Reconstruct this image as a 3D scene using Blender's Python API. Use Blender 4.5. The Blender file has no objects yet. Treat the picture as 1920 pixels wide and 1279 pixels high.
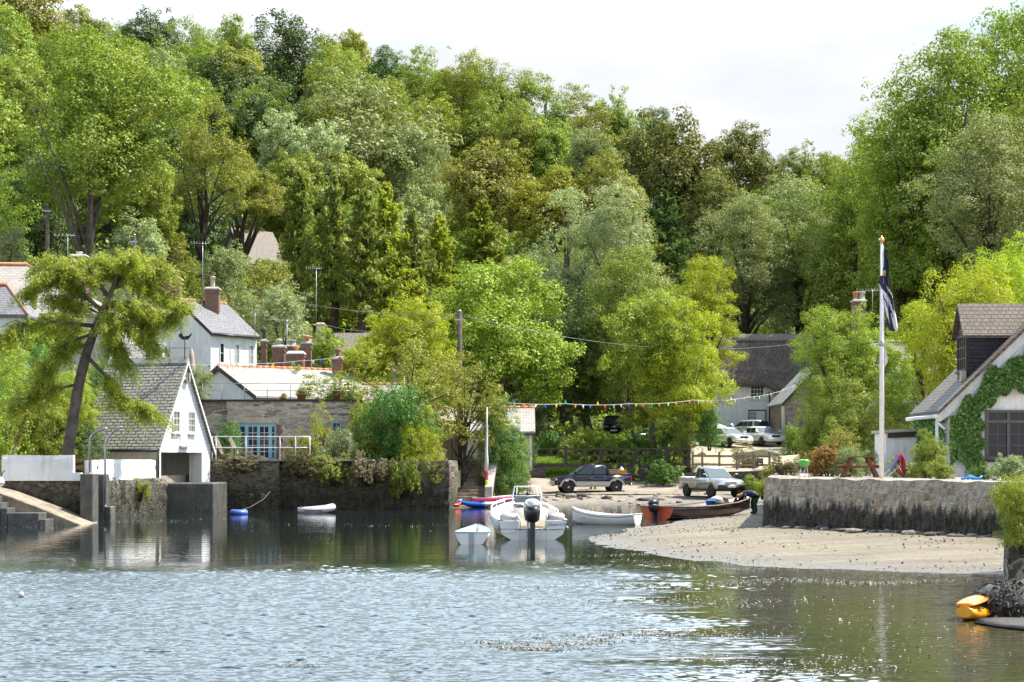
import bpy, bmesh, math, random
import numpy as np
from mathutils import Vector, Matrix, noise as mnoise

random.seed(7)
SC = bpy.context.scene
COL = SC.collection
R = math.radians
F, HC, YH, CX = 3400.0, 2.5, 862.0, 960.0      # focal length (photo pixels), eye height, horizon row, centre column

def at(px, py, D):
    return Vector(((px - CX) / F * D, D, HC - (py - YH) / F * D))

def X_(px, D):
    return (px - CX) / F * D

def Z_(py, D):
    return HC - (py - YH) / F * D

# ------------------------------------------------------------------ mesh builder
class MB:
    def __init__(s):
        s.v, s.f, s.m, s.s = [], [], [], []

    def add(s, vs, fs, mi=0, smooth=False):
        o = len(s.v)
        s.v += [tuple(p) for p in vs]
        for f in fs:
            s.f.append(tuple(i + o for i in f)); s.m.append(mi); s.s.append(smooth)
        return s

    def obox(s, o, ax, ay, az, mi=0):
        o, ax, ay, az = Vector(o), Vector(ax), Vector(ay), Vector(az)
        if ax.cross(ay).dot(az) < 0:
            ax, ay = ay, ax
        vs = [o, o + ax, o + ax + ay, o + ay, o + az, o + ax + az, o + ax + ay + az, o + ay + az]
        return s.add(vs, [(0, 3, 2, 1), (4, 5, 6, 7), (0, 1, 5, 4), (1, 2, 6, 5), (2, 3, 7, 6), (3, 0, 4, 7)], mi)

    def box(s, x0, x1, y0, y1, z0, z1, mi=0):
        return s.obox((x0, y0, z0), (x1 - x0, 0, 0), (0, y1 - y0, 0), (0, 0, z1 - z0), mi)

    def prism(s, pts, d, mi=0):
        """closed polygon pts (3-D) swept by vector d"""
        pts = [Vector(p) for p in pts]; d = Vector(d); n = len(pts)
        nrm = Vector((0, 0, 0))
        for i in range(n):
            nrm += pts[i].cross(pts[(i + 1) % n])
        if nrm.dot(d) < 0:
            pts = pts[::-1]
        vs = pts + [p + d for p in pts]
        fs = [tuple(range(n))[::-1], tuple(range(n, 2 * n))] + [(i, (i + 1) % n, n + (i + 1) % n, n + i) for i in range(n)]
        return s.add(vs, fs, mi)

    def rings(s, rs, closed=True, cap=True, mi=0, smooth=True):
        n = len(rs[0]); vs = [p for r in rs for p in r]; fs = []
        for k in range(len(rs) - 1):
            for i in range(n if closed else n - 1):
                j = (i + 1) % n
                fs.append((k * n + i, k * n + j, (k + 1) * n + j, (k + 1) * n + i))
        o = len(s.v)
        s.add(vs, fs, mi, smooth)
        if cap and closed:
            s.f.append(tuple(o + i for i in range(n))[::-1]); s.m.append(mi); s.s.append(False)
            b = o + (len(rs) - 1) * n
            s.f.append(tuple(b + i for i in range(n))); s.m.append(mi); s.s.append(False)
        return s

    def tube(s, pts, rad, n=8, mi=0, smooth=True, cap=True):
        pts = [Vector(p) for p in pts]
        if not hasattr(rad, '__len__'):
            rad = [rad] * len(pts)
        rs = []; ref = None
        for i, p in enumerate(pts):
            t = (pts[min(i + 1, len(pts) - 1)] - pts[max(i - 1, 0)]).normalized()
            if ref is None:
                ref = Vector((1, 0, 0)) if abs(t.x) < .8 else Vector((0, 1, 0))
            a = (ref - t * ref.dot(t)).normalized(); b = t.cross(a); ref = a
            rs.append([p + (a * math.cos(2 * math.pi * k / n) + b * math.sin(2 * math.pi * k / n)) * rad[i] for k in range(n)])
        return s.rings(rs, True, cap, mi, smooth)

    def lathe(s, prof, c=(0, 0, 0), n=16, mi=0, axis='z', smooth=True):
        c = Vector(c); rs = []
        for r, h in prof:
            ring = []
            for k in range(n):
                a = 2 * math.pi * k / n
                if axis == 'z': ring.append(c + Vector((r * math.cos(a), r * math.sin(a), h)))
                elif axis == 'y': ring.append(c + Vector((r * math.sin(a), h, r * math.cos(a))))
                else: ring.append(c + Vector((h, r * math.cos(a), r * math.sin(a))))
            rs.append(ring)
        return s.rings(rs, True, True, mi, smooth)

    def ell(s, c, rx, ry, rz, n=12, m=8, mi=0):
        rs = []
        for j in range(m + 1):
            th = math.pi * (.02 + .96 * j / m) - math.pi / 2
            rs.append([(c[0] + rx * math.cos(th) * math.cos(2 * math.pi * k / n), c[1] + ry * math.cos(th) * math.sin(2 * math.pi * k / n), c[2] + rz * math.sin(th)) for k in range(n)])
        return s.rings(rs, True, True, mi, True)

    def build(s, name, mats, parent=None, bevel=0, seg=1, loc=None, rotz=0, flip=False):
        me = bpy.data.meshes.new(name)
        me.from_pydata(s.v, [], s.f)
        if not isinstance(mats, (list, tuple)): mats = [mats]
        for m in mats: me.materials.append(m)
        me.polygons.foreach_set('material_index', s.m)
        me.polygons.foreach_set('use_smooth', s.s)
        if bevel > 0:
            bm = bmesh.new(); bm.from_mesh(me)
            bmesh.ops.remove_doubles(bm, verts=bm.verts, dist=1e-5)
            es = [e for e in bm.edges if len(e.link_faces) == 2 and e.calc_face_angle(0) > R(25)]
            bmesh.ops.bevel(bm, geom=es, offset=bevel, segments=seg, affect='EDGES', clamp_overlap=True)
            if seg > 1:
                for f in bm.faces: f.smooth = True
            bm.to_mesh(me); bm.free()
            if seg > 1:
                for p in me.polygons: p.use_smooth = p.area < .02 or p.use_smooth
        uv_planar(me)
        o = bpy.data.objects.new(name, me); COL.objects.link(o)
        if parent: o.parent = parent
        if loc is not None: o.location = loc
        if rotz: o.rotation_euler[2] = rotz
        return o

def uv_planar(me):
    uv = me.uv_layers.new(name='UVMap')
    nl = len(me.loops)
    data = np.zeros((nl, 2), dtype=np.float32)
    co = np.zeros(len(me.vertices) * 3); me.vertices.foreach_get('co', co); co = co.reshape(-1, 3)
    for p in me.polygons:
        n = p.normal
        if abs(n.z) > .995:
            u = Vector((1, 0, 0)); v = Vector((0, 1, 0))
        else:
            u = Vector((-n.y, n.x, 0)).normalized(); v = n.cross(u)
        for li, vi in zip(p.loop_indices, p.vertices):
            c = co[vi]
            data[li, 0] = c[0] * u.x + c[1] * u.y
            data[li, 1] = c[0] * v.x + c[1] * v.y + c[2] * v.z
    uv.data.foreach_set('uv', data.ravel())

def tag(o, label, cat, group=None, kind=None):
    if label: o['label'] = label
    if cat: o['category'] = cat
    if group: o['group'] = group
    if kind: o['kind'] = kind
    return o

def thing(name, label, cat, loc=(0, 0, 0), rotz=0, group=None):
    o = bpy.data.objects.new(name, None); COL.objects.link(o)
    o.empty_display_size = .3
    o.location = loc; o.rotation_euler = (0, 0, rotz)
    return tag(o, label, cat, group)

def dup(root, loc, rotz, label=None, scale=None):
    r = root.copy(); COL.objects.link(r); r.location = loc; r.rotation_euler = (0, 0, rotz)
    if label: r['label'] = label
    if scale: r.scale = scale
    for ch in list(root.children):
        c = ch.copy(); COL.objects.link(c); c.parent = r
        for g in list(ch.children):
            d = g.copy(); COL.objects.link(d); d.parent = c
    return r

def structure(o):
    o['kind'] = 'structure'; return o

# ------------------------------------------------------------------ materials
class NB:
    def __init__(s, mat):
        mat.use_nodes = True
        s.mat = mat; s.nt = mat.node_tree; s.nt.nodes.clear()
        s.out = s.nt.nodes.new('ShaderNodeOutputMaterial')

    def n(s, typ, ins=None, **props):
        nd = s.nt.nodes.new('ShaderNode' + typ)
        for k, v in props.items(): setattr(nd, k, v)
        for k, v in (ins or {}).items():
            if isinstance(v, bpy.types.NodeSocket): s.nt.links.new(v, nd.inputs[k])
            else: nd.inputs[k].default_value = v
        return nd

    def math(s, op, a, b=None, c=None):
        nd = s.nt.nodes.new('ShaderNodeMath'); nd.operation = op
        for i, v in enumerate((a, b, c)):
            if v is None: continue
            if isinstance(v, bpy.types.NodeSocket): s.nt.links.new(v, nd.inputs[i])
            else: nd.inputs[i].default_value = v
        return nd.outputs[0]

    def mix(s, fac, a, b, typ='MIX'):
        nd = s.nt.nodes.new('ShaderNodeMix'); nd.data_type = 'RGBA'; nd.blend_type = typ
        for i, v in ((0, fac), (6, a), (7, b)):
            if isinstance(v, bpy.types.NodeSocket): s.nt.links.new(v, nd.inputs[i])
            elif i == 0: nd.inputs[0].default_value = v
            else: nd.inputs[i].default_value = (*v, 1) if len(v) == 3 else v
        return nd.outputs[2]

    def ramp(s, fac, stops):
        nd = s.nt.nodes.new('ShaderNodeValToRGB')
        els = nd.color_ramp.elements
        while len(els) < len(stops): els.new(.5)
        for e, (p, c) in zip(els, stops):
            e.position = p; e.color = (*c, 1) if hasattr(c, '__len__') else (c, c, c, 1)
        s.nt.links.new(fac, nd.inputs[0])
        return nd.outputs[0]

    def coord(s, which='Object', scale=(1, 1, 1)):
        tc = s.nt.nodes.new('ShaderNodeTexCoord')
        mp = s.n('Mapping', {'Vector': tc.outputs[which], 'Scale': scale})
        return mp.outputs[0]

    def noise(s, vec, scale, detail=5, rough=.55, dist=0):
        return s.n('TexNoise', {'Vector': vec, 'Scale': scale, 'Detail': detail, 'Roughness': rough, 'Distortion': dist}).outputs['Fac']

    def bump(s, h, strength=.5, dist=.02, nrm=None):
        ins = {'Height': h, 'Strength': strength, 'Distance': dist}
        if nrm is not None: ins['Normal'] = nrm
        return s.n('Bump', ins).outputs[0]

    def pbsdf(s, col, rough=.6, nrm=None, metal=0, spec=.5, coat=0, trans=0, ior=1.5):
        ins = {'Base Color': col if isinstance(col, bpy.types.NodeSocket) else (*col, 1), 'Roughness': rough, 'Metallic': metal, 'Specular IOR Level': spec, 'Coat Weight': coat, 'Transmission Weight': trans, 'IOR': ior}
        if nrm is not None: ins['Normal'] = nrm
        p = s.n('BsdfPrincipled', ins)
        s.nt.links.new(p.outputs[0], s.out.inputs[0])
        return p

MATS = {}
def new(name):
    m = bpy.data.materials.new(name); MATS[name] = m
    return NB(m)

def basic(name, col, rough=.6, col2=None, scale=5, metal=0, bump=0, bscale=30, coat=0, spec=.5, lo=.35, hi=.65, bdist=.02, grime=None):
    b = new(name); co = b.coord('Object')
    c = col
    c2 = col2 or tuple(x * .82 for x in col)
    nz = b.noise(co, scale)
    c = b.mix(b.ramp(nz, [(lo, 0), (hi, 1)]), col, c2)
    if grime:            # rain streaks and algae run down the wall
        c = b.mix(b.ramp(b.noise(b.coord('Object', (2.6, 2.6, .35)), 1.7, 8, .72), [(.50, 0), (.72, .75)]), c, grime)
        c = b.mix(b.ramp(b.noise(co, 22, 4, .7), [(.60, 0), (.72, .6)]), c, tuple(x * .7 for x in grime))
    nr = None
    if bump: nr = b.bump(b.noise(co, bscale, 6), bump, bdist)
    b.pbsdf(c, rough, nr, metal, spec, coat)
    return b.mat

def slate(name, c1, c2, cm, bw=.3, bh=.2, moss=None, rough=.7, gap=.012):
    b = new(name); uv = b.coord('UV')
    br = b.n('TexBrick', {'Vector': uv, 'Color1': (*c1, 1), 'Color2': (*c2, 1), 'Mortar': (*cm, 1), 'Scale': 1.0, 'Mortar Size': gap, 'Mortar Smooth': .3, 'Bias': 0, 'Brick Width': bw, 'Row Height': bh})
    oc = b.coord('Object')
    c = b.mix(b.ramp(b.noise(oc, 1.1, 6, .65), [(.35, 0), (.7, .55)]), br.outputs[0], tuple(x * .6 for x in c2))
    c = b.mix(b.ramp(b.noise(oc, 9, 4), [(.45, 0), (.7, .5)]), c, tuple(min(1, x * 1.35) for x in c1))
    if moss: c = b.mix(b.ramp(b.noise(oc, 2.3, 7, .7), [(.52, 0), (.66, .8)]), c, moss)
    sep = b.n('SeparateXYZ', {0: uv})
    fr = b.math('FRACT', b.math('DIVIDE', sep.outputs[1], bh))
    h = b.math('SUBTRACT', b.math('MULTIPLY', b.math('SUBTRACT', 1.0, fr), .8), br.outputs['Fac'])
    h = b.math('ADD', h, b.math('MULTIPLY', b.noise(oc, 14, 3), .35))
    b.pbsdf(c, rough, b.bump(h, .9, .035), 0, .35)
    return b.mat

def rubble(name, stops, mortar, sx=2.0, sy=4.6, edge=.035, bump=.8, stain=None, rough=.85, streak=None):
    b = new(name); uv = b.coord('UV', (sx, sy, 1)); oc = b.coord('Object')
    wob = b.n('TexNoise', {'Vector': uv, 'Scale': 1.1, 'Detail': 3.0})
    v = b.n('VectorMath', {0: uv, 1: wob.outputs['Color']}, operation='ADD').outputs[0]
    vo = b.n('TexVoronoi', {'Vector': v, 'Scale': 1.0, 'Randomness': .9}, voronoi_dimensions='2D')
    ve = b.n('TexVoronoi', {'Vector': v, 'Scale': 1.0, 'Randomness': .9}, voronoi_dimensions='2D', feature='DISTANCE_TO_EDGE')
    sepc = b.n('SeparateColor', {0: vo.outputs['Color']})
    c = b.ramp(sepc.outputs[0], stops)
    c = b.mix(b.ramp(b.noise(oc, 7, 6, .65), [(.35, 0), (.7, .5)]), c, tuple(x * .55 for x in stops[0][1]))
    em = b.ramp(ve.outputs['Distance'], [(edge * .4, 0), (edge * 2.2, 1)])
    c = b.mix(em, mortar, c)
    if stain:            # weathering by height above the water (tide mark)
        z0, z1, dark, green = stain
        ps = b.n('SeparateXYZ', {0: b.n('NewGeometry').outputs['Position']})
        zz = b.math('ADD', ps.outputs[2], b.math('MULTIPLY', b.math('SUBTRACT', b.noise(b.coord('Object', (2.2, 2.2, .25)), 1.4, 6, .7), .5), 1.5))
        k = b.n('MapRange', {0: zz, 1: z0, 2: z1, 3: 1.0, 4: 0.0}).outputs[0]
        dk = b.mix(b.ramp(b.noise(b.coord('Object', (3, 3, .8)), 2.2, 7, .7), [(.4, 0), (.65, 1)]), dark, green)
        c = b.mix(k, c, dk)
    h = b.math('ADD', em, b.math('MULTIPLY', b.noise(oc, 10, 6, .6), 1.0))
    b.pbsdf(c, rough, b.bump(h, bump, .05), 0, .3)
    return b.mat

def leafmat(name, c1, c2, c3=None, tr=.33, gloss=.02, var=.25):
    """leaf colours differ leaf by leaf (random per island) and a little tree by tree"""
    b = new(name)
    g = b.n('NewGeometry'); oi = b.n('ObjectInfo')
    rnd = g.outputs['Random Per Island']
    stops = [(0, c1), (.6, c2)] + ([(.93, c3), (1, c3)] if c3 else [(1, tuple(x * 1.25 for x in c2))])
    c = b.ramp(rnd, stops)
    pn = b.noise(b.coord('Object'), 1.6, 3)
    val = b.math('ADD', b.math('MULTIPLY', b.math('ADD', oi.outputs['Random'], pn), var), 1 - var)
    hs = b.n('HueSaturation', {'Hue': b.math('ADD', .5, b.math('MULTIPLY', b.math('SUBTRACT', oi.outputs['Random'], .5), .03)), 'Saturation': 1.0, 'Value': val, 'Color': c})
    col = hs.outputs[0]
    d = b.n('BsdfDiffuse', {'Color': col})
    t = b.n('BsdfTranslucent', {'Color': b.mix(1.0, col, (1.0, 1.12, .55), 'MULTIPLY')})
    m1 = b.n('MixShader', {0: tr, 1: d.outputs[0], 2: t.outputs[0]})
    gl = b.n('BsdfGlossy', {'Color': (1, 1, 1, 1), 'Roughness': .5})
    m2 = b.n('MixShader', {0: gloss, 1: m1.outputs[0], 2: gl.outputs[0]})
    b.nt.links.new(m2.outputs[0], b.out.inputs[0])
    return b.mat

leafmat('leaf_mid', (0.154, 0.215, 0.030),(0.261, 0.332, 0.044),(0.402, 0.429, 0.086))
leafmat('leaf_bright', (0.195, 0.270, 0.026),(0.308, 0.385, 0.042),(0.474, 0.506, 0.098))
leafmat('leaf_pale', (0.213, 0.247, 0.093),(0.308, 0.339, 0.126),(0.450, 0.471, 0.229))
leafmat('leaf_silver', (0.260, 0.304, 0.130),(0.379, 0.420, 0.200),(0.562, 0.588, 0.359))
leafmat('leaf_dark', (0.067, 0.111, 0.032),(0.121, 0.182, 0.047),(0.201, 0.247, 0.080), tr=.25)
leafmat('leaf_olive', (0.201, 0.227, 0.037),(0.315, 0.332, 0.056),(0.442, 0.416, 0.099))
leafmat('leaf_lime', (0.261, 0.352, 0.021),(0.408, 0.484, 0.031),(0.567, 0.528, 0.052), tr=.45)
leafmat('leaf_gold', (.22,.22,.025),(.33,.31,.035),(.42,.38,.05))
leafmat('leaf_brown', (0.118, 0.135, 0.031),(0.181, 0.189, 0.041),(0.264, 0.243, 0.058), tr=.25)
leafmat('leaf_larch', (.25,.30,.03),(.40,.44,.05),(.5,.5,.09), tr=.5)
leafmat('leaf_conifer', (0.167, 0.213, 0.045),(0.283, 0.325, 0.071),(0.412, 0.413, 0.107), tr=.35)
leafmat('leaf_ivy', (0.058, 0.150, 0.021),(0.109, 0.250, 0.036),(0.219, 0.338, 0.071), tr=.3, gloss=.03)
leafmat('leaf_red', (0.225, 0.106, 0.037), (0.325, 0.200, 0.050), (0.425, 0.300, 0.100))
leafmat('leaf_dry', (.13,.12,.05),(.20,.175,.08),(.28,.22,.12))
leafmat('leaf_flower', (0.163, 0.237, 0.062), (0.250, 0.312, 0.100), (.48, .48, .40))
leafmat('grass_blade', (.16, .26, .02), (.28, .38, .03), (.34, .42, .06), tr=.5)

basic('bark', (.10, .075, .052), .9, (.045, .034, .026), 3, bump=.8, bscale=9, bdist=.06)
basic('bark_grey', (.17, .14, .115), .9, (.085, .068, .055), 3, bump=.8, bscale=9, bdist=.06)
basic('white_render', (.80, .80, .79), .8, (.70, .70, .68), 1.3, bump=.35, bscale=14, grime=(.46, .45, .40))
basic('white_wash', (.84, .84, .83), .8, (.74, .74, .72), 1.7, bump=.9, bscale=5, bdist=.05, grime=(.50, .49, .43))
basic('cream_render', (.60, .56, .49), .85, (.46, .42, .36), 1.2, bump=.3, grime=(.28, .26, .20))
basic('white_paint', (.80, .80, .78), .5, (.70, .69, .66), 6)
basic('white_gel', (.80, .79, .76), .22, (.74, .73, .69), 2, coat=.3)
basic('grey_gel', (.42, .43, .45), .35)
basic('cream_vinyl', (.72, .67, .56), .5)
basic('black_wood', (.022, .020, .019), .7, (.035, .03, .027), 9)
basic('dark_wood', (.050, .038, .028), .85, (.085, .066, .05), 4, bump=.5, bscale=18)
basic('grey_wood', (.27, .22, .165), .85, (.16, .125, .09), 5, bump=.5, bscale=18)
basic('red_wood', (.25, .105, .050), .75, (.17, .07, .035), 5, bump=.4)
basic('pale_wood', (.38, .32, .25), .8, (.26, .21, .15), 5, bump=.4)
basic('galv', (.42, .44, .45), .4, (.33, .34, .35), 9, metal=.7)
basic('steel', (.62, .63, .64), .28, metal=.9)
basic('white_metal', (.78, .79, .80), .35)
basic('brass', (.75, .42, .13), .3, metal=.9)
basic('terracotta', (.52, .22, .10), .8, (.40, .16, .075), 4, bump=.3)
basic('brick_stack', (.24, .13, .095), .9, (.15, .085, .065), 6, bump=.5, bscale=25)
basic('cement', (.44, .42, .38), .9, (.30, .28, .25), 3, bump=.4, bscale=18)
basic('cement_wet', (.12, .112, .095), .6, (.055, .055, .046), 2.2, bump=.8, bscale=9, grime=(.03, .034, .022), bdist=.05)
basic('cement_dark', (.032, .034, .031), .5, (.016, .020, .017), 2.2, bump=.6, bscale=12)
basic('ramp_stone', (.34, .275, .195), .85, (.17, .14, .10), 2.5, bump=.6, bscale=14)
basic('rubber', (.020, .020, .021), .75)
basic('black_plastic', (.018, .018, .020), .35)
basic('chrome', (.75, .75, .76), .12, metal=1)
basic('navy_paint', (.008, .010, .032), .18, (.007, .009, .028), 3, coat=.8)
basic('silver_paint', (.56, .56, .54), .28, (.52, .52, .50), 3, metal=.35, coat=.6)
basic('beige_paint', (.50, .49, .43), .3, (.46, .45, .40), 3, metal=.2, coat=.5)
basic('white_car', (.72, .73, .72), .2, coat=.8)
basic('dark_car', (.012, .013, .020), .2, coat=.8)
basic('red_plastic', (.60, .045, .025), .35)
basic('orange_paint', (.62, .10, .025), .4, (.50, .075, .02), 4)
basic('maroon_paint', (.040, .012, .013), .35, (.025, .010, .010), 3, coat=.2)
basic('antifoul', (.030, .016, .018), .6, (.055, .02, .018), 2)
basic('blue_plastic', (.02, .11, .62), .32)
basic('blue_bright', (.03, .25, .85), .4)
basic('lightblue_plastic', (.22, .45, .62), .4)
basic('blue_rubber', (.10, .18, .62), .35)
basic('pink_plastic', (.72, .08, .20), .4)
basic('yellow_kayak', (.80, .34, .010), .3)
basic('orange_kayak', (.75, .25, .01), .3)
basic('yellow_vis', (.75, .85, .03), .6)
basic('green_enamel', (.10, .42, .04), .25)
basic('grey_pvc', (.62, .60, .60), .5)
basic('dark_pvc', (.18, .18, .19), .5)
basic('sail_white', (.80, .80, .78), .7)
basic('door_blue', (.28, .50, .58), .5)
basic('oak_frame', (.13, .115, .105), .7, (.09, .08, .072), 6)
basic('lintel', (.50, .44, .34), .85, (.38, .33, .25), 4, bump=.3)
basic('gravel', (.36, .31, .245), .95, (.25, .215, .17), 1.2, bump=.8, bscale=9)
basic('wet_gravel', (.085, .073, .055), .7, (.045, .038, .03), 9, bump=1, bscale=26, bdist=.06)
basic('track', (.50, .41, .29), .95, (.38, .31, .22), .8, bump=.5, bscale=7)
basic('lawn', (.15, .27, .015), .9, (.24, .36, .02), .9, bump=.6, bscale=20)
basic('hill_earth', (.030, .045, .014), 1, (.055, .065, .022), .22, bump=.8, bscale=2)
basic('rock', (.15, .135, .115), .9, (.06, .056, .050), 2.5, bump=.9, bscale=7, bdist=.06)
basic('rock_pale', (.36, .32, .27), .9, (.2, .18, .15), 2.5, bump=.9, bscale=7, bdist=.06)
basic('weed_dark', (.016, .014, .010), .55, (.035, .030, .018), 6, bump=1, bscale=22, bdist=.05)
basic('foam', (.46, .42, .34), .5, (.10, .08, .04), 30, lo=.38, hi=.52)  # pale tone also paints sun sparkle onto the drifting flecks
basic('skin', (.52, .29, .20), .55)
basic('hair_fair', (.42, .25, .10), .8, (.30, .17, .07), 20)
basic('hair_brown', (.22, .10, .05), .8)
basic('navy_cloth', (.040, .035, .085), .9, (.03, .026, .065), 8)
basic('green_waders', (.035, .080, .062), .6, (.026, .06, .048), 5)
basic('yellow_oilskin', (.62, .38, .03), .6, (.50, .29, .02), 5)
basic('grey_cloth', (.25, .25, .26), .9)
basic('orange_glove', (.85, .32, .03), .6)
basic('red_towel', (.48, .035, .04), .9, (.30, .03, .05), 9)
basic('blue_towel', (.14, .15, .32), .9)
basic('flag_blue', (.025, .028, .075), .8)
basic('flag_white', (.70, .70, .72), .8)
basic('flag_gold', (.62, .45, .05), .7)
basic('flag_pink', (.62, .48, .55), .8)
basic('canvas_beige', (.44, .33, .25), .9, (.36, .27, .2), 4)
basic('canvas_white', (.82, .82, .80), .8)
basic('cardboard', (.42, .29, .20), .85, (.34, .23, .15), 5)
basic('yellow_crate', (.75, .40, .02), .4)
basic('lens', (.72, .74, .76), .12, coat=.6)
basic('lens_red', (.55, .03, .02), .2, coat=.6)
basic('lens_amber', (.7, .25, .02), .2, coat=.6)
basic('num_plate', (.72, .70, .62), .5)
basic('sign_black', (.018, .018, .018), .6)
basic('lettering_blue', (.15, .17, .26), .6)
basic('wire', (.16, .17, .18), .5)
for nm, c in dict(red=(.72, .03, .04), orange=(.80, .25, .03), yellow=(.85, .55, .02), green=(.03, .42, .20), blue=(.03, .14, .62), white=(.82, .82, .82)).items():
    basic('pennant_' + nm, c, .75)

def glass(name, tint, rough=.04):
    b = new(name); b.pbsdf(tint, rough, None, 0, .3, .0); return b.mat
glass('glass_dark', (.012, .014, .018))
glass('glass_car', (.035, .045, .05))
glass('glass_blue', (.02, .03, .055))
glass('glass_screen', (.13, .17, .18), .08)
glass('glass_net', (.30, .31, .32), .2)

slate('slate_grey', (.235, .230, .240), (.175, .175, .185), (.10, .10, .10), .30, .21)
slate('slate_pale', (.42, .385, .345), (.34, .31, .28), (.26, .23, .20), .33, .2, (.36, .31, .22))
slate('slate_boat', (.40, .385, .33), (.27, .26, .225), (.03, .03, .028), .40, .17, (.18, .18, .08), gap=.035)
slate('slate_scantle', (.36, .35, .34), (.22, .215, .21), (.05, .05, .05), .35, .2, None, gap=.03)
slate('shingle_brown', (.17, .133, .106), (.115, .09, .072), (.025, .02, .017), .24, .19, (.14, .135, .07), gap=.016)
slate('slate_green', (.34, .36, .33), (.28, .30, .28), (.16, .17, .16), .4, .3)
slate('slate_hung', (.040, .037, .037), (.028, .027, .028), (.010, .010, .010), .22, .16)

rubble('stone_house', [(0, (.16, .13, .105)), (.25, (.46, .40, .33)), (.5, (.66, .58, .49)), (.7, (.24, .21, .19)), (.85, (.50, .30, .19)), (1, (.72, .65, .55))], (.58, .52, .44), 1.7, 6.4, .06)
rubble('stone_wall', [(0, (.13, .11, .09)), (.5, (.22, .19, .155)), (1, (.29, .25, .2))], (.13, .115, .095), 1.6, 3.6)
rubble('stone_cottage', [(0, (.22, .17, .13)), (.5, (.36, .30, .24)), (1, (.45, .38, .31))], (.36, .31, .26), 2.2, 4.4)
rubble('sea_wall', [(0, (.20, .17, .135)), (.4, (.36, .315, .25)), (.7, (.48, .43, .35)), (.85, (.40, .29, .17)), (1, (.29, .265, .23))], (.45, .40, .32), 1.9, 3.6, .05, 1.0, (.95, 1.20, (.016, .014, .011), (.085, .072, .05)))
rubble('quay_wall', [(0, (.12, .10, .075)), (.5, (.19, .16, .12)), (1, (.25, .21, .16))], (.09, .08, .06), 1.4, 2.2, .05, 1.0, (.7, 1.8, (.030, .028, .021), (.080, .072, .040)))
rubble('quay_wall_high', [(0, (.17, .14, .10)), (.5, (.24, .205, .15)), (1, (.30, .25, .18))], (.12, .105, .075), 1.4, 2.2, .05, 1.0, (.5, 2.1, (.032, .029, .023), (.085, .074, .044)))
rubble('near_wall', [(0, (.045, .046, .05)), (.5, (.075, .074, .076)), (1, (.11, .105, .10))], (.33, .285, .215), 3.2, 3.2, .10, 1.0)
rubble('bridge_stone', [(0, (.07, .065, .058)), (.5, (.115, .105, .095)), (1, (.16, .145, .13))], (.07, .064, .056), 1.8, 4.0)

def shiplap(name, col, col2, row=.17):
    b = new(name); uv = b.coord('UV'); oc = b.coord('Object')
    sep = b.n('SeparateXYZ', {0: uv})
    fr = b.math('FRACT', b.math('DIVIDE', sep.outputs[1], row))
    c = b.mix(b.ramp(b.noise(oc, 1.4, 7, .7), [(.5, 0), (.75, .6)]), col, col2)
    c = b.mix(b.ramp(fr, [(.0, 1), (.08, 0)]), c, tuple(x * .35 for x in col))
    b.pbsdf(c, .6, b.bump(b.math('SUBTRACT', 1.0, fr), .8, .03), 0, .4)
shiplap('shiplap_white', (.76, .76, .75), (.50, .50, .47))
shiplap('boards_grey', (.25, .215, .18), (.15, .13, .11), .3)

def thatch(name, c1, c2, c3):
    b = new(name); uv = b.coord('UV', (5, 1.1, 1)); oc = b.coord('Object')
    c = b.mix(b.ramp(b.noise(uv, 2.0, 7, .7), [(.35, 0), (.65, 1)]), c1, c2)
    c = b.mix(b.ramp(b.noise(oc, .8, 5, .6), [(.5, 0), (.75, .7)]), c, c3)
    b.pbsdf(c, .95, b.bump(b.noise(uv, 4, 7, .7), 1.0, .08), 0, .15)
thatch('thatch_dark', (.05, .040, .033), (.22, .18, .148), (.27, .225, .19))
thatch('thatch_grey', (.19, .165, .14), (.32, .28, .24), (.26, .22, .18))

def sandmat():
    b = new('sand'); oc = b.coord('Object')
    pos = b.n('SeparateXYZ', {0: b.n('NewGeometry').outputs['Position']})
    big = b.noise(b.coord('Object', (.5, 1.5, 1)), .5, 8, .68); fine = b.noise(oc, 14, 6, .7)
    c = b.mix(b.ramp(big, [(.35, 0), (.65, 1)]), (.27, .226, .150), (.15, .126, .084))
    c = b.mix(b.ramp(fine, [(.5, 0), (.66, .75)]), c, (.12, .10, .07))
    c = b.mix(b.ramp(b.noise(b.coord('Object', (.35, 1.6, 1)), 1.1, 6, .7), [(.5, 0), (.66, .75)]), c, (.155, .13, .09))
    stn = b.n('MapRange', {0: b.math('ADD', pos.outputs[1], b.math('MULTIPLY', big, 12)), 1: 92.0, 2: 104.0}).outputs[0]
    vo = b.n('TexVoronoi', {'Vector': oc, 'Scale': 4.5})
    peb = b.mix(b.ramp(b.n('SeparateColor', {0: vo.outputs['Color']}).outputs[0], [(0, 0), (1, 1)]), (.13, .115, .095), (.38, .335, .28))
    c = b.mix(b.math('MULTIPLY', stn, .75), c, peb)
    wet = b.n('MapRange', {0: b.math('ADD', pos.outputs[2], b.math('MULTIPLY', b.noise(oc, 2, 5), .07)), 1: .02, 2: .20, 3: .8, 4: 0.0}).outputs[0]
    c = b.mix(wet, c, (.10, .082, .055))
    rr = b.math('SUBTRACT', .92, b.math('MULTIPLY', wet, .55))
    p = b.pbsdf(c, .9, b.bump(b.math('ADD', b.math('MULTIPLY', fine, .5), vo.outputs['Distance']), .8, .05), 0, .35)
    b.nt.links.new(rr, p.inputs['Roughness'])
sandmat()

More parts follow.
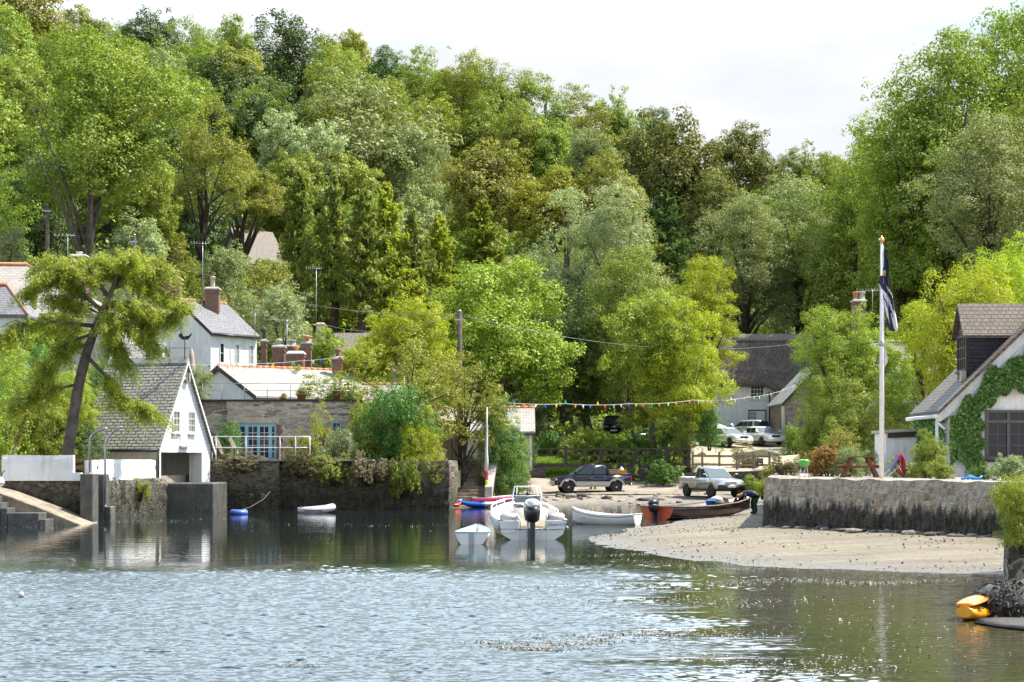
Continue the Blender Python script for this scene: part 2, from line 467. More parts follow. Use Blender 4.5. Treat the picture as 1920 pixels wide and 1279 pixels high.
def watermat():
    b = new('harbour_water')
    pos = b.n('NewGeometry').outputs['Position']
    sp = b.n('SeparateXYZ', {0: pos})
    def nz(scale, sc, detail, rough=.5, dist=0):
        mp = b.n('Mapping', {'Vector': pos, 'Scale': sc}).outputs[0]
        return b.noise(mp, scale, detail, rough, dist)
    # a breeze ruffles the near water; sheltered water beyond it lies almost flat
    edge = b.math('ADD', sp.outputs[1], b.math('MULTIPLY', b.math('SUBTRACT', nz(.16, (.5, 1, 1), 5, .6), .5), 10.0))
    near = b.n('MapRange', {0: edge, 1: 46.5, 2: 37.5, 3: 0.0, 4: 1.0}, interpolation_type='SMOOTHSTEP').outputs[0]
    xx = b.math('ADD', sp.outputs[0], b.math('MULTIPLY', b.math('SUBTRACT', nz(.3, (.4, 1.6, 1), 5, .6), .5), 9.0))
    xr = b.math('SUBTRACT', xx, b.math('MULTIPLY', sp.outputs[1], .055))
    lee = b.n('MapRange', {0: xr, 1: -.3, 2: 2.2, 3: 1.0, 4: 0.10}, interpolation_type='SMOOTHSTEP').outputs[0]
    wind = b.math('MULTIPLY', near, lee)
    amp = b.math('ADD', .010, b.math('MULTIPLY', wind, .10))
    rip = b.math('ADD', nz(3.4, (.75, 1.1, 1), 3, .55, .4), b.math('MULTIPLY', nz(1.1, (.6, 1.2, 1), 2), .9))
    h = b.math('MULTIPLY', rip, amp)
    swell = b.math('MULTIPLY', nz(.8, (.12, 1.3, 1), 3), .02)
    h = b.math('ADD', h, swell)
    nr = b.bump(h, 1.0, .35)
    shal = b.n('MapRange', {0: xr, 1: 0.0, 2: 5.0}).outputs[0]
    col = b.mix(shal, (.010, .018, .016), (.060, .056, .028))
    p = b.pbsdf(col, .035, nr, 0, .5, 0, 0, 1.33)
    b.nt.links.new(b.math('ADD', .035, b.math('MULTIPLY', wind, .24)), p.inputs['Roughness'])
watermat()

def M(n): return MATS[n]

# ------------------------------------------------------------------ camera, light, sky
cam = bpy.data.cameras.new('Camera'); camo = bpy.data.objects.new('Camera', cam); COL.objects.link(camo)
camo.location = (0, 0, HC); camo.rotation_euler = (R(90), 0, 0)
cam.sensor_width = 36; cam.lens = F / 1920 * 36; cam.shift_y = (YH - 639.5) / 1920
cam.clip_end = 3000; cam.clip_start = .5
SC.camera = camo

SUN_AZ, SUN_EL = R(74), R(58)       # azimuth to the right of straight ahead
sd = Vector((math.sin(SUN_AZ) * math.cos(SUN_EL), math.cos(SUN_AZ) * math.cos(SUN_EL), math.sin(SUN_EL)))
sun = bpy.data.lights.new('Sun', 'SUN'); suno = bpy.data.objects.new('Sun', sun); COL.objects.link(suno)
sun.energy = 5.0; sun.angle = R(.5); sun.color = (1, .955, .88)
suno.rotation_euler = (-sd).to_track_quat('-Z', 'Y').to_euler()

W = bpy.data.worlds.new('World'); SC.world = W; W.use_nodes = True
wn = W.node_tree; wn.nodes.clear()
wb = NB.__new__(NB); wb.nt = wn; wb.out = wn.nodes.new('ShaderNodeOutputWorld')
sky = wb.n('TexSky'); sky.sky_type = 'NISHITA'; sky.sun_disc = False
sky.sun_elevation = SUN_EL; sky.sun_rotation = SUN_AZ
sky.air_density = 1.0; sky.dust_density = 1.0
b1 = wb.n('Background', {'Color': sky.outputs[0], 'Strength': .12})
tc = wn.nodes.new('ShaderNodeTexCoord')
mp = wb.n('Mapping', {'Vector': tc.outputs['Generated'], 'Scale': (1.0, 1.0, 2.6), 'Location': (.35, .1, .2)})
cn = wb.noise(mp.outputs[0], 3.2, 8, .58, .3)
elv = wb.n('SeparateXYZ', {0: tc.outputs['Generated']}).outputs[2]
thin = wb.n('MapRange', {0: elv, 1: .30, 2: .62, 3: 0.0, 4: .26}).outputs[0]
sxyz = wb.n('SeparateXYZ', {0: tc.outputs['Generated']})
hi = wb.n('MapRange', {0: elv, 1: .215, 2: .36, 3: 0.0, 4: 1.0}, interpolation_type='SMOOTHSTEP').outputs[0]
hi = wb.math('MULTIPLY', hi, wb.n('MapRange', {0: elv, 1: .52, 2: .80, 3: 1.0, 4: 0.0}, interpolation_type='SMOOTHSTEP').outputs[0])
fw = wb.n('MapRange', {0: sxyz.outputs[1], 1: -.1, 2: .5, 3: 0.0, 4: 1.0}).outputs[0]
glow = wb.math('ADD', .54, wb.math('ADD', wb.math('MULTIPLY', wb.math('MULTIPLY', hi, fw), 3.6), wb.math('MULTIPLY', wb.math('SUBTRACT', 1.0, fw), .50)))     # added unseen glow: high band brightens the water, clouds behind fill shaded walls
ahead = wb.math('MULTIPLY', wb.n('SeparateXYZ', {0: tc.outputs['Generated']}).outputs[1], .06)      # cover weighted ahead to shape the fill, a little more open sky behind
cmask = wb.ramp(wb.math('ADD', wb.math('SUBTRACT', cn, thin), ahead), [(.28, 0), (.48, 1)])
cshade = wb.mix(wb.ramp(wb.noise(mp.outputs[0], 5.5, 6, .6), [(.38, 0), (.60, 1)]), (.85, .90, .97), (1.0, 1.0, 1.0))
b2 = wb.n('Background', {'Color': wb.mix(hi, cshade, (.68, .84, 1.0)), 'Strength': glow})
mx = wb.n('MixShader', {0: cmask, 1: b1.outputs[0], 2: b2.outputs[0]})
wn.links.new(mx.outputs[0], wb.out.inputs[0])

SC.view_settings.view_transform = 'Standard'; SC.view_settings.look = 'None'
SC.view_settings.exposure = .92; SC.view_settings.gamma = 1; SC.view_settings.use_curve_mapping = False
SC.render.engine = 'CYCLES'
SC.cycles.max_bounces = 8; SC.cycles.diffuse_bounces = 3; SC.cycles.glossy_bounces = 4
SC.cycles.transmission_bounces = 4; SC.cycles.transparent_max_bounces = 8
SC.cycles.caustics_reflective = False; SC.cycles.caustics_refractive = False
SC.cycles.use_denoising = True
# ------------------------------------------------------------------ ground
PXC = [-900, 0, 300, 600, 826, 846, 900, 1000, 1200, 1285, 1310, 1442, 1466, 1500, 1700, 1920, 2900]
DR = {
 80:   [-1.2] * 17,
 91.7: [-1.2] * 12 + [-1.0] * 5,
 92.3: [2.3, 2.3, 2.3, 2.3, 2.2, -.6, -.6, -.6, -.6, -.6, -.6, -.6, 1.4, 1.5, 1.5, 1.5, 1.5],
 100: [3.2, 3.2, 2.8, 2.4, 2.3, -.3, -.3, -.3, -.3, -.3, -.3, -.3, 1.6, 1.7, 1.7, 1.7, 1.7],
 111: [5.2, 5.0, 4.4, 3.2, 2.4, .30, .30, .30, .30, .20, .15, .15, 1.7, 1.9, 2.2, 2.8, 3.0],
 112.8: [5.4, 5.2, 4.6, 3.3, 2.5, .42, .42, .42, .42, .40, 1.65, 1.75, 1.75, 1.9, 2.4, 3.0, 3.3],
 118: [6.2, 6.0, 5.2, 3.8, 2.6, 1.75, .9, 1.2, .95, 1.0, 2.0, 2.1, 2.1, 2.2, 3.2, 4.5, 5.0],
 130: [9, 9, 7.5, 5.5, 4.5, 3.75, 3.0, 2.4, 2.6, 2.6, 2.8, 2.9, 2.9, 3.0, 6, 9, 10],
 140: [12, 12, 10, 8, 6.5, 5.5, 4.5, 3.5, 3.5, 3.4, 3.6, 3.6, 3.6, 4, 8, 13, 14],
 160: [20, 20, 17, 13, 10, 9.0, 8, 6.5, 6, 6, 5.5, 5.4, 5.4, 6, 12, 19, 22],
 200: [36, 36, 31, 26, 19, 17.0, 15, 13, 11, 11, 11, 11, 11, 12, 20, 30, 34],
 260: [57, 57, 51, 47, 38, 36.0, 34, 31, 27, 26, 25, 23, 23, 22, 32, 42, 50],
 330: [73, 72, 67, 66, 62, 61.0, 60, 57, 52, 49, 48, 44, 44, 42, 46, 54, 60],
 430: [74, 73, 70, 67, 64, 62.5, 61, 57, 52, 49, 48, 44, 44, 42, 46, 54, 60],
 800:  [30] * 17,
}
DK = sorted(DR)
_T = np.array([DR[k] for k in DK], dtype=float)

def Zg(px, D):
    px = min(max(px, PXC[0]), PXC[-1]); D = min(max(D, DK[0]), DK[-1])
    row = [np.interp(px, PXC, _T[i]) for i in range(len(DK))]
    return float(np.interp(D, DK, row))

def build_hill():
    cols = list(range(-900, 1250, 30)) + list(range(1250, 1520, 10)) + list(range(1520, 2901, 30))
    rows = [80, 86, 91.7, 92.3, 94, 97, 100, 104, 108, 111, 112.8, 115, 118, 122, 126, 130, 135, 140, 147, 154] + list(range(162, 340, 8)) + [350, 380, 430, 520, 650, 800]
    vs = []; fs = []; n = len(cols)
    for D in rows:
        for p in cols:
            z = Zg(p, D)
            if D > 120: z += (mnoise.noise((p * .02, D * .09, 0))) * min(1.2, (D - 120) * .03)
            vs.append((X_(p, D), D, z))
    for i in range(len(rows) - 1):
        for j in range(n - 1):
            fs.append((i * n + j, i * n + j + 1, (i + 1) * n + j + 1, (i + 1) * n + j))
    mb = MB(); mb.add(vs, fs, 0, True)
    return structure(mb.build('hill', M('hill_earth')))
build_hill()

# foreshore: sand spit, shingle hard and the bed that slopes under the water
SHORE = [(3400, 1085), (1900, 1078), (1650, 1071), (1400, 1060), (1250, 1046), (1150, 1031), (1100, 1017), (1110, 1008), (1180, 992), (1240, 981), (1320, 970), (1335, 963), (1318, 956), (1285, 950), (1200, 947), (1100, 948.5), (1000, 951), (900, 952), (820, 953)]
SH = np.array([((p - CX) / F * (8500 / (y - 862)), 8500 / (y - 862)) for p, y in SHORE] + [(-5, 150), (95, 150)])

def shore_d(x, y):
    A = SH; B = np.roll(SH, -1, axis=0)
    x = np.asarray(x)[..., None]; y = np.asarray(y)[..., None]
    ab = B - A
    t = np.clip(((x - A[:, 0]) * ab[:, 0] + (y - A[:, 1]) * ab[:, 1]) / (ab ** 2).sum(1), 0, 1)
    d = np.sqrt((x - A[:, 0] - t * ab[:, 0]) ** 2 + (y - A[:, 1] - t * ab[:, 1]) ** 2).min(-1)
    cr = ((A[:, 1] > y) != (B[:, 1] > y)) & (x < (B[:, 0] - A[:, 0]) * (y - A[:, 1]) / (B[:, 1] - A[:, 1] + 1e-12) + A[:, 0])
    return np.where(cr.sum(-1) % 2 == 1, d, -d)

def Zs(x, y):
    d = shore_d(x, y)
    return np.where(d < 0, .06 * d, np.where(d < 6, .05 * d, .30 + .035 * (d - 6)))

def build_foreshore():
    xs = np.arange(-9, 62, .5); ys = np.concatenate([np.arange(33, 60, .4), np.arange(60, 119, .6)])
    XX, YY = np.meshgrid(xs, ys); ZZ = Zs(XX, YY)
    dd = shore_d(XX, YY)
    vs = []
    for i in range(len(ys)):
        for j in range(len(xs)):
            x, y = XX[i, j], YY[i, j]
            z = ZZ[i, j] + (mnoise.noise((x * .45, y * .3, 1)) * .045 + mnoise.noise((x * 1.7, y * 1.2, 5)) * .022)
            if y > 92: z += abs(mnoise.noise((x * 2.3, y * 1.1, 9))) * .05 * min(1, max(0, dd[i, j] / 3))
            vs.append((x, y, z))
    n = len(xs); fs = []
    for i in range(len(ys) - 1):
        for j in range(n - 1):
            if max(dd[i, j], dd[i + 1, j + 1], dd[i, j + 1], dd[i + 1, j]) < -9: continue
            fs.append((i * n + j, i * n + j + 1, (i + 1) * n + j + 1, (i + 1) * n + j))
    mb = MB(); mb.add(vs, fs, 0, True)
    structure(mb.build('foreshore', M('sand')))
build_foreshore()

def ground_patch(name, mat, pxs, Ds, fn, edge=0):
    vs = []; fs = []; n = len(pxs)
    for D in Ds:
        for p in pxs: vs.append((X_(p, D), D, fn(p, D)))
    for i in range(len(Ds) - 1):
        for j in range(n - 1): fs.append((i * n + j, i * n + j + 1, (i + 1) * n + j + 1, (i + 1) * n + j))
    mb = MB(); mb.add(vs, fs, 0, True)
    return structure(mb.build(name, M(mat)))

# harbour water: one sheet, with real wavelets where the breeze ruffles the near water
_wr = np.random.default_rng(77)
_wl = np.exp(_wr.uniform(math.log(.12), math.log(.38), 46)); _wa = np.deg2rad(_wr.normal(-80, 52, 46)); _wp = _wr.uniform(0, 6.28, 46)
def wave_mask(x, y):
    n1 = np.sin(x * .9 + y * .35) + np.sin(x * .37 - y * .8 + 1.3) + .6 * np.sin(x * 2.3 + y * 1.1)
    near = np.clip((46.0 - (y + n1 * 1.3)) / 8.5, 0, 1); near = near * near * (3 - 2 * near)
    xr = x + n1 * .55 + .9 * np.sin(y * 1.7 + x * .3) - y * .055
    lee = np.clip(1 - (xr + .2) / 2.6, 0, 1); lee = .16 + .84 * lee * lee * (3 - 2 * lee)
    return near * lee
def wave_z(x, y):
    z = np.zeros_like(x)
    for l, a, p in zip(_wl, _wa, _wp):
        k = 2 * math.pi / l
        z += WAVE * l ** .9 * np.sin(k * (np.cos(a) * x + np.sin(a) * y) + p + .6 * np.sin(.9 * x + p) + .4 * np.sin(.5 * y + 2 * p))
    return z * wave_mask(x, y)
WAVE = .0050
def build_water():
    pxs = np.linspace(-70, 1990, 620); Ds = [17.5]
    while Ds[-1] < 47: Ds.append(Ds[-1] + .045 + .0006 * (Ds[-1] - 17.5))
    Ds = np.array(Ds); PX, DD = np.meshgrid(pxs, Ds)
    x = (PX - CX) / F * DD; y = DD; z = wave_z(x, y)
    z[0, :] = z[-1, :] = 0; z[:, 0] = z[:, -1] = 0
    V = np.stack([x, y, z], -1).reshape(-1, 3); m = len(pxs); n = len(Ds)
    i, j = np.meshgrid(np.arange(n - 1), np.arange(m - 1), indexing='ij'); a = (i * m + j).ravel()
    Q = np.stack([a, a + 1, a + m + 1, a + m], 1)
    c = [0, m - 1, n * m - 1, (n - 1) * m]; o = len(V)
    V = np.concatenate([V, [(-900, -120, 0), (900, -120, 0), (900, 260, 0), (-900, 260, 0)]])
    Q = np.concatenate([Q, [(o, o + 1, c[1], c[0]), (o + 1, o + 2, c[2], c[1]), (o + 2, o + 3, c[3], c[2]), (o + 3, o, c[0], c[3])]])
    me = bpy.data.meshes.new('water'); me.vertices.add(len(V)); me.vertices.foreach_set('co', V.astype(np.float32).ravel())
    k = len(Q); me.loops.add(4 * k); me.loops.foreach_set('vertex_index', Q.astype(np.int32).ravel())
    me.polygons.add(k); me.polygons.foreach_set('loop_start', np.arange(0, 4 * k, 4, dtype=np.int32)); me.polygons.foreach_set('loop_total', np.full(k, 4, dtype=np.int32))
    me.polygons.foreach_set('use_smooth', np.ones(k, bool)); me.update(calc_edges=True)
    me.materials.append(M('harbour_water')); w = bpy.data.objects.new('water', me); COL.objects.link(w); structure(w)
build_water()
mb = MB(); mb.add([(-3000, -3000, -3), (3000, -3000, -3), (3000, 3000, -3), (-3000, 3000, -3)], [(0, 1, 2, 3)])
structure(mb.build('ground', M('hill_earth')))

# ------------------------------------------------------------------ foliage
def leaf_mesh(name, P, N, L, W, rng, axis=None, jit=.35, asp=1.0):
    """many small leaf blades: P positions, N facing, L x W size; axis = direction the blade runs in"""
    n = len(P)
    N = N / (np.linalg.norm(N, axis=1, keepdims=True) + 1e-9)
    A = rng.normal(size=(n, 3)) if axis is None else axis + rng.normal(size=(n, 3)) * jit
    A -= N * (A * N).sum(1, keepdims=True)
    A /= np.linalg.norm(A, axis=1, keepdims=True) + 1e-9
    B = np.cross(N, A)
    s = rng.uniform(.65, 1.35, (n, 1))
    a = A * (L * s / 2); b = B * (W * s / 2)
    a[:, 2] /= asp; b[:, 2] /= asp; N = N / np.array([1, 1, asp])
    V = np.stack([P - a, P + b - a * .1 + N * W * .12, P + a, P - b - a * .1 + N * W * .12], axis=1).reshape(-1, 3)
    me = bpy.data.meshes.new(name)
    me.vertices.add(4 * n); me.vertices.foreach_set('co', V.astype(np.float32).ravel())
    me.loops.add(4 * n); me.loops.foreach_set('vertex_index', np.arange(4 * n, dtype=np.int32))
    me.polygons.add(n)
    me.polygons.foreach_set('loop_start', np.arange(0, 4 * n, 4, dtype=np.int32))
    me.polygons.foreach_set('loop_total', np.full(n, 4, dtype=np.int32))
    me.update(calc_edges=True)
    return me

def sph(rng, n, zmin=-1):
    z = rng.uniform(zmin, 1, n); a = rng.uniform(0, 2 * np.pi, n); r = np.sqrt(1 - z * z)
    return np.stack([r * np.cos(a), r * np.sin(a), z], 1)

class Proto:
    pass

def crown_proto(name, seed, zcut=-.6, nclump=46, cr=.30, nleaf=9000, leaf=.075, flat=.72, inner=.3, lump=.5, up=.42, upr=False, asp=1.0, rnd=.30, sub=14):
    """crown in a unit box (x, y, z each -1..1) made for a tree whose height to width ratio is asp"""
    rng = np.random.default_rng(seed)
    d = sph(rng, nclump, zcut)
    lob = np.array([1 + lump * mnoise.noise((v[0] * 1.9 + seed, v[1] * 1.9, v[2] * 1.9)) for v in d])
    rr = np.where(rng.random(nclump) < inner, rng.uniform(.25, .65, nclump), rng.uniform(.72, .88, nclump)) * lob
    C = d * rr[:, None]; C[:, 2] *= asp
    rad = cr * rng.uniform(.5, 1.5, nclump) * min(1.25, asp ** .4)
    w = rad ** 2; w /= w.sum()
    ns = nclump * sub                                        # each bough carries its own leafy tufts
    ks = rng.choice(nclump, ns, p=w); sd_ = sph(rng, ns, -.75)
    so = sd_ * (rad[ks] * rng.uniform(.55, 1.12, ns))[:, None]; so[:, 2] *= flat
    S = C[ks] + so; sr = rad[ks] * rng.uniform(.20, .42, ns)
    j = rng.choice(ns, nleaf, p=sr ** 2 / (sr ** 2).sum())
    ld = sph(rng, nleaf, -.8)
    off = ld * (sr[j] * rng.uniform(.25, 1.05, nleaf) ** .5)[:, None]; off[:, 2] *= .62
    tip = rng.random(nleaf) < .05
    off[tip] *= rng.uniform(1.1, 1.6, (tip.sum(), 1))
    if upr: off[tip, 2] += rng.uniform(0, .06, tip.sum())
    P = S[j] + off
    N = ld * .75 + sd_[j] * .35 + rng.normal(size=(nleaf, 3)) * rnd + np.array([0, 0, up])
    q = np.percentile(np.abs(P[:, :2]), 98.5)
    zt = np.percentile(P[:, 2], 99.3); zb = np.percentile(P[:, 2], 1)
    def norm(Q): Q = Q.copy(); Q[:, :2] /= q; Q[:, 2] = (Q[:, 2] - zb) / (zt - zb) * 2 - 1; return Q
    p = Proto(); p.me = leaf_mesh(name, norm(P), N, leaf, leaf * .66, rng, None, .35, asp)
    p.c = norm(C)[np.argsort(-rr)]
    p.me.materials.append(M('leaf_mid'))
    return p

def conifer_proto(name, seed, nb=95, nleaf=70, leaf=.15, power=.8, droop=.25, hang=.5, H=3.0, bottom=.12):
    rng = np.random.default_rng(seed); P = []; A = []; N = []
    for i in range(nb):
        t = bottom + (1 - bottom) * (i / nb) ** .9
        Ln = max(.10, (1 - t) ** power) * rng.uniform(.35, 1.25)
        az = i * 2.4 + rng.normal() * .4
        dr = np.array([np.cos(az), np.sin(az), 0])
        n = int(nleaf * (.35 + Ln)); s = rng.uniform(.08, 1, n) ** .8
        side = np.array([-dr[1], dr[0], 0])
        w = rng.normal(size=n) * .16 * (1.15 - s) * Ln * 1.6
        z = t * H - droop * Ln * s + .30 * Ln * s ** 3 - np.abs(w) * .2 + rng.normal(size=n) * .02
        P.append(dr * (Ln * s)[:, None] + side * w[:, None] + np.array([0, 0, 1]) * z[:, None] + np.array([0, 0, -1]) * (rng.random(n) * hang * .16)[:, None])
        A.append(dr * .6 + side * np.sign(w)[:, None] * .5 + np.array([0, 0, -hang]))
        N.append(np.tile([0, 0, 1.], (n, 1)) + rng.normal(size=(n, 3)) * .5)
    P = np.concatenate(P); A = np.concatenate(A); N = np.concatenate(N)
    P[:, 2] = P[:, 2] / H * 2 - 1
    me = leaf_mesh(name, P, N, leaf, leaf * .38, rng, A)
    me.materials.append(M('leaf_conifer'))
    p = Proto(); p.me = me; p.c = None
    return p

KINDS = dict(
    round=dict(zcut=-.6, nclump=44, cr=.36, nleaf=26000, leaf=.052, n=3), cauli=dict(zcut=-.55, nclump=30, cr=.45, nleaf=27000, leaf=.052, flat=.8, inner=.25, lump=.4, n=3),
    airy=dict(zcut=-.85, nclump=56, cr=.30, nleaf=26000, leaf=.050, flat=.8, inner=.4, lump=.45, up=.25, upr=True, n=3), spread=dict(zcut=-.4, nclump=60, cr=.30, nleaf=24000, leaf=.052, flat=.5, lump=.35, n=1),
    tall=dict(zcut=-.9, nclump=70, cr=.29, nleaf=50000, leaf=.038, flat=.75, inner=.35, lump=.45, up=.3, upr=True, n=2), near=dict(zcut=-.75, nclump=54, cr=.32, nleaf=44000, leaf=.039, flat=.7, inner=.3, lump=.4, up=.35, upr=True, n=2),
    plate=dict(zcut=-.85, nclump=70, cr=.29, nleaf=42000, leaf=.041, flat=.42, inner=.35, lump=.4, up=.55, n=2), bush=dict(zcut=-.25, nclump=46, cr=.29, nleaf=14000, leaf=.06, flat=.85, n=2),
    sparse=dict(zcut=-.9, nclump=110, cr=.15, nleaf=14000, leaf=.044, flat=.9, inner=.45, lump=.4, up=.3, upr=True, n=2), pine=dict(zcut=-.35, nclump=70, cr=.21, nleaf=22000, leaf=.045, flat=.45, inner=.25, lump=.35, up=.5, n=1))
PR = {}; _cyc = {}
def proto(kind, asp=1.0):
    if kind in ('larch', 'spruce'):
        _cyc[kind] = _cyc.get(kind, -1) + 1; v = _cyc[kind] % 4; key = (kind, v)
        if key not in PR:
            PR[key] = conifer_proto('crown', 131 + v, 80, 125, .10, .6, .35, .9) if kind == 'larch' else conifer_proto('crown', 141 + v, 110, 130, .10, .6, .16, .4)
        return PR[key]
    bk = min((.55, .8, 1.1, 1.5, 2.1), key=lambda a: abs(math.log(a / max(.3, asp))))
    k = dict(KINDS[kind]); n = k.pop('n'); c = (kind, bk); _cyc[c] = _cyc.get(c, -1) + 1; v = _cyc[c] % n; key = (kind, bk, v)
    if key not in PR:
        PR[key] = crown_proto('crown', 11 + 37 * v + int(bk * 100) + 7 * list(KINDS).index(kind), asp=bk, **k)
    return PR[key]

def crown_obj(pr, mat, parent, loc, scale, rz):
    o = bpy.data.objects.new('crown', pr.me); COL.objects.link(o)
    o.parent = parent; o.location = loc; o.scale = scale; o.rotation_euler = (0, 0, rz)
    o.material_slots[0].link = 'OBJECT'; o.material_slots[0].material = M(mat)
    return o

TREES = []
def tree(px, yt, yb, w, D, kind, mat, label, name='tree', group=None, bark='bark', tr=None, limbs=None, base=None, bx=0, rnd=None, squash=1.0):
    """crown from row yt to yb and w wide at distance D; the trunk goes down to the ground there (bx: px the foot is shifted)"""
    rg = rnd or random.Random(int(px * 7 + yt * 13 + D))
    zt, zb = Z_(yt, D), Z_(yb, D)
    x = X_(px, D); xb = X_(px + bx, D)
    zg = (Zg(px + bx, D) if base is None else base)
    Rr = w / 2 / F * D; rzz = (zt - zb) / 2; zc = (zt + zb) / 2
    pr = proto(kind, rzz / Rr)
    root = thing(name, label, 'tree' if 'tree' in name or name in ('larch', 'conifer', 'pine') else 'bush', (xb, D, zg), 0, group)
    rot = rg.uniform(0, 6.28)
    crown_obj(pr, mat, root, (x - xb, 0, zc - zg), (Rr, Rr * squash, rzz), rot)
    # trunk and limbs
    r0 = tr if tr else .026 * (zt - zg) + .04
    mb = MB(); h = zc - zg; dx = x - xb
    top = h + (rzz * .35 if pr.c is not None else rzz * .85)
    pts = []; rad = []
    for i in range(7):
        t = i / 6
        pts.append((dx * t ** 1.3 + (rg.uniform(-1, 1) * .06 * Rr if 0 < i else 0), rg.uniform(-1, 1) * .05 * Rr if i else 0, -.4 + (top + .4) * t))
        rad.append(r0 * (1.25 if i == 0 else 1 - .75 * t))
    mb.tube(pts, rad, 9)
    nl = limbs if limbs is not None else (7 if D < 170 else 3)
    if pr.c is not None:
        cr, sr = math.cos(rot), math.sin(rot)
        for c in pr.c[:nl * 3:3]:
            e = Vector((dx + Rr * (c[0] * cr - c[1] * sr), Rr * squash * (c[0] * sr + c[1] * cr), h + rzz * c[2])) 
            t = rg.uniform(.35, .75); i = min(5, int(t * 6)); a = Vector(pts[i]).lerp(Vector(pts[i + 1]), t * 6 - i)
            if e.z < a.z + .3: a.z = max(.5, e.z - .3)
            m_ = a.lerp(e, .5) + Vector((0, 0, .10 * Rr))
            rr = r0 * (1 - .7 * t) * .55
            mb.tube([a, m_, a.lerp(e, .95)], [rr, rr * .6, rr * .2], 6)
    mb.build('trunk', M(bark), root)
    TREES.append((px, yt, yb, w, D))
    return root

def bush(px, yb, w, h, D, mat, label, kind='bush', base=None, name='bush', depth=None, group=None, cat='bush', lift=0):
    """leafy shrub: foot on row yb at distance D, w and h in pixels"""
    zb = Z_(yb, D) if base is None else base
    Rr = w / 2 / F * D; hh = h / F * D
    root = thing(name, label, cat, (X_(px, D), D, zb), 0, group)
    rg = random.Random(int(px * 3 + yb))
    crown_obj(proto(kind, hh * .53 / Rr), mat, root, (0, 0, hh * .5 + lift), (Rr, depth or Rr, hh * .53), rg.uniform(0, 6.28))
    mb = MB()
    for k in range(5):
        a = k * 1.257 + rg.random()
        mb.tube([(0.05 * math.cos(a), .05 * math.sin(a), -.2), (Rr * .3 * math.cos(a), Rr * .3 * math.sin(a), hh * .35), (Rr * .6 * math.cos(a), Rr * .6 * math.sin(a), hh * .7)], [.05, .035, .012], 5)
    mb.build('stem', M('bark'), root)
    return root

def SKY(px):     # row of the wood's skyline
    return np.interp(px, [-900, 0, 110, 190, 215, 280, 340, 380, 460, 540, 620, 700, 800, 900, 1000, 1100, 1200, 1300, 1380, 1450, 1580, 1640, 1700, 1800, 1920, 2900],
                     [-60, -30, 10, 40, 60, 25, 50, 40, 50, 35, 60, 92, 100, 118, 140, 170, 205, 225, 240, 285, 290, 230, 120, 85, 30, -40])

# ---- trees on the skyline and the wooded hillside, one by one
T = tree
T(-150, -60, 330, 330, 235, 'round', 'leaf_mid', 'broad green tree at the far left edge, high on the hillside')
T(40, -40, 200, 240, 275, 'cauli', 'leaf_olive', 'olive green tree in the top left corner of the wood')
T(150, 22, 160, 130, 290, 'round', 'leaf_brown', 'bronze topped small tree where the left skyline dips to the sky')
T(15, 110, 380, 230, 205, 'airy', 'leaf_mid', 'loose leaved green tree left of the tall ash with the bare trunk')
T(283, 22, 140, 130, 330, 'cauli', 'leaf_dark', 'dark domed tree alone on the skyline above the left dip')
T(235, 52, 140, 90, 335, 'round', 'leaf_dark', 'small dark tree at the left foot of the dark dome on the skyline')
T(365, 42, 200, 120, 315, 'airy', 'leaf_pale', 'pale feathery tree on the skyline right of the dark dome')
T(430, 38, 170, 110, 325, 'airy', 'leaf_mid', 'feathery green tree on the skyline left of the tallest dark tree')
T(320, 100, 300, 180, 265, 'round', 'leaf_mid', 'mid green tree behind the right shoulder of the tall ash')
T(445, 100, 275, 185, 255, 'cauli', 'leaf_dark', 'wide dark tree below the skyline, above the dome topped pine')
T(545, 30, 250, 165, 280, 'cauli', 'leaf_dark', 'tallest dark tree on the skyline, upright and dense')
T(505, 165, 320, 150, 225, 'cauli', 'leaf_dark', 'dark low tree behind the right side of the dome topped pine')
T(655, 62, 150, 105, 325, 'round', 'leaf_gold', 'yellow gold tree on the skyline right of the tallest dark tree')
T(620, 75, 220, 110, 300, 'round', 'leaf_olive', 'olive tree just below the yellow gold tree on the skyline')
T(640, 125, 320, 170, 265, 'airy', 'leaf_mid', 'tall light green tree between the tallest dark tree and the huge pale tree')
T(715, 92, 210, 105, 315, 'round', 'leaf_dark', 'dark green rounded tree on the skyline right of the yellow gold one')
T(790, 92, 270, 130, 300, 'airy', 'leaf_mid', 'feathery green tree on the middle skyline, left half of the ridge')
T(870, 102, 290, 120, 300, 'airy', 'leaf_olive', 'olive feathery tree on the middle skyline, before the ridge drops')
T(945, 118, 300, 130, 295, 'round', 'leaf_mid', 'rounded green tree on the middle skyline above the spreading oak')
T(1020, 138, 310, 125, 295, 'airy', 'leaf_mid', 'green tree on the sloping skyline, above the olive ochre tree')
T(1090, 165, 330, 125, 295, 'airy', 'leaf_olive', 'olive tree on the sloping skyline, left of the bronze beech')
T(1155, 185, 320, 115, 300, 'round', 'leaf_mid', 'green domed tree on the sloping skyline, touching the bronze beech')
T(1230, 208, 330, 110, 310, 'cauli', 'leaf_dark', 'dark green tree on the skyline directly behind the bronze beech')
T(730, 150, 330, 140, 255, 'round', 'leaf_mid', 'rounded green tree above and right of the huge pale tree')
T(810, 190, 340, 130, 250, 'airy', 'leaf_bright', 'light green tree on the hillside above the left side of the spreading oak')
T(885, 185, 340, 140, 250, 'round', 'leaf_mid', 'green tree in the middle of the hillside above the spreading oak')
T(960, 200, 340, 130, 245, 'airy', 'leaf_olive', 'olive tree in the middle of the hillside above the right of the spreading oak')
T(1035, 225, 350, 140, 245, 'round', 'leaf_mid', 'green tree on the hillside below the sloping skyline, left of two pale ones')
T(1105, 245, 360, 100, 235, 'airy', 'leaf_pale', 'grey green tree tucked beside the left flank of the bronze beech')
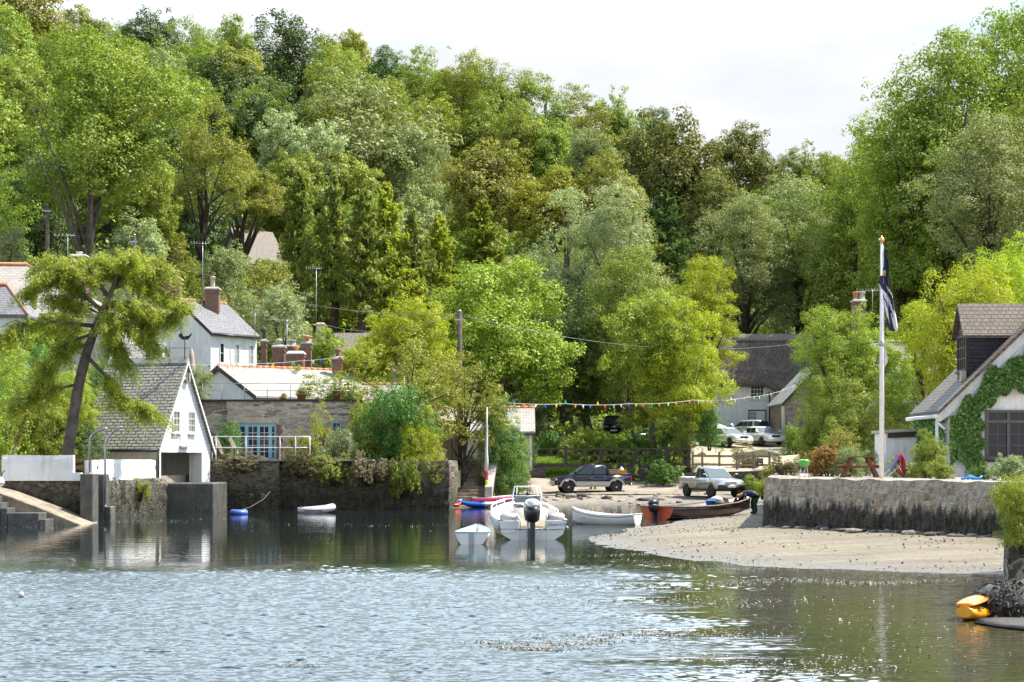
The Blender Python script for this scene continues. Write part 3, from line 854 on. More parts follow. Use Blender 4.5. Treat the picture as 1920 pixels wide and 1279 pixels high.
T(680, 165, 440, 290, 220, 'airy', 'leaf_pale', 'huge pale grey green tree in the middle of the left hillside')
T(780, 240, 430, 130, 215, 'airy', 'leaf_pale', 'pale tree behind the right edge of the huge pale tree')
T(555, 222, 350, 165, 205, 'airy', 'leaf_silver', 'silvery rounded tree right of the dome topped pine')
T(915, 275, 425, 195, 195, 'cauli', 'leaf_olive', 'spreading olive oak with a wide low dome, centre of the hillside')
T(1035, 318, 440, 150, 188, 'spread', 'leaf_gold', 'ochre gold spreading tree right of the olive oak')
T(1135, 300, 440, 165, 190, 'cauli', 'leaf_olive', 'olive tree between the ochre tree and the bronze beech')
T(1255, 222, 440, 235, 225, 'cauli', 'leaf_brown', 'massive bronze beech with deep shade beneath, on the right of the hill')
T(1385, 238, 360, 135, 270, 'cauli', 'leaf_brown', 'bronze domed tree at the end of the ridge against the sky')
T(1330, 330, 470, 130, 215, 'round', 'leaf_brown', 'lower bronze tree in front of the massive bronze beech')
T(1480, 280, 400, 110, 295, 'round', 'leaf_mid', 'first green tree right of the bronze dome at the end of the ridge')
T(1560, 285, 400, 120, 290, 'airy', 'leaf_mid', 'green tree on the low skyline between the ridge and the tall right trees')
T(1635, 240, 420, 120, 230, 'airy', 'leaf_bright', 'light green tree at the foot of the tall trees on the right')
# right hand group
T(1400, 375, 600, 170, 172, 'tall', 'leaf_pale', 'grey green ash left of the flagpole, nearest the thatched cottage', limbs=12)
T(1500, 335, 620, 190, 175, 'tall', 'leaf_pale', 'tall grey green ash with bare limbs showing, behind the thatched cottage', limbs=14)
T(1605, 300, 620, 190, 168, 'tall', 'leaf_mid', 'green ash directly behind the top of the flagpole', limbs=12)
T(1690, 180, 560, 190, 160, 'tall', 'leaf_bright', 'bright green tree on the left flank of the tall right hand group', limbs=8)
T(1770, 80, 560, 300, 158, 'tall', 'leaf_mid', 'tallest tree of the right hand group, its top against white cloud', limbs=12)
T(1905, 22, 500, 280, 162, 'tall', 'leaf_mid', 'tall thin topped tree at the right edge of the picture', limbs=10)
T(1850, 230, 560, 240, 138, 'tall', 'leaf_pale', 'pale leaved tree low in front of the tall right hand group', limbs=10)
T(2050, 60, 520, 280, 150, 'tall', 'leaf_mid', 'tall tree just beyond the right edge of the picture', limbs=6)
# left hand group
T(175, 62, 370, 310, 130, 'tall', 'leaf_mid', 'very tall ash with a long bare trunk on the left', tr=.42, limbs=16, bx=-22, bark='bark_grey')
T(-40, 260, 520, 200, 135, 'near', 'leaf_mid', 'shady green tree at the left edge behind the pale slate roof')
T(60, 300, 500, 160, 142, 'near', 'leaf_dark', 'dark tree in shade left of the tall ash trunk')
T(255, 300, 440, 150, 145, 'near', 'leaf_bright', 'light green tree under the right side of the tall ash', limbs=6)
T(390, 182, 400, 155, 150, 'pine', 'leaf_olive', 'dome topped pine with a dark bare trunk', name='pine', tr=.30, limbs=18, bx=-14)
T(470, 300, 425, 130, 156, 'plate', 'leaf_olive', 'olive spreading tree at the right of the dome topped pine', limbs=10, bx=-30)
T(330, 380, 470, 100, 150, 'near', 'leaf_dark', 'dark low tree left of the pine trunk')
# larches and conifers on the middle slope
for i, (px, yt, yb, w, D, k, m, l) in enumerate([
    (562, 320, 560, 120, 152, 'larch', 'leaf_conifer', 'leftmost feathery conifer, right of the grey thatched roof'),
    (625, 318, 590, 120, 150, 'larch', 'leaf_conifer', 'second feathery conifer right of the grey thatched roof'),
    (682, 355, 610, 115, 147, 'spruce', 'leaf_conifer', 'dark columned conifer above the cream chimney'),
    (724, 338, 600, 135, 149, 'larch', 'leaf_larch', 'tallest feathery conifer with a pale bare trunk'),
    (775, 390, 600, 100, 150, 'larch', 'leaf_conifer', 'thin conifer right of the tallest feathery one'),
    (822, 400, 580, 110, 152, 'larch', 'leaf_larch', 'small feathery conifer left of the green cypress'),
    (905, 375, 600, 130, 155, 'spruce', 'leaf_mid', 'green cypress shaped conifer above the horse chestnut'),
    (1245, 355, 600, 130, 178, 'spruce', 'leaf_dark', 'dark conifer below the massive bronze beech'),
    (1210, 400, 600, 110, 172, 'larch', 'leaf_conifer', 'feathery conifer behind the right of the white poplar')]):
    T(px, yt, yb, w * 1.35, D, k, m, l, name='conifer')
# trees round the ford
T(1060, 360, 720, 190, 152, 'tall', 'leaf_silver', 'white poplar, left of the pair, with pale shimmering leaves', limbs=10)
T(1165, 350, 700, 180, 150, 'tall', 'leaf_silver', 'white poplar, right of the pair, its top thin and pale', limbs=10)
T(925, 490, 760, 270, 128, 'plate', 'leaf_bright', 'horse chestnut with drooping pale green fans behind the utility pole', tr=.28, limbs=14, bx=20, bark='bark_grey')
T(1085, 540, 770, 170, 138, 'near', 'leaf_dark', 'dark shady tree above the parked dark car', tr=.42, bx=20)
T(1180, 470, 740, 190, 136, 'near', 'leaf_mid', 'mid green tree in the middle of the clump by the ford', tr=.4, limbs=10)
T(1322, 488, 680, 135, 140, 'plate', 'leaf_lime', 'yellow green tree with rounded tops left of the thatched cottage', limbs=8)
T(1225, 560, 790, 200, 124, 'plate', 'leaf_bright', 'fresh green tree behind the bunting, second trunk from the cottage', tr=.22, limbs=14, bark='bark_grey')
T(1285, 568, 800, 150, 121, 'plate', 'leaf_lime', 'sunlit lime green tree with slim trunks behind the wooden fence', tr=.20, limbs=14, bark='bark_grey')
T(1010, 610, 800, 110, 134, 'near', 'leaf_dark', 'dark shady tree left of the big leaning trunk', tr=.4)
T(760, 566, 720, 185, 114, 'near', 'leaf_lime', 'bright yellow green tree left of the utility pole', limbs=10)
T(690, 640, 740, 110, 112, 'near', 'leaf_lime', 'low yellow green tree behind the slate roof')
T(770, 640, 850, 200, 96.5, 'sparse', 'leaf_olive', 'thin leaved old tree with dark forked trunk on the quay', tr=.26, limbs=26, bx=-10)
T(868, 665, 830, 150, 100, 'sparse', 'leaf_olive', 'thin leaved twiggy tree by the foot of the utility pole', tr=.15, limbs=20)
T(640, 700, 800, 150, 99, 'sparse', 'leaf_mid', 'pale twiggy tree overhanging the stone house corner', tr=.12, limbs=16, bx=40)
T(1552, 580, 790, 122, 92, 'near', 'leaf_bright', 'bright green maple left of the flagpole', limbs=14, base=1.86, tr=.2, bx=30)
T(1625, 590, 760, 140, 93, 'near', 'leaf_bright', 'bright green maple directly behind the flagpole', limbs=14, base=1.86, tr=.2, bx=-20)
T(1800, 500, 740, 210, 88, 'near', 'leaf_lime', 'lime green tree behind the dormer window', limbs=12, base=1.86)
T(1895, 445, 640, 150, 96, 'near', 'leaf_lime', 'lime green tree rising behind the cottage roof at the right edge', limbs=8, base=1.86)
T(1730, 570, 740, 110, 95, 'near', 'leaf_lime', 'small yellow green tree between the flag and the dormer', limbs=8, base=1.86)

# trees packed between those: nothing tells these apart, so each colour is a group
def filler():
    rg = random.Random(5); pts = []
    kinds = [('round', 'leaf_mid', 'mid green'), ('airy', 'leaf_mid', 'mid green'), ('cauli', 'leaf_dark', 'dark green'), ('airy', 'leaf_pale', 'grey green'), ('round', 'leaf_olive', 'olive green'), ('airy', 'leaf_bright', 'light green'), ('cauli', 'leaf_mid', 'mid green')]
    tries = 0
    while len(pts) < 240 and tries < 9000:
        tries += 1
        px = rg.uniform(-250, 2150); D = rg.uniform(158, 345)
        if 1380 < px < 1700 and D < 190: continue
        if 405 < px < 545 and D < 192: continue
        x = X_(px, D); ok = all((x - a) ** 2 + (D - b) ** 2 > (5.4 + (D - 150) * .012) ** 2 for a, b in pts)
        if not ok: continue
        zg = Zg(px, D); h = rg.uniform(8, 13)
        yt = YH - (zg + h - HC) * F / D
        lim = float(SKY(px)) + 14
        if yt < lim:
            h = (YH - lim) * D / F + HC - zg
            if h < 5: continue
            yt = lim
        w = min(rg.uniform(7.5, 12.5), h * 1.05) * F / D
        pts.append((x, D))
        k, m, c = rg.choice(kinds)
        yb = yt + min(h * .85, 9.0) * F / D; yb = min(yb, yt + w * .92)
        T(px, yt, yb, w, D, k, m, c + ' tree among the many packed between larger crowns on the hillside', group=c + ' trees packed on the hillside', rnd=rg)
filler()

def undergrowth():
    rng = np.random.default_rng(3); P = []
    n = 90000
    px = rng.uniform(-300, 2300, n); D = 118 + (rng.random(n) ** 1.3) * 210
    z = np.array([Zg(a, b) for a, b in zip(px, D)])
    keep = np.ones(n, bool)
    keep &= ~((px > 985) & (px < 1085) & (D < 136))
    keep &= ~((px > 1285) & (px < 1500) & (D < 152))
    keep &= ~((px < 860) & (D < 124))
    keep &= ~((px > 1440) & (D < 122))
    big = np.array([max(0, mnoise.noise((a * .03, b * .12, 4)) + .35) for a, b in zip(px, D)])
    h = rng.random(n) ** 1.5 * (0.5 + 3.2 * big) * np.where(D < 135, .55, 1)
    P = np.stack([(px - CX) / F * D, D, z + h], 1)[keep]
    N = rng.normal(size=P.shape) * .7 + np.array([0, -.2, .6])
    me = leaf_mesh('undergrowth', P, N, .5, .3, rng)
    me.materials.append(M('leaf_mid'))
    o = bpy.data.objects.new('undergrowth', me); COL.objects.link(o)
    tag(o, 'dark green undergrowth covering the slope beneath the trees', 'undergrowth', None, 'stuff')
undergrowth()

def spray_tree(name, label, D, trunk, trad, branches, base, mat, seed, leaf=(.30, .055), dens=1.0, twig=8, cat='tree', barkm='bark', hang=.75):
    """tree drawn by its boughs: px paths at distance D, each with drooping needle sprays"""
    rng = np.random.default_rng(seed); rg = random.Random(seed)
    o = Vector((X_(trunk[0][0], D), D, base))
    root = thing(name, label, cat, o)
    mb = MB()
    tp = [at(p, y, D) - o for p, y in trunk]; tp[0].z = -.3
    mb.tube(tp, trad, 10)
    P = []; A = []
    for bi, (path, r) in enumerate(branches):
        dy = rg.uniform(-2.2, 2.2)
        pts = [at(p, y, D) - o + Vector((0, dy * (i / (len(path) - 1)) ** .8, 0)) for i, (p, y) in enumerate(path)]
        mb.tube(pts, [r * (1 - .8 * i / (len(pts) - 1)) for i in range(len(pts))], 6)
        nt = int(twig * len(path))
        for k in range(nt):
            t = rg.uniform(.18, 1) * (len(pts) - 1.001); i = int(t); a = pts[i].lerp(pts[i + 1], t - i)
            d = (pts[i + 1] - pts[i]).normalized()
            q = d * rg.uniform(.1, 1) + Vector((rg.uniform(-1, 1) * .7, rg.uniform(-1, 1), rg.uniform(-.4, .45)))
            q = q.normalized() * rg.uniform(.4, 1.1)
            e = a + q + Vector((0, 0, -.18)); m_ = a + q * .5 + Vector((0, 0, .08))
            mb.tube([a, m_, e], [.022, .014, .005], 4)
            n = int(120 * dens)
            s = rng.uniform(.1, 1.05, n)[:, None]
            base_p = (1 - s) ** 2 * np.array(a) + 2 * s * (1 - s) * np.array(m_) + s ** 2 * np.array(e)
            jit = rng.normal(size=(n, 3)) * .085
            jit[:, 2] -= rng.random(n) * .30
            P.append(base_p + jit)
            A.append(np.tile(np.array(q.normalized()) * .5, (n, 1)) + np.array([0, 0, -hang]) + rng.normal(size=(n, 3)) * .35)
    P = np.concatenate(P); A = np.concatenate(A)
    me = leaf_mesh('crown', P, rng.normal(size=P.shape) * .6 + np.array([.2, -.3, .9]), leaf[0], leaf[1], rng, A, .2)
    me.materials.append(M(mat))
    c = bpy.data.objects.new('crown', me); COL.objects.link(c); c.parent = root
    mb.build('trunk', M(barkm), root)
    return root

spray_tree('larch', 'leaning larch with drooping yellow green boughs over the boathouse roof', 78,
    [(122, 862), (136, 790), (148, 720), (163, 660), (180, 612), (197, 572), (214, 535), (222, 505)], [.29, .25, .23, .21, .18, .14, .09, .05],
    [([(192, 585), (150, 545), (105, 520), (50, 548)], .10), ([(205, 560), (165, 505), (112, 488), (68, 505)], .10), ([(208, 548), (232, 505), (262, 490), (300, 500)], .08),
     ([(200, 570), (250, 566), (300, 588), (325, 600), (348, 578)], .11), ([(195, 585), (240, 606), (272, 630), (300, 652)], .10), ([(182, 612), (120, 606), (62, 612), (18, 645)], .11),
     ([(170, 645), (120, 655), (60, 700)], .10), ([(160, 665), (196, 705), (216, 742), (246, 756), (278, 772)], .10), ([(150, 720), (92, 735), (40, 765)], .08),
     ([(214, 540), (212, 505), (190, 486), (150, 490)], .08), ([(186, 602), (222, 640), (240, 690)], .08), ([(214, 540), (250, 525), (290, 540), (312, 560)], .08),
     ([(205, 556), (180, 520), (135, 505), (90, 520)], .07), ([(220, 520), (240, 495), (250, 488)], .05), ([(196, 580), (230, 570), (262, 595), (285, 620)], .07),
     ([(176, 625), (140, 640), (100, 680), (90, 720)], .07), ([(200, 575), (215, 600), (225, 650)], .06), ([(190, 590), (150, 570), (110, 560)], .06)],
    2.3, 'leaf_larch', 17, leaf=(.16, .032), twig=13, dens=1.3, barkm='bark_grey', hang=.5)
# ------------------------------------------------------------------ building helpers
def window(parent, o, u, n, w, h, nx, ny, fm, gm, fw=.07, dep=.05, bar=.025, name='window', sill=None, cat=None):
    """o lower left corner on the wall, u unit vector along the wall, n outward normal"""
    o, u, n = Vector(o), Vector(u).normalized(), Vector(n).normalized(); z = Vector((0, 0, 1))
    b = MB(); o2 = o + n * .004
    b.obox(o2, u * w, n * dep, z * fw); b.obox(o2 + z * (h - fw), u * w, n * dep, z * fw)
    b.obox(o2 + z * fw, u * fw, n * dep, z * (h - 2 * fw)); b.obox(o2 + z * fw + u * (w - fw), u * fw, n * dep, z * (h - 2 * fw))
    iw, ih = w - 2 * fw, h - 2 * fw
    for i in range(1, nx):
        b.obox(o2 + u * (fw + iw * i / nx - bar / 2) + z * fw, u * bar, n * (dep * .7), z * ih)
    for j in range(1, ny):
        b.obox(o2 + u * fw + z * (fw + ih * j / ny - bar / 2), u * iw, n * (dep * .62), z * bar)
    if sill: b.obox(o2 - u * .06 - z * .07, u * (w + .12), n * (dep + .06), z * .068)
    f = b.build(name, M(fm), parent)
    g = MB(); g.obox(o2 + u * fw + z * fw, u * iw, n * (dep * .3), z * ih); g.build('pane', M(gm), f)
    return f

def gable_house(name, label, cat, px, D, base, rot, L, W, hw, hr, wall, roof, ridge='terracotta', ovx=.18, ovy=.25, th=.10, x0=None, gable=None, barge=None, gutter=None):
    t = thing(name, label, cat, (X_(px, D), D, base), R(rot))
    b = MB(); pent = [(0, 0, -.6), (0, W, -.6), (0, W, hw), (0, W / 2, hw + hr), (0, 0, hw)]
    b.prism(pent, (L, 0, 0)); b.build('wall', M(wall), t)
    s = hr / (W / 2); lift = .025
    b = MB()
    for sg in (0, 1):
        ye, zr = -ovy, hw - ovy * s
        q = [(-ovx, ye, zr + lift), (-ovx, W / 2 - .003, hw + hr + lift - .003 * s), (-ovx, W / 2 - .003, hw + hr + lift + th), (-ovx, ye, zr + lift + th)]
        if sg: q = [(x, W - y, z) for x, y, z in q]
        b.prism(q, (L + 2 * ovx, 0, 0))
    r = b.build('roof', M(roof), t)
    if ridge:
        b = MB(); n = max(3, int((L + 2 * ovx) / .42)); st = (L + 2 * ovx) / n
        for i in range(n):
            xs = -ovx + i * st
            b.tube([(xs + .008, W / 2, hw + hr + th + .0), (xs + st - .008, W / 2, hw + hr + th + (.006 if i % 2 else .0))], .12, 8)
        b.build('ridge', M(ridge), t)
    if barge:
        b = MB()
        for sg in (0, 1):
            q = [(-ovx - .035, -ovy, hw - ovy * s - .14), (-ovx - .035, W / 2, hw + hr - .14), (-ovx - .035, W / 2, hw + hr + lift + th + .01), (-ovx - .035, -ovy, hw - ovy * s + lift + th + .01)]
            if sg: q = [(x, W - y, z) for x, y, z in q]
            b.prism(q, (.03, 0, 0))
        b.build('bargeboard', M(barge), t)
    if gutter:
        b = MB()
        b.tube([(-ovx, -ovy - .06, hw - ovy * s + .0), (L + ovx, -ovy - .06, hw - ovy * s)], .07, 8)
        b.build('gutter', M(gutter), t)
    return t

def chimney(px, yt, yb, w, D, label, mat='brick_stack', pots=(('terracotta', .14, .45),), cap='cement', name='chimney', deep=None, rot=0, base=None, group=None):
    zb = Z_(yb, D); h = (yb - yt) / F * D; ww = w / F * D; d = deep or ww * .8
    t = thing(name, label, 'chimney', (X_(px, D), D, zb), R(rot), group)
    b = MB(); b.box(-ww / 2, ww / 2, 0, d, -1.5, h); b.box(-ww / 2 - .05, ww / 2 + .05, -.05, d + .05, h * .80, h * .80 + .08)
    b.build('stack', M(mat), t)
    b = MB(); e = .07
    b.rings([[(-ww / 2 - e, -e, h), (ww / 2 + e, -e, h), (ww / 2 + e, d + e, h), (-ww / 2 - e, d + e, h)], [(-ww / 2 - e, -e, h + .08), (ww / 2 + e, -e, h + .08), (ww / 2 + e, d + e, h + .08), (-ww / 2 - e, d + e, h + .08)], [(-ww / 2 + .08, .08, h + .2), (ww / 2 - .08, .08, h + .2), (ww / 2 - .08, d - .08, h + .2), (-ww / 2 + .08, d - .08, h + .2)]], smooth=False)
    b.build('capping', M(cap), t)
    n = len(pots)
    for i, (pm, pr, ph) in enumerate(pots):
        x = (i - (n - 1) / 2) * ww / max(n, 1) * .95
        b = MB()
        if pm.startswith('ball'):
            b.lathe([(pr * .5, 0), (pr * .45, ph * .45), (pr, ph * .62), (pr * 1.05, ph * .78), (pr * .6, ph * .95), (.02, ph)], (x, d / 2, h + .17), 12); pm = pm[5:]
        else:
            b.lathe([(pr, 0), (pr * .85, ph * .15), (pr * .8, ph * .75), (pr * 1.05, ph * .82), (pr * 1.05, ph * .93), (pr * .85, ph)], (x, d / 2, h + .17), 12)
        b.build('pot', M(pm), t)
    return t

def rough_wall(name, label, path, z0, z1, thick, mat, amp=.07, step=.28, kind=None, cat='wall', cap=None, seed=0, back=True, lean=.0):
    """masonry wall along a plan path (x, y); the faces bulge and the top wanders like laid stone"""
    pts = [Vector((x, y, 0)) for x, y in path]
    P = []; acc = 0
    for a, b in zip(pts[:-1], pts[1:]):
        n = max(1, int((b - a).length / step))
        for i in range(n): P.append(a.lerp(b, i / n))
    P.append(pts[-1])
    nz = max(3, int((z1 - z0) / step) + 1); rows = []
    N = []
    for i in range(len(P)):
        t = (P[min(i + 1, len(P) - 1)] - P[max(i - 1, 0)]).normalized(); N.append(Vector((t.y, -t.x, 0)))
    mb = MB(); vs = []
    def topz(p): return z1 + amp * .8 * mnoise.noise((p.x * 1.3 + seed, p.y * 1.3, 3))
    for i, p in enumerate(P):
        tz = topz(p)
        for k in range(nz + 1):
            z = z0 + (tz - z0) * k / nz
            d = amp * (mnoise.noise((p.x * 2.1 + seed, p.y * 2.1, z * 2.6)) + .6 * mnoise.noise((p.x * 5.5, p.y * 5.5, z * 6 + seed))) + lean * (1 - k / nz)
            if k == nz: d -= .03
            vs.append(p + N[i] * d + Vector((0, 0, z)))
        q = p - N[i] * thick
        vs.append(q + Vector((0, 0, tz - .01))); vs.append(q + Vector((0, 0, z0)))
    m = nz + 3; fs = []
    for i in range(len(P) - 1):
        for k in range(m - 1):
            fs.append((i * m + k, (i + 1) * m + k, (i + 1) * m + k + 1, i * m + k + 1))
    e = (len(P) - 1) * m
    fs.append(tuple(range(m))); fs.append(tuple(e + k for k in range(m))[::-1])
    mb.add(vs, fs)
    o = mb.build(name, M(mat))
    if kind: o['kind'] = kind
    if label: tag(o, label, cat)
    return o

def railing(name, label, pts, h, mat='galv', rails=(1.0, .5), pr=.022, cat='railing', every=None):
    o = Vector(pts[0]); t = thing(name, label, cat, o)
    b = MB()
    for r in rails: b.tube([Vector(p) - o + Vector((0, 0, h * r)) for p in pts], pr, 6)
    b.build('rail', M(mat), t)
    for p in pts:
        q = Vector(p) - o
        MB().tube([q, q + Vector((0, 0, h))], pr * 1.1, 6).build('post', M(mat), t)
    return t

# ------------------------------------------------------------------ left quay
rough_wall('quay_wall', 'dark weedy stone quay wall below the plain white garden wall, lower left', [(X_(-320, 72), 72.1), (X_(152, 72), 72.1)], -.8, 1.82, 1.0, 'quay_wall', .09)
rough_wall('quay_wall', 'dark ferny stone quay wall below the dappled white wall beside the boathouse', [(X_(196, 76), 76), (X_(312, 85.3), 85.3)], -.8, 1.62, 1.0, 'quay_wall', .12, seed=4)
b = MB(); b.prism([(x, y, 1.0) for x, y in [(X_(-320, 72.5), 72.5), (X_(150, 72.5), 72.5), (X_(165, 75.4), 75.6), (X_(192, 76), 76.5), (X_(300, 85.6), 86), (X_(374, 91.2), 91.3), (X_(374, 92.6), 92.6), (X_(-320, 92.6), 92.6)]], (0, 0, .74)); structure(b.build('quay_ground', M('gravel')))
w1 = rough_wall('garden_wall', 'plain whitewashed garden wall at the far left, over the quay', [(X_(3, 72), 72.0), (X_(137, 72), 72.0)], 1.66, 2.68, .32, 'white_wash', .025, .2)
MB().box(X_(136.5, 72), X_(151, 72), 71.98, 72.4, 1.66, 1.98).build('step', M('white_wash'), w1)
rough_wall('garden_wall', 'whitewashed wall with rounded end, dappled by sun, beside the boathouse', [(X_(165, 75.3), 75.0), (X_(175, 75), 74.85), (X_(178, 75), 75.2), (X_(292, 84.8), 84.8)], 1.55, 2.50, .5, 'white_wash', .05, .2, seed=2)
def pillar(px, D, w, d, zt, label, step=None):
    t = thing('quay_pillar', label, 'pillar', (X_(px, D), D, 0))
    MB().box(0, w, 0, d, -.9, zt).build('shaft', M('cement_wet'), t, .03)
    if step:
        MB().box(w + .004, w + step[0], .02, d - .02, -.9, step[1]).build('step', M('cement_wet'), t, .03)
    return t
pillar(150, 71.3, .50, 1.0, 1.95, 'square concrete pillar on the quay, left of the two curved poles gap')
pillar(179, 74.2, .36, .9, 1.90, 'narrow concrete pillar with a low step on its right side', (.26, .58))
def davit(px, yb, yt, dx, D, label):
    zb = Z_(yb, D); zt = Z_(yt, D); x = X_(px, D); ex = dx / F * D
    b = MB(); pts = [(0, 0, 0), (0, 0, (zt - zb) * .72)]
    for i in range(1, 9):
        a = i / 8 * 1.25; pts.append((ex * (1 - math.cos(a)) * 1.45, -.05 * i / 8, (zt - zb) * (.72 + .28 * math.sin(a) / math.sin(1.25))))
    t = thing('curved_pole', label, 'pole', (x, D, zb))
    b.tube(pts, .04, 8); b.build('pipe', M('galv'), t)
    MB().lathe([(.075, 0), (.075, .03), (.05, .04)], (0, 0, 0), 10).build('flange', M('galv'), t)
    return t
davit(168, 889, 803, 34, 71.6, 'galvanised pole curving over to the right, left one of the pair')
davit(197, 950, 800, 33, 73.9, 'galvanised pole curving over to the right, right one of the pair, rusty at its tip')

# steps and ramp at the bottom left
def quay_steps():
    D = 69.2; t = thing('quay_steps', 'worn stone ramp and steps running down into the water, lower left corner', 'steps', (X_(0, D), D, 0))
    ox = X_(0, D)
    b = MB()
    prof = [(X_(-160, D) - ox, Z_(885, D)), (X_(0, D) - ox, Z_(924, D)), (X_(70, D) - ox, Z_(950, D)), (X_(152, D) - ox, .02), (X_(152, D) - ox, -.9), (X_(-160, D) - ox, -.9)]
    b.prism([(x, 0, z) for x, z in prof], (0, 2.8, 0)); b.build('ramp', M('ramp_stone'), t, .03)
    b = MB()
    for i, (p0, p1, y) in enumerate([(-160, -14, 915), (-14, 5, 931), (5, 17, 943), (17, 30, 953), (30, 88, 962), (88, 101, 974)]):
        b.box(X_(p0, D) - ox + .004 * i, X_(p1, D) - ox, -1.2 - .003 * i, -.006, -.9, Z_(y, 68))
    b.build('tread', M('cement_wet'), t, .015)
quay_steps()

# ------------------------------------------------------------------ boathouse
def boathouse():
    al = R(-20); D = 85.0
    t = thing('boathouse', 'white boarded boathouse with steep slate roof on the quay', 'boathouse', (X_(298, D), D, 1.43), al)
    W, Hw, Hr, L = 4.8, 1.80, 3.98, 4.1
    # cream rendered side, back and far walls, pier by the opening
    b = MB(); b.box(-L, -.02, 0, .22, -.02, Hw); b.box(-L, -L + .25, .22, W - .2, -.02, Hw); b.box(-L, -.72, W - .22, W, -.02, Hw)
    b.build('wall', M('cream_render'), t)
    MB().box(-.70, .0, W - .80, W, -.02, 1.415).build('pier', M('white_render'), t); MB().box(-.16, .0, 0, .16, -.02, 1.415).build('corner_post', M('white_render'), t)
    b = MB(); zb = 1.42
    b.prism([(0, -.05, zb), (0, W + .05, zb), (0, W + .05, Hw), (0, W / 2, Hw + Hr), (0, -.05, Hw)], (-.12, 0, 0))
    g = b.build('gable_boarding', M('shiplap_white'), t)
    s = Hr / (W / 2); b = MB()
    for sg in (0, 1):
        q = [(.16, -.22, Hw - .22 * s), (.16, W / 2, Hw + Hr + .02), (.16, W / 2, Hw + Hr + .14), (.16, -.22, Hw - .22 * s + .16)]
        if sg: q = [(x, W - y, z) for x, y, z in q]
        b.prism(q, (-L - .3, 0, 0))
    r = b.build('roof', M('slate_boat'), t)
    b = MB(); b.prism([(.18, W / 2 - .16, Hw + Hr - .06), (.18, W / 2 + .16, Hw + Hr - .06), (.18, W / 2, Hw + Hr + .24)], (-L - .34, 0, 0)); b.build('ridge', M('cement'), r)
    b = MB()
    for sg in (0, 1):
        q = [(.165, -.24, Hw - .24 * s - .12), (.165, W / 2, Hw + Hr - .13), (.165, W / 2, Hw + Hr + .03), (.165, -.24, Hw - .24 * s + .08)]
        if sg: q = [(x, W - y, z) for x, y, z in q]
        b.prism(q, (.03, 0, 0))
    b.build('bargeboard', M('white_paint'), t)
    b = MB(); b.tube([(.1, -.30, Hw - .30), (-L, -.30, Hw - .30)], .065, 8); b.tube([(.05, -.1, Hw - .35), (.05, -.12, 0)], .04, 8); b.build('gutter', M('black_plastic'), t)
    u, n = (0, 1, 0), (1, 0, 0)
    window(t, (0, 1.18, 2.36), u, n, .66, 1.06, 4, 3, 'white_paint', 'glass_dark', .06, .06, .03, sill=True)
    window(t, (0, 2.62, 2.36), u, n, .66, 1.06, 4, 3, 'white_paint', 'glass_dark', .06, .06, .03, sill=True)
    b = MB(); b.box(.004, .05, 1.90, 2.55, 1.74, 3.46); d = b.build('door', M('white_paint'), t)
    b = MB(); b.box(.004, .16, 1.82, 2.62, 1.66, 1.735); b.build('door_sill', M('cement'), t)
    b = MB(); b.box(.004, .2, W / 2 - .2, W / 2 + .2, Hw + Hr - .95, Hw + Hr - .85); b.box(.17, .25, W / 2 - .06, W / 2 + .1, Hw + Hr - .85, Hw + Hr - .55); b.build('hoist_beam', M('pale_wood'), t)
    # weather vane on the ridge
    v = thing('weather_vane', 'black iron weather vane with cockerel on the boathouse ridge', 'weather vane', Vector((X_(345, 87), 87.2, 7.45)))
    b = MB(); b.tube([(0, 0, -.35), (0, 0, .95)], .022, 6); b.tube([(-.75, 0, .42), (.45, 0, .42)], .014, 5)
    b.tube([(-.75, 0, -.35), (-.75, 0, .75)], .016, 5); b.build('spindle', M('black_wood'), v)
    b = MB(); b.prism([(-.30, 0, .98), (-.12, 0, .82), (.16, 0, .82), (.30, 0, 1.0), (.36, 0, 1.16), (.20, 0, 1.02), (-.05, 0, .98), (-.16, 0, 1.14), (-.27, 0, 1.10)], (0, .03, 0)); b.build('cockerel', M('black_wood'), v)
boathouse()
MB().box(X_(306, 85.5), X_(401, 85.5), 85.45, 89.5, -.9, 1.40).build('boathouse_plinth', M('cement_wet'), None, .05)
tag(bpy.data.objects['boathouse_plinth'], 'dark wet concrete block in the water, carrying the boathouse', 'plinth')

# dark roofed lean-to glimpsed behind the boathouse, picnic bench behind the white wall
gable_house('garden_shed', 'small shed with pale slate roof behind the leaning larch trunk', 'shed', 150, 92, 1.74, 0, 2.0, 2.2, 1.75, 1.0, 'boards_grey', 'slate_pale', None)

# ------------------------------------------------------------------ terrace quay and stone house
TZ = 2.45
rough_wall('terrace_wall', 'high weedy stone wall under the terrace, overhung with dry plants', [(X_(392, 91), 91), (X_(524, 91), 91), (X_(526, 91.4), 91.5), (X_(842, 91.4), 91.5), (X_(858, 97), 97)], -.9, TZ - .02, 1.0, 'quay_wall_high', .10, seed=9)
rough_wall('stone_ledge', 'low dark stone ledge at the foot of the terrace wall beside the plinth', [(X_(408, 90), 90.1), (X_(524, 90), 90.1)], -.9, .82, .9, 'quay_wall', .07, seed=12)
b = MB(); b.box(X_(374, 91), X_(700, 91), 90.85, 97.5, TZ - .02, TZ + .06); structure(b.build('terrace_paving', M('cement')))
b = MB(); b.box(X_(700, 91) + .004, X_(840, 91), 91.7, 104, -1, TZ); structure(b.build('quay_path', M('gravel')))

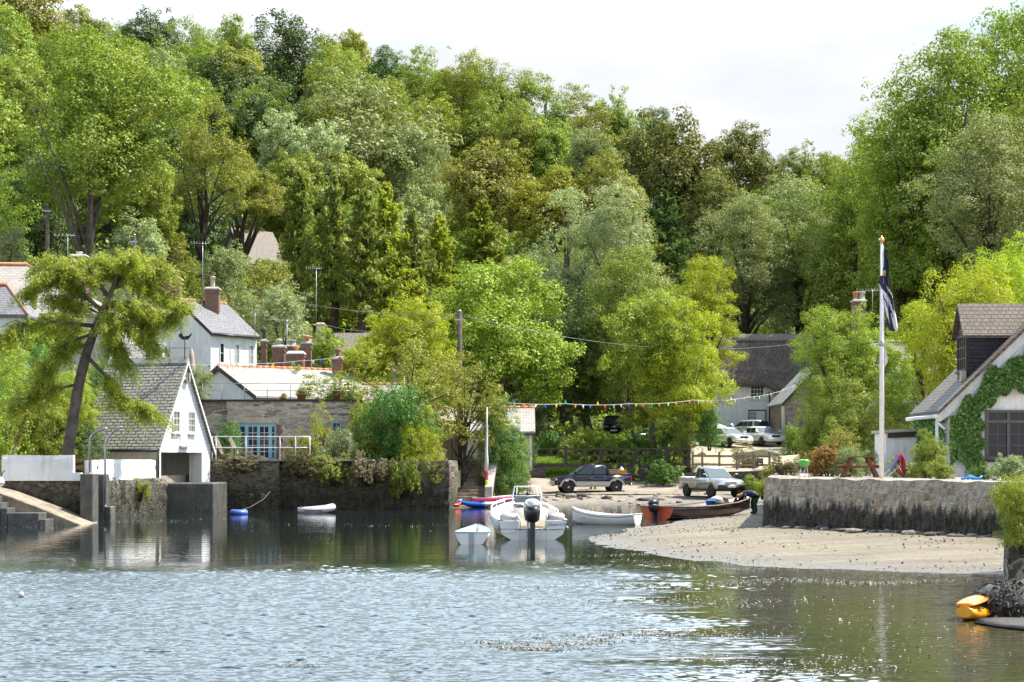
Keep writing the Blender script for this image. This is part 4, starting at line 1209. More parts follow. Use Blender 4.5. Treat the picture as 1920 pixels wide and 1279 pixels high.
def stone_house():
    D = 97.0; ox = X_(425, D); t = thing('stone_house', 'flat roofed stone house with pale blue french doors on the terrace', 'house', (ox, D, TZ))
    w = X_(676, D) - ox; h = Z_(753, D) - TZ; dx0, dx1 = X_(445, D) - ox, X_(518, D) - ox; dh = Z_(793, D) - TZ
    b = MB()
    b.box(0, dx0, 0, .5, -.3, h); b.box(dx1, w, 0, .5, -.3, h); b.box(dx0, dx1, 0, .5, dh, h)
    b.box(w - .5, w, .5, 6, -.3, h); b.box(-1.55, -.004, .45, 6, -.3, h - .01); b.box(0, w - .5, 5.5, 6, -.3, h)
    b.build('wall', M('stone_house'), t)
    b = MB(); b.box(dx0 - .3, dx1 + .3, .9, 5, -.2, .0); b.box(-1.6, w + .08, -.08, 6.1, h + .004, h + .11); b.build('roof', M('black_wood'), t)
    b = MB(); b.box(dx0 - .35, dx1 + .15, -.03, .3, dh + .004, dh + .30); b.build('lintel', M('lintel'), t); b = MB(); b.box(X_(618, D) - ox, X_(643, D) - ox, -.03, .3, Z_(790, D) - TZ, Z_(782, D) - TZ + .03); b.build('lintel', M('lintel'), t)
    b = MB()
    for k in range(8): b.box(dx1 + .004, dx1 + (.24 if k % 2 else .34), -.012, .2, k * .24, k * .24 + .235)
    b.build('brick_jamb', M('brick_stack'), t)
    f = MB(); z = .045; cw = dx1 - dx0; y0, y1 = .10, .20
    f.box(dx0, dx1, y0, y1, dh - .1, dh); f.box(dx0, dx0 + .08, y0, y1, 0, dh - .1); f.box(dx1 - .08, dx1, y0, y1, 0, dh - .1)
    f.box(dx0 + cw * .20, dx0 + cw * .24, y0, y1, 0, dh - .1); f.box(dx0 + cw * .83, dx0 + cw * .87, y0, y1, 0, dh - .1)
    fr = f.build('door_frame', M('door_blue'), t)
    segs = [(.05, .20), (.24, .535), (.535, .83), (.87, .96)]
    for i, (a, c) in enumerate(segs):
        xa, xb = dx0 + cw * a + .003, dx0 + cw * c - .003; st = .075 if i in (1, 2) else .03
        b = MB(); b.box(xa, xa + st, .12, .18, .02, dh - .11); b.box(xb - st, xb, .12, .18, .02, dh - .11); b.box(xa + st, xb - st, .12, .18, .02, .16); b.box(xa + st, xb - st, .12, .18, dh - .2, dh - .11)
        d = b.build('door' if i in (1, 2) else 'side_light', M('door_blue'), t)
        g = MB(); g.box(xa + st, xb - st, .15, .165, .16, dh - .2); g.build('pane', M('glass_blue'), d)
        m = MB(); nx = 2 if i in (1, 2) else 1
        for q in range(1, nx): x = xa + st + (xb - xa - 2 * st) * q / nx; m.box(x - .013, x + .013, .132, .149, .16, dh - .2)
        for q in range(1, 5): zz = .16 + (dh - .36) * q / 5; m.box(xa + st, xb - st, .134, .148, zz - .012, zz + .012)
        m.build('glazing_bar', M('white_paint'), d)
    window(t, (X_(622, D) - ox, 0, Z_(816, D) - TZ), (1, 0, 0), (0, -1, 0), 18 / F * D, 25 / F * D, 2, 2, 'door_blue', 'glass_blue')
    rz = TZ + h + .12
    pts = [(X_(p, 97.3), 97.3, rz) for p in (380, 416, 458, 501, 545, 602, 618, 660)]
    railing('roof_railing', 'thin steel railing along the flat roof of the stone house', pts, .86, 'galv', (1.0, .55), .018)
stone_house()
railing('terrace_railing', 'white metal railing along the edge of the terrace in front of the wooden chairs', [(X_(p, 91.2), 91.2, TZ + .06) for p in (398, 405, 461, 525, 554, 581)], 1.15, 'white_metal', (1.0, .52), .026)
railing('quay_railing', 'low rusty railing behind the shrubs right of the stone house', [(X_(p, 95), 95, TZ + .06) for p in (585, 640, 660, 680)], .95, 'dark_wood', (1.0,), .02)

# ------------------------------------------------------------------ roofs and houses up the left slope
gable_house('slate_cottage', 'white cottage with long pale slate roof and orange ridge behind the stone house', 'cottage', 481, 103, 2.6, 40, 11.3, 8.0, 3.5, 1.78, 'white_render', 'slate_pale', 'terracotta', barge='dark_wood')
t = gable_house('white_house', 'tall white house with grey slate roof and three narrow windows, up the left slope', 'house', 395, 122, 6.0, 55, 4.5, 6.0, 5.1, 2.25, 'white_render', 'slate_grey', 'terracotta', .12, .22, gutter='black_plastic', barge='black_wood')
for k, x in enumerate((.85, 2.35, 3.75)):
    window(t, (x, 0, 3.05), (1, 0, 0), (0, -1, 0), .42, 1.35, 1, 2, 'white_paint', 'glass_dark' if k == 0 else 'glass_net', .05, .04, .03, sill=True)
t = gable_house('white_wing', 'white wing with slate roof behind the larch, joined to the tall white house', 'house', 196, 126.5, 6.5, 0, 4.5, 6.5, 4.5, 2.4, 'white_render', 'slate_grey', 'terracotta')
t = gable_house('garden_room', 'low white garden room with slate roof and many small panes, above the boathouse ridge', 'garden room', 188, 112, 5.4, 0, 3.6, 3.0, 3.35, .9, 'white_render', 'slate_scantle', None, gutter='black_plastic')
for k in range(5): window(t, (.18 + k * .68, 0, 2.15), (1, 0, 0), (0, -1, 0), .55, .8, 2, 1, 'white_paint', 'glass_dark', .04)

def hip_house(name, label, pts, mats, D0):
    """pts: ridge left, ridge right, eave right, eave left as (px, row, D)"""
    rl, rr, er, el = [at(*p) for p in pts]
    o = Vector((rr.x, rr.y, 4)); t = thing(name, label, 'house', o)
    dep = rr.y - er.y; back_r = Vector((er.x, rr.y + dep, er.z)); back_l = Vector((el.x, rl.y + dep, el.z))
    b = MB(); th = Vector((0, 0, -.14))
    P = [p - o for p in (rl, rr, er, el, back_r, back_l)]
    b.add(P + [p + th for p in P], [(0, 3, 2, 1), (1, 2, 4), (0, 1, 4, 5), (6, 7, 8, 9), (7, 10, 8), (6, 11, 10, 7), (3, 9, 8, 2), (2, 8, 10, 4), (4, 10, 11, 5), (0, 6, 9, 3), (0, 5, 11, 6)])
    b.build('roof', M(mats[0]), t)
    b = MB(); b.tube([P[0] + Vector((0, 0, .03)), P[1] + Vector((0, 0, .03))], .13, 8); b.tube([P[1], P[2]], .07, 6); b.build('ridge', M('terracotta'), t)
    b = MB(); i = .3
    b.box(P[3].x, P[2].x - i, P[2].y + i, P[4].y - i, -1.5, P[2].z - .12); b.build('wall', M(mats[1]), t)
    return t
hip_house('hipped_house', 'house with a big pale hipped slate roof behind the larch at the left edge', [(-170, 494, 113.5), (52, 497, 113.5), (214, 589, 109), (-170, 586, 109)], ('slate_pale', 'cream_render'), 112)
hip_house('slate_porch', 'small grey hipped slate roof at the left edge, below the big pale roof', [(-60, 534, 103), (13, 534, 103), (52, 590, 101), (-60, 588, 101)], ('slate_grey', 'white_render'), 102)

def dish(px, py, D, r, label):
    p = at(px, py, D); t = thing('satellite_dish', label, 'satellite dish', p)
    b = MB(); rs = []
    for j in range(6):
        a = j / 5; rs.append([(r * a * math.cos(k * .524) + .0, -.16 + r * .35 * a * a, r * a * math.sin(k * .524)) for k in range(12)])
    b.rings(rs, True, False); rs2 = [[(x, y + .03, z) for x, y, z in q] for q in rs[::-1]]; b.rings(rs2, True, False)
    b.build('reflector', M('grey_cloth'), t)
    MB().tube([(0, 0, -.1), (0, -.45, -.05)], .02, 5).build('feed_arm', M('galv'), t)
    MB().tube([(0, .0, 0), (0, .25, -.1), (0, .3, -.7)], .025, 5).build('bracket', M('galv'), t)
dish(62, 574, 108.4, .28, 'round grey satellite dish on the pale hipped roof')

chimney(321, 524, 572, 32, 125.5, 'broad brick chimney with a buff pot and an orange pot on the white house', 'brick_stack', (('lintel', .17, .75), ('terracotta', .22, .5)))
chimney(397, 543, 576, 26, 125, 'brick chimney with one tall banded cream pot at the right end of the white house', 'brick_stack', (('lintel', .19, .78),))
chimney(146, 482, 505, 30, 115, 'dark chimney with a rounded cap above the larch, on the big pale roof', 'brick_stack', (('white_paint', .22, .2),))
chimney(601, 610, 660, 15, 124, 'slender cream rendered chimney with a pointed cap', 'cream_render', (), 'lintel')
gable_house('slate_terrace', 'dark slate roofed terrace carrying the cluster of brick chimneys', 'house', 492, 113, 3.4, 0, 4.0, 4.0, 3.7, .75, 'brick_stack', 'slate_grey', 'terracotta')
chimney(494, 641, 690, 11, 114, 'thin dark chimney with a round metal cowl, leftmost of the cluster', 'brick_stack', (('ball_dark_wood', .2, .8),))
chimney(522, 652, 690, 22, 113, 'square brick chimney with a white topped round cowl, second in the cluster', 'brick_stack', (('ball_cement', .22, .42),))
chimney(545, 651, 690, 18, 115.5, 'brick chimney with two buff pots at the back of the cluster', 'brick_stack', (('lintel', .17, .3), ('lintel', .2, .3)))
chimney(554, 664, 692, 30, 112, 'wide red brick chimney with a white domed capping in front of the cluster', 'brick_stack', (('ball_terracotta', .2, .38),), 'white_paint')
chimney(574, 645, 692, 18, 113.5, 'tall dark red brick chimney with a round red pot, rightmost tall one of the cluster', 'brick_stack', (('ball_terracotta', .3, .4),))
chimney(632, 674, 700, 18, 110, 'low brick chimney with a round topped pot behind the pale slate roof', 'brick_stack', (('ball_brick_stack', .22, .55),))
gable_house('thatched_house', 'pale thatched roof behind the cream chimney', 'cottage', 628, 133, 5.0, 0, 5.0, 5.0, 4.0, 2.6, 'cream_render', 'thatch_grey', None, .3, .4, .35)
gable_house('white_cottage', 'white cottage almost hidden behind the twiggy trees on the quay', 'cottage', 678, 104, 2.5, 0, 2.6, 4.5, 2.9, 1.4, 'white_render', 'slate_pale', 'terracotta')
t = gable_house('low_building', 'low building with a sunlit pale slate roof behind the ivy mound', 'building', 722, 106, 2.45, 0, 8.6, 5.0, 1.7, 1.36, 'cream_render', 'slate_pale', 'terracotta', gutter='black_plastic')
b = MB(); b.box(8.45, 8.53, -.15, -.07, -.4, 1.55); b.build('drainpipe', M('white_metal'), t)
b = MB()
for k in range(9): b.box(k * .22, k * .22 + .205, 0, .03, 0, 2.15)
b.box(-.05, 2.0, .035, .09, .4, .5); b.box(-.05, 2.0, .035, .09, 1.6, 1.7); b.box(-.1, 2.05, -.02, .08, 2.15, 2.22)
tag(b.build('board_fence', M('grey_wood'), None, 0, 1, (X_(792, 101), 101, TZ)), 'weathered vertical board fence panel beside the utility pole', 'fence')

def thatch_hip(name, label, px, yt, D, w, h, zb):
    t = thing(name, label, 'cottage', (X_(px, D), D, zb))
    W_ = w / F * D / 2; H = h / F * D; b = MB(); rs = []
    for j in range(9):
        a = j / 8; k = 1 - a
        rs.append([(W_ * (.16 + .92 * k ** 1.15) * math.copysign(abs(math.cos(q * math.pi / 10)) ** .7, math.cos(q * math.pi / 10)) + .25 * W_ * a, 3.2 * (.05 + k ** 1.1) * math.copysign(abs(math.sin(q * math.pi / 10)) ** .7, math.sin(q * math.pi / 10)), 2.4 + H * (1 - k ** 1.25)) for q in range(20)])
    b.rings(rs); b.build('roof', M('thatch_grey'), t)
    MB().box(-W_ * .9, W_ * .9, -2.6, 2.6, -1, 2.5).build('wall', M('white_render'), t)
gable_house('thatched_cottage', 'steep grey thatched roof high among the trees on the left slope', 'cottage', 463, 168, 18.3, 48, 4.6, 4.2, 2.5, 2.95, 'cream_render', 'thatch_grey', None, .3, .35, .42)
thatch_hip('thatched_cottage', 'thatched roof half hidden behind the conifers', 690, 440, 188, 90, 46, Z_(492, 188) - 2.4)

# ------------------------------------------------------------------ thatched cottage on the right, with its stone wing
def thatched():
    D = 150.0; ox = X_(1338, D); zb = 4.1
    t = thing('thatched_cottage', 'large white cottage under dark thatch, beyond the parked cars', 'cottage', (ox, D, zb))
    L = X_(1530, D) - ox; hw = Z_(720, D) - zb; W_ = 7.0
    MB().box(0, L, 0, W_, -1, hw).build('wall', M('white_wash'), t)
    b = MB(); rs = []; n = 26
    for i in range(n + 1):
        x = -.5 + (L + 1.0) * i / n; q = max(0, (x - 4.55)) ; sw = -min(.0, 0)
        dip = .95 * min(1, max(0, (x - 4.5) / .9)) ; lo = hw - .25 - dip
        hp = max(0, 1 - (x + .5) / 2.6)                                   # half hip on the left end
        rz = hw + 4.25 - 1.4 * hp ** 1.5
        wob = .06 * mnoise.noise((x * 1.2, 0, 7))
        prof = [(-.55, lo), (-.62, lo + .28), (-.1, lo + .95 + dip * .2), (1.2, hw + 1.75), (2.4, hw + 3.15), (3.3, rz - .12 + wob), (3.5, rz + wob), (3.7, rz - .12 + wob), (5.8, hw + 1.7), (W_ + .5, hw + .1), (W_ + .45, hw - .25), (W_ * .5, hw + .0)]
        rs.append([(x, y, min(z, rz)) for y, z in prof])
    b.rings(rs); r = b.build('roof', M('thatch_dark'), t)
    b = MB(); rs = []
    for i in range(11):
        x = 2.0 + (L - 1.6) * i / 10
        rs.append([(x, 3.5 + dy, hw + 4.27 + dz + .04 * mnoise.noise((x, 2, 3))) for dy, dz in ((-.62, -.55), (-.66, -.40), (-.06, .10), (.06, .10), (.66, -.40), (.62, -.55))])
    b.rings(rs); b.build('ridge', M('thatch_grey'), r)
    u, n = (1, 0, 0), (0, -1, 0)
    window(t, (X_(1406, D) - ox, 0, Z_(748, D) - zb), u, n, 27 / F * D, 27 / F * D, 4, 3, 'white_paint', 'glass_dark', .09, .05, .04, sill=True)
    wx = X_(1405, D) - ox
    b = MB(); b.box(wx - .08, wx, -.07, -.004, 0, 2.45); b.box(wx + 1.32, wx + 1.40, -.07, -.004, 0, 2.45); b.box(wx - .08, wx + 1.40, -.075, -.004, 2.45, 2.53); b.build('door_frame', M('black_wood'), t)
    b = MB(); b.box(wx + .62, wx + 1.31, -.05, -.004, .0, 2.44); b.build('door', M('white_paint'), t)
    window(t, (wx + .02, 0, .95), u, n, .58, 1.45, 3, 4, 'white_paint', 'glass_net', .05, .045, .03)
    MB().tube([(4.62, -.12, -.5), (4.62, -.12, hw - 1.1), (4.5, -.2, hw - .7)], .06, 6).build('drainpipe', M('black_plastic'), t)
thatched()
gable_house('stone_wing', 'stone outbuilding with a green slate roof beside the thatched cottage', 'outbuilding', 1472, 138, 3.4, 90, 8.0, 5.2, 3.55, 2.7, 'stone_cottage', 'slate_green', None, .35, .25, .1, barge='dark_wood')
o = bpy.data.objects['stone_wing']; o.location.x += 5.2      # ridge runs away from the camera, left eave towards the cottage
b = MB(); b.box(.15, 1.7, 5.204, 5.23, -.4, 3.2); b.build('whitewashed_panel', M('white_wash'), o)
for k in (0, 1): window(o, (0, 3.2 - k * .75, .9), (0, 1, 0), (-1, 0, 0), .22, 1.7, 1, 1, 'dark_wood', 'glass_dark', .03)
gable_house('hidden_cottage', 'cottage with a patched grey slate roof behind the flagpole', 'cottage', 1600, 112, 2.0, 0, 6.6, 7.0, 4.9, 3.0, 'cream_render', 'slate_scantle', 'cement')
chimney(1612, 566, 606, 24, 115, 'chimney with one red pot and one pale pot above the maple trees', 'brick_stack', (('terracotta', .2, .5), ('lintel', .22, .5)))

# ------------------------------------------------------------------ ford bridge, rails, road
BZ = Z_(878, 119)
t = thing('footbridge', 'dark timber footbridge with stone abutments over the ford', 'bridge', (X_(1000, 119), 119, BZ))
def bx(p): return X_(p, 119) - X_(1000, 119)
b = MB(); b.box(bx(985), bx(1023), -.3, 1.6, -BZ, .05); b.build('abutment', M('bridge_stone'), t, .04); b = MB(); b.box(bx(1172), bx(1214), -.3, 1.6, -BZ, .05); b.build('abutment', M('bridge_stone'), t, .04)
b = MB(); b.box(bx(996), bx(1295), -.1, 1.2, .06, .32); b.build('deck', M('dark_wood'), t)
b = MB()
for z in (.95, .52): b.box(bx(998), bx(1294), -.08, -.02, .32 + z - .06, .32 + z + .06)
b.build('rail', M('dark_wood'), t)
for p in (999, 1061, 1127, 1192, 1250, 1292):
    MB().box(bx(p) - .11, bx(p) + .11, -.02, .2, .2, 1.46).build('post', M('dark_wood'), t, .02)
MB().box(bx(1214) + .004, bx(1300), .6, 1.3, -1.8, .05).build('side_wall', M('bridge_stone'), t)

ground_patch('lawn', 'lawn', list(range(970, 1091, 10)), [117.6, 119, 121, 124, 128, 134], lambda p, D: np.interp(D, [117.6, 121, 128, 134], [.95, 1.75, 2.5, 2.9]))
ground_patch('road', 'track', list(range(1290, 1501, 10)), [112.9, 115, 118, 122, 126, 130, 135, 140, 145, 149.5], lambda p, D: Zg(p, D) + .06)
ground_patch('stream_bed', 'gravel', list(range(930, 1291, 10)), [111.5, 113, 114.5, 116, 117.6, 119.5], lambda p, D: max(Zg(p, D), float(Zs(X_(p, D), D))) + .05)
def slip():
    vs = lambda p, D: float(Zs(X_(p, D), D)) + .07
    ground_patch('slipway', 'ramp_stone', list(range(1000, 1300, 20)), [108.2, 109, 110, 111.2], vs)
slip()
rough_wall('retaining_wall', 'grey retaining wall under the wooden fence, behind the silver pickup', [(X_(1286, 112.6), 112.6), (X_(1455, 112.6), 112.2)], -.2, 1.72, .4, 'cement_wet', .03)
rough_wall('garden_wall', 'dark sloping wall between the silver pickup and the shrubs', [(X_(1372, 108), 108), (X_(1480, 106), 104)], -.2, 1.80, .4, 'bridge_stone', .04)

def road_fence():
    D = 114.5; o = at(1296, 0, D); zf = 1.72
    t = thing('wooden_fence', 'grey wooden post and rail fence beside the lane, with a slatted bench behind', 'fence', (o.x, D, zf))
    xs = [X_(p, D) - o.x for p in (1299, 1317, 1349, 1382, 1413, 1443)]
    for x in xs:
        MB().box(x - .07, x + .07, 0, .14, -.3, 1.30).build('post', M('grey_wood'), t, .015)
    b = MB()
    for z in (1.02, .48):
        for i in range(len(xs) - 1): b.box(xs[i] + .02, xs[i + 1] - .02, -.055, -.003, z - .07 - .01 * i, z + .07 - .01 * i)
    b.build('rail', M('grey_wood'), t)
    s = thing('lane_sign', 'small black sign with white lettering and arrow on the wooden fence', 'sign', (X_(1425, D - .2), D - .2, zf + .42))
    MB().box(-.20, .20, 0, .03, 0, .44).build('board', M('sign_black'), s)
    b = MB()
    b.prism([(-.13, -.004, .10), (-.03, -.004, .20), (-.03, -.004, .13), (.10, -.004, .16), (.10, -.004, .08), (-.03, -.004, .07), (-.03, -.004, .03)], (0, .003, 0)); b.build('arrow', M('flag_white'), s)
    txt(s, 'Cove', (-.17, -.003, .26), .15, 'flag_white')
    bt = thing('bench', 'slatted wooden bench behind the lane fence', 'bench', (X_(1386, D + 1.5), D + 1.5, 1.95))
    b = MB()
    for k in range(10): b.box(k * .105, k * .105 + .05, 0, .03, .42, .92)
    b.box(-.05, 1.08, -.004, .04, .92, .99); b.build('backrest', M('pale_wood'), bt)
    MB().box(-.05, 1.08, -.45, -.005, .38, .43).build('seat', M('pale_wood'), bt)
    for x in (-.05, 1.02):
        MB().box(x, x + .06, -.43, -.37, 0, .38).build('leg', M('pale_wood'), bt); MB().box(x, x + .06, -.02, .035, 0, .91).build('leg', M('pale_wood'), bt)

def txt(parent, s, loc, size, mat, rot=(math.pi / 2, 0, 0), shear=0, ext=.002):
    c = bpy.data.curves.new('lettering', 'FONT'); c.body = s; c.size = size; c.shear = shear; c.extrude = ext
    o = bpy.data.objects.new('tmp', c); COL.objects.link(o)
    bpy.context.view_layer.update()
    me = bpy.data.meshes.new_from_object(o.evaluated_get(bpy.context.evaluated_depsgraph_get()))
    bpy.data.objects.remove(o); me.materials.clear(); me.materials.append(M(mat))
    q = bpy.data.objects.new('lettering', me); COL.objects.link(q); q.parent = parent; q.location = loc; q.rotation_euler = rot
    return q
road_fence()
b = MB(); b.box(-.05, .05, -.05, .05, -.2, .9); b.prism([(-.05, -.05, .9), (.05, -.05, .9), (0, -.05, 1.0)], (0, .1, 0))
tag(b.build('marker_post', M('yellow_crate'), None, 0, 1, (X_(1461, 112), 112, 1.75)), 'short yellow marker post at the edge of the lane', 'post')

# ------------------------------------------------------------------ right hand terrace, wall, white cottage
GZ = 1.86
rough_wall('sea_wall', 'long sea wall of lichened stone, weedy at its foot, below the flagpole', [(X_(1470, 100), 100), (X_(1452, 80), 80), (X_(1434, 60.6), 60.6), (X_(1441, 60.3), 60.2), (X_(1650, 54.5), 54.5), (X_(1905, 48.6), 48.6), (X_(2300, 43), 43)], -.5, GZ + .03, .7, 'sea_wall', .075, .2, seed=21, lean=.12)
pl = [(X_(1475, 100), 100), (X_(1456, 80), 80), (X_(1441, 61), 61), (X_(1650, 55), 55), (X_(1905, 49.1), 49.1), (X_(2300, 43.5), 43.5), (60, 60), (60, 112), (17, 112)]
b = MB(); b.prism([(x, y, GZ - .6) for x, y in pl], (0, 0, .6)); structure(b.build('garden_ground', M('gravel')))

def ivy_cottage():
    D = 68.0; ox = X_(1778, D); t = thing('ivy_cottage', 'white cottage with brown shingle roof and dormer, its gable covered in ivy', 'cottage', (ox, D, GZ))
    hw = Z_(760, D) - GZ; s = .965; W_ = 9.0; hr = W_ / 2 * s; L = 4.6
    b = MB(); b.prism([(0, 0, -.3), (W_, 0, -.3), (W_, 0, hw), (W_ / 2, 0, hw + hr), (0, 0, hw)], (0, L, 0)); b.build('wall', M('white_wash'), t)
    b = MB()
    for sg in (0, 1):
        q = [(-.42, -.28, hw - .42 * s + .06), (W_ / 2, -.28, hw + hr + .06), (W_ / 2, -.28, hw + hr + .22), (-.42, -.28, hw - .42 * s + .20)]
        if sg: q = [(W_ - x, y, z) for x, y, z in q]
        b.prism(q, (0, L + .45, 0))
    r = b.build('roof', M('shingle_brown'), t)
    b = MB(); b.prism([(-.30, -.06, hw - .30 * s - .32), (.12, -.06, hw - .32), (W_ / 2, -.06, hw + hr - .42), (W_ / 2, -.06, hw + hr + .05), (-.40, -.06, hw - .40 * s + .05), (-.40, -.06, hw - .3 * s - .3)], (0, .052, 0)); b.build('bargeboard', M('white_wash'), t)
    b = MB(); b.tube([(-.50, -.25, hw - .42), (-.50, L + .2, hw - .42)], .075, 8); b.tube([(-.42, .02, hw - .46), (-.42, .02, hw - .62), (-.14, -.06, hw - .9)], .055, 8); b.tube([(-.42, .02, hw - .6), (-.40, .02, 0)], .06, 8); b.build('gutter', M('white_metal'), t)
    # dormer: its window looks left, its slate hung cheek faces us
    dx = X_(1812, 69) - ox; zs = Z_(695, 69) - GZ; ze = Z_(627, 69) - GZ; zr = Z_(571, 70) - GZ; y0, y1 = .75, 2.35
    xe = (ze - hw) / s; xr = (zr - hw) / s
    b = MB(); b.prism([(dx, y0, hw + dx * s + .1), (dx, y0, ze), (xe, y0, ze)], (0, y1 - y0, 0))
    d = b.build('dormer', M('slate_hung'), t)
    b = MB(); ym = (y0 + y1) / 2
    for yy in (y0 - .14, y1 + .14):
        k = -1 if yy > ym else 1
        b.add([(dx - .22, yy, ze - .06), (xe + .2, yy, ze - .06), (xr + .1, ym, zr), (dx - .22, ym, zr), (dx - .22, yy, ze - .16), (xe + .2, yy, ze - .16), (xr + .1, ym, zr - .12), (dx - .22, ym, zr - .12)], [(0, 1, 2, 3)[::k], (4, 7, 6, 5)[::k], (0, 3, 7, 4)[::k], (0, 4, 5, 1)[::k]])
    b.build('dormer_roof', M('shingle_brown'), d)
    b = MB(); b.prism([(dx - .02, y0 + .15, ze + .004), (dx - .02, y1 - .15, ze + .004), (dx - .02, ym, zr - .15)], (.1, 0, 0)); b.box(dx - .05, dx + .1, y0 + .15, y1 - .15, zs - .55, zs - .004); b.build('dormer_front', M('shingle_brown'), d)
    window(t, (dx - .01, y1 - .12, zs), (0, -1, 0), (-1, 0, 0), y1 - y0 - .24, ze - zs - .02, 4, 3, 'oak_frame', 'glass_dark', .07, .06, .04, name='dormer_window', sill=True)
    b = MB(); b.box(dx - .26, dx - .07, y0 - .02, y0 + .25, zs - .42, zs - .03); b.build('lead_box', M('lintel'), d)
    wx = X_(1847, D) - ox; wz = Z_(862, D) - GZ; wh = 93 / F * D
    fr = MB(); ww = 3.3
    fr.box(wx, wx + ww, -.10, -.004, wz, wz + .12); fr.box(wx, wx + ww, -.10, -.004, wz + wh - .09, wz + wh); fr.box(wx, wx + ww, -.10, -.004, wz + wh * .74, wz + wh * .74 + .10)
    for k in range(5):
        x = wx + (ww - .11) * k / 4
        fr.box(x, x + .11, -.104, -.004, wz + .122, wz + wh * .74 - .002); fr.box(x, x + .11, -.104, -.004, wz + wh * .74 + .102, wz + wh - .092)
    f = fr.build('window', M('oak_frame'), t)
    MB().box(wx + .1, wx + ww - .1, -.03, -.005, wz + .1, wz + wh - .08).build('pane', M('glass_dark'), f)
    m = MB(); seg = (ww - .11) / 4
    for k in range(4):
        x = wx + seg * k + .11; w2 = seg - .11
        m.box(x + w2 / 2 - .012, x + w2 / 2 + .012, -.05, -.031, wz + .12, wz + wh * .74); m.box(x + w2 / 2 - .012, x + w2 / 2 + .012, -.05, -.031, wz + wh * .74 + .1, wz + wh - .09)
        for q in (1, 2): zz = wz + .12 + (wh * .74 - .12) * q / 3; m.box(x, x + w2, -.048, -.031, zz - .012, zz + .012)
    m.build('glazing_bar', M('oak_frame'), f)
    MB().box(wx - .1, wx + ww + .1, -.16, -.004, wz - .08, wz - .004).build('sill', M('slate_hung'), t)
    # ivy
    rng = np.random.default_rng(6); n = 34000
    x = rng.uniform(.02, 5.2, n); z = rng.uniform(0, 6.5, n)
    top = hw + x * s - .42 - .25 * np.sin(x * 3.1) * (x > .8) - .15 * np.sin(x * 7.3)
    ok = z < top
    inwin = (x > wx - .12 - .1 * np.sin(z * 9)) & (z < wz + wh + .08 + np.clip((x - wx) * .75, 0, .62) + .1 * np.sin(x * 11))
    ok &= ~inwin & (z > .35 + .3 * np.sin(x * 5))
    x, z = x[ok], z[ok]; bul = .10 + .22 * np.abs(np.sin(x * 2.3 + z * 1.7)) * rng.random(len(x))
    P = np.stack([x, -bul - rng.random(len(x)) * .12, z], 1); N = rng.normal(size=P.shape) * .5 + np.array([0, -.9, .35])
    me = leaf_mesh('ivy', P, N, .115, .095, rng); me.materials.append(M('leaf_ivy'))
    v = bpy.data.objects.new('ivy', me); COL.objects.link(v); v.parent = t
    # ivy on the left return wall
    n = 3000; y = rng.uniform(0, L, n); z = rng.uniform(0, hw - .3, n)
    P = np.stack([-.08 - rng.random(n) * .3, y, z], 1); N = rng.normal(size=P.shape) * .5 + np.array([-.8, -.4, .35])
    me = leaf_mesh('ivy', P, N, .115, .095, rng); me.materials.append(M('leaf_ivy'))
    v = bpy.data.objects.new('ivy', me); COL.objects.link(v); v.parent = t
ivy_cottage()

def white_shed():
    D = 72.0; ox = X_(1661, D); t = thing('garden_shed', 'white flat roofed shed with black fascia behind the flagpole', 'shed', (ox, D, GZ))
    h = Z_(812, D) - GZ
    b = MB(); b.box(0, 3.4, 0, 2.2, -.2, h); b.build('wall', M('white_render'), t)
    b = MB(); b.prism([(-.12, -.1, h + .004), (3.5, -.1, h + .18), (3.5, -.1, h + .30), (-.12, -.1, h + .12)], (0, 2.4, 0)); b.build('roof', M('lintel'), t)
    b = MB(); b.prism([(.05, -.11, h - .20), (3.5, -.11, h - .05), (3.5, -.11, h + .17), (.05, -.11, h - .0)], (0, .008, 0)); b.build('fascia', M('black_wood'), t)
    MB().box(-.05, -.004, .35, 1.7, 0, h - .15).build('door', M('white_paint'), t)
white_shed()

# ------------------------------------------------------------------ near right corner: wall end, weedy rock, gravel
rough_wall('near_wall', 'dark cobbled end of a stone wall at the right edge, topped by a bush', [(X_(1897, 40), 40.2), (X_(1886, 33), 33), (X_(1889, 32.3), 32.2), (12.5, 31.4)], -.6, 1.55, 1.2, 'near_wall', .07, .2, seed=31, lean=.06)

def boulder(name, label, px, py, D, r, sq=(1, 1, .7), mat='rock', z=None, seed=0, cat='rock', group=None, amp=.35):
    me_ = MB(); rs = []
    n, m = 14, 8
    for j in range(m + 1):
        th = math.pi * (.03 + .94 * j / m) - math.pi / 2; ring = []
        for k in range(n):
            d = Vector((math.cos(th) * math.cos(2 * math.pi * k / n), math.cos(th) * math.sin(2 * math.pi * k / n), math.sin(th)))
            q = r * (1 + amp * mnoise.noise(d * 1.4 + Vector((seed * 3.1, 0, 0))) + amp * .5 * mnoise.noise(d * 3.5 + Vector((seed, 5, 0))))
            ring.append((d.x * q * sq[0], d.y * q * sq[1], d.z * q * sq[2]))
        rs.append(ring)
    me_.rings(rs)
    p = at(px, py, D)
    if z is not None: p.z = z
    o = me_.build(name, M(mat), None, 0, 1, p)
    return tag(o, label, cat, group)
WR = boulder('weedy_rock', 'large rock under black seaweed beside the yellow kayaks', 1893, 1140, 29.2, .72, (.8, 1.2, .55), 'weed_dark', .05, 2, amp=.55)
rng = np.random.default_rng(8); d_ = sph(rng, 2600, -.2); P = d_ * np.array([.62, .92, .44]) * rng.uniform(.86, 1.12, (2600, 1)); me = leaf_mesh('seaweed', P, d_ + rng.normal(size=P.shape) * .6, .12, .035, rng, np.array([0, 0, -1.]), .8); me.materials.append(M('weed_dark')); o = bpy.data.objects.new('seaweed', me); COL.objects.link(o); o.parent = WR
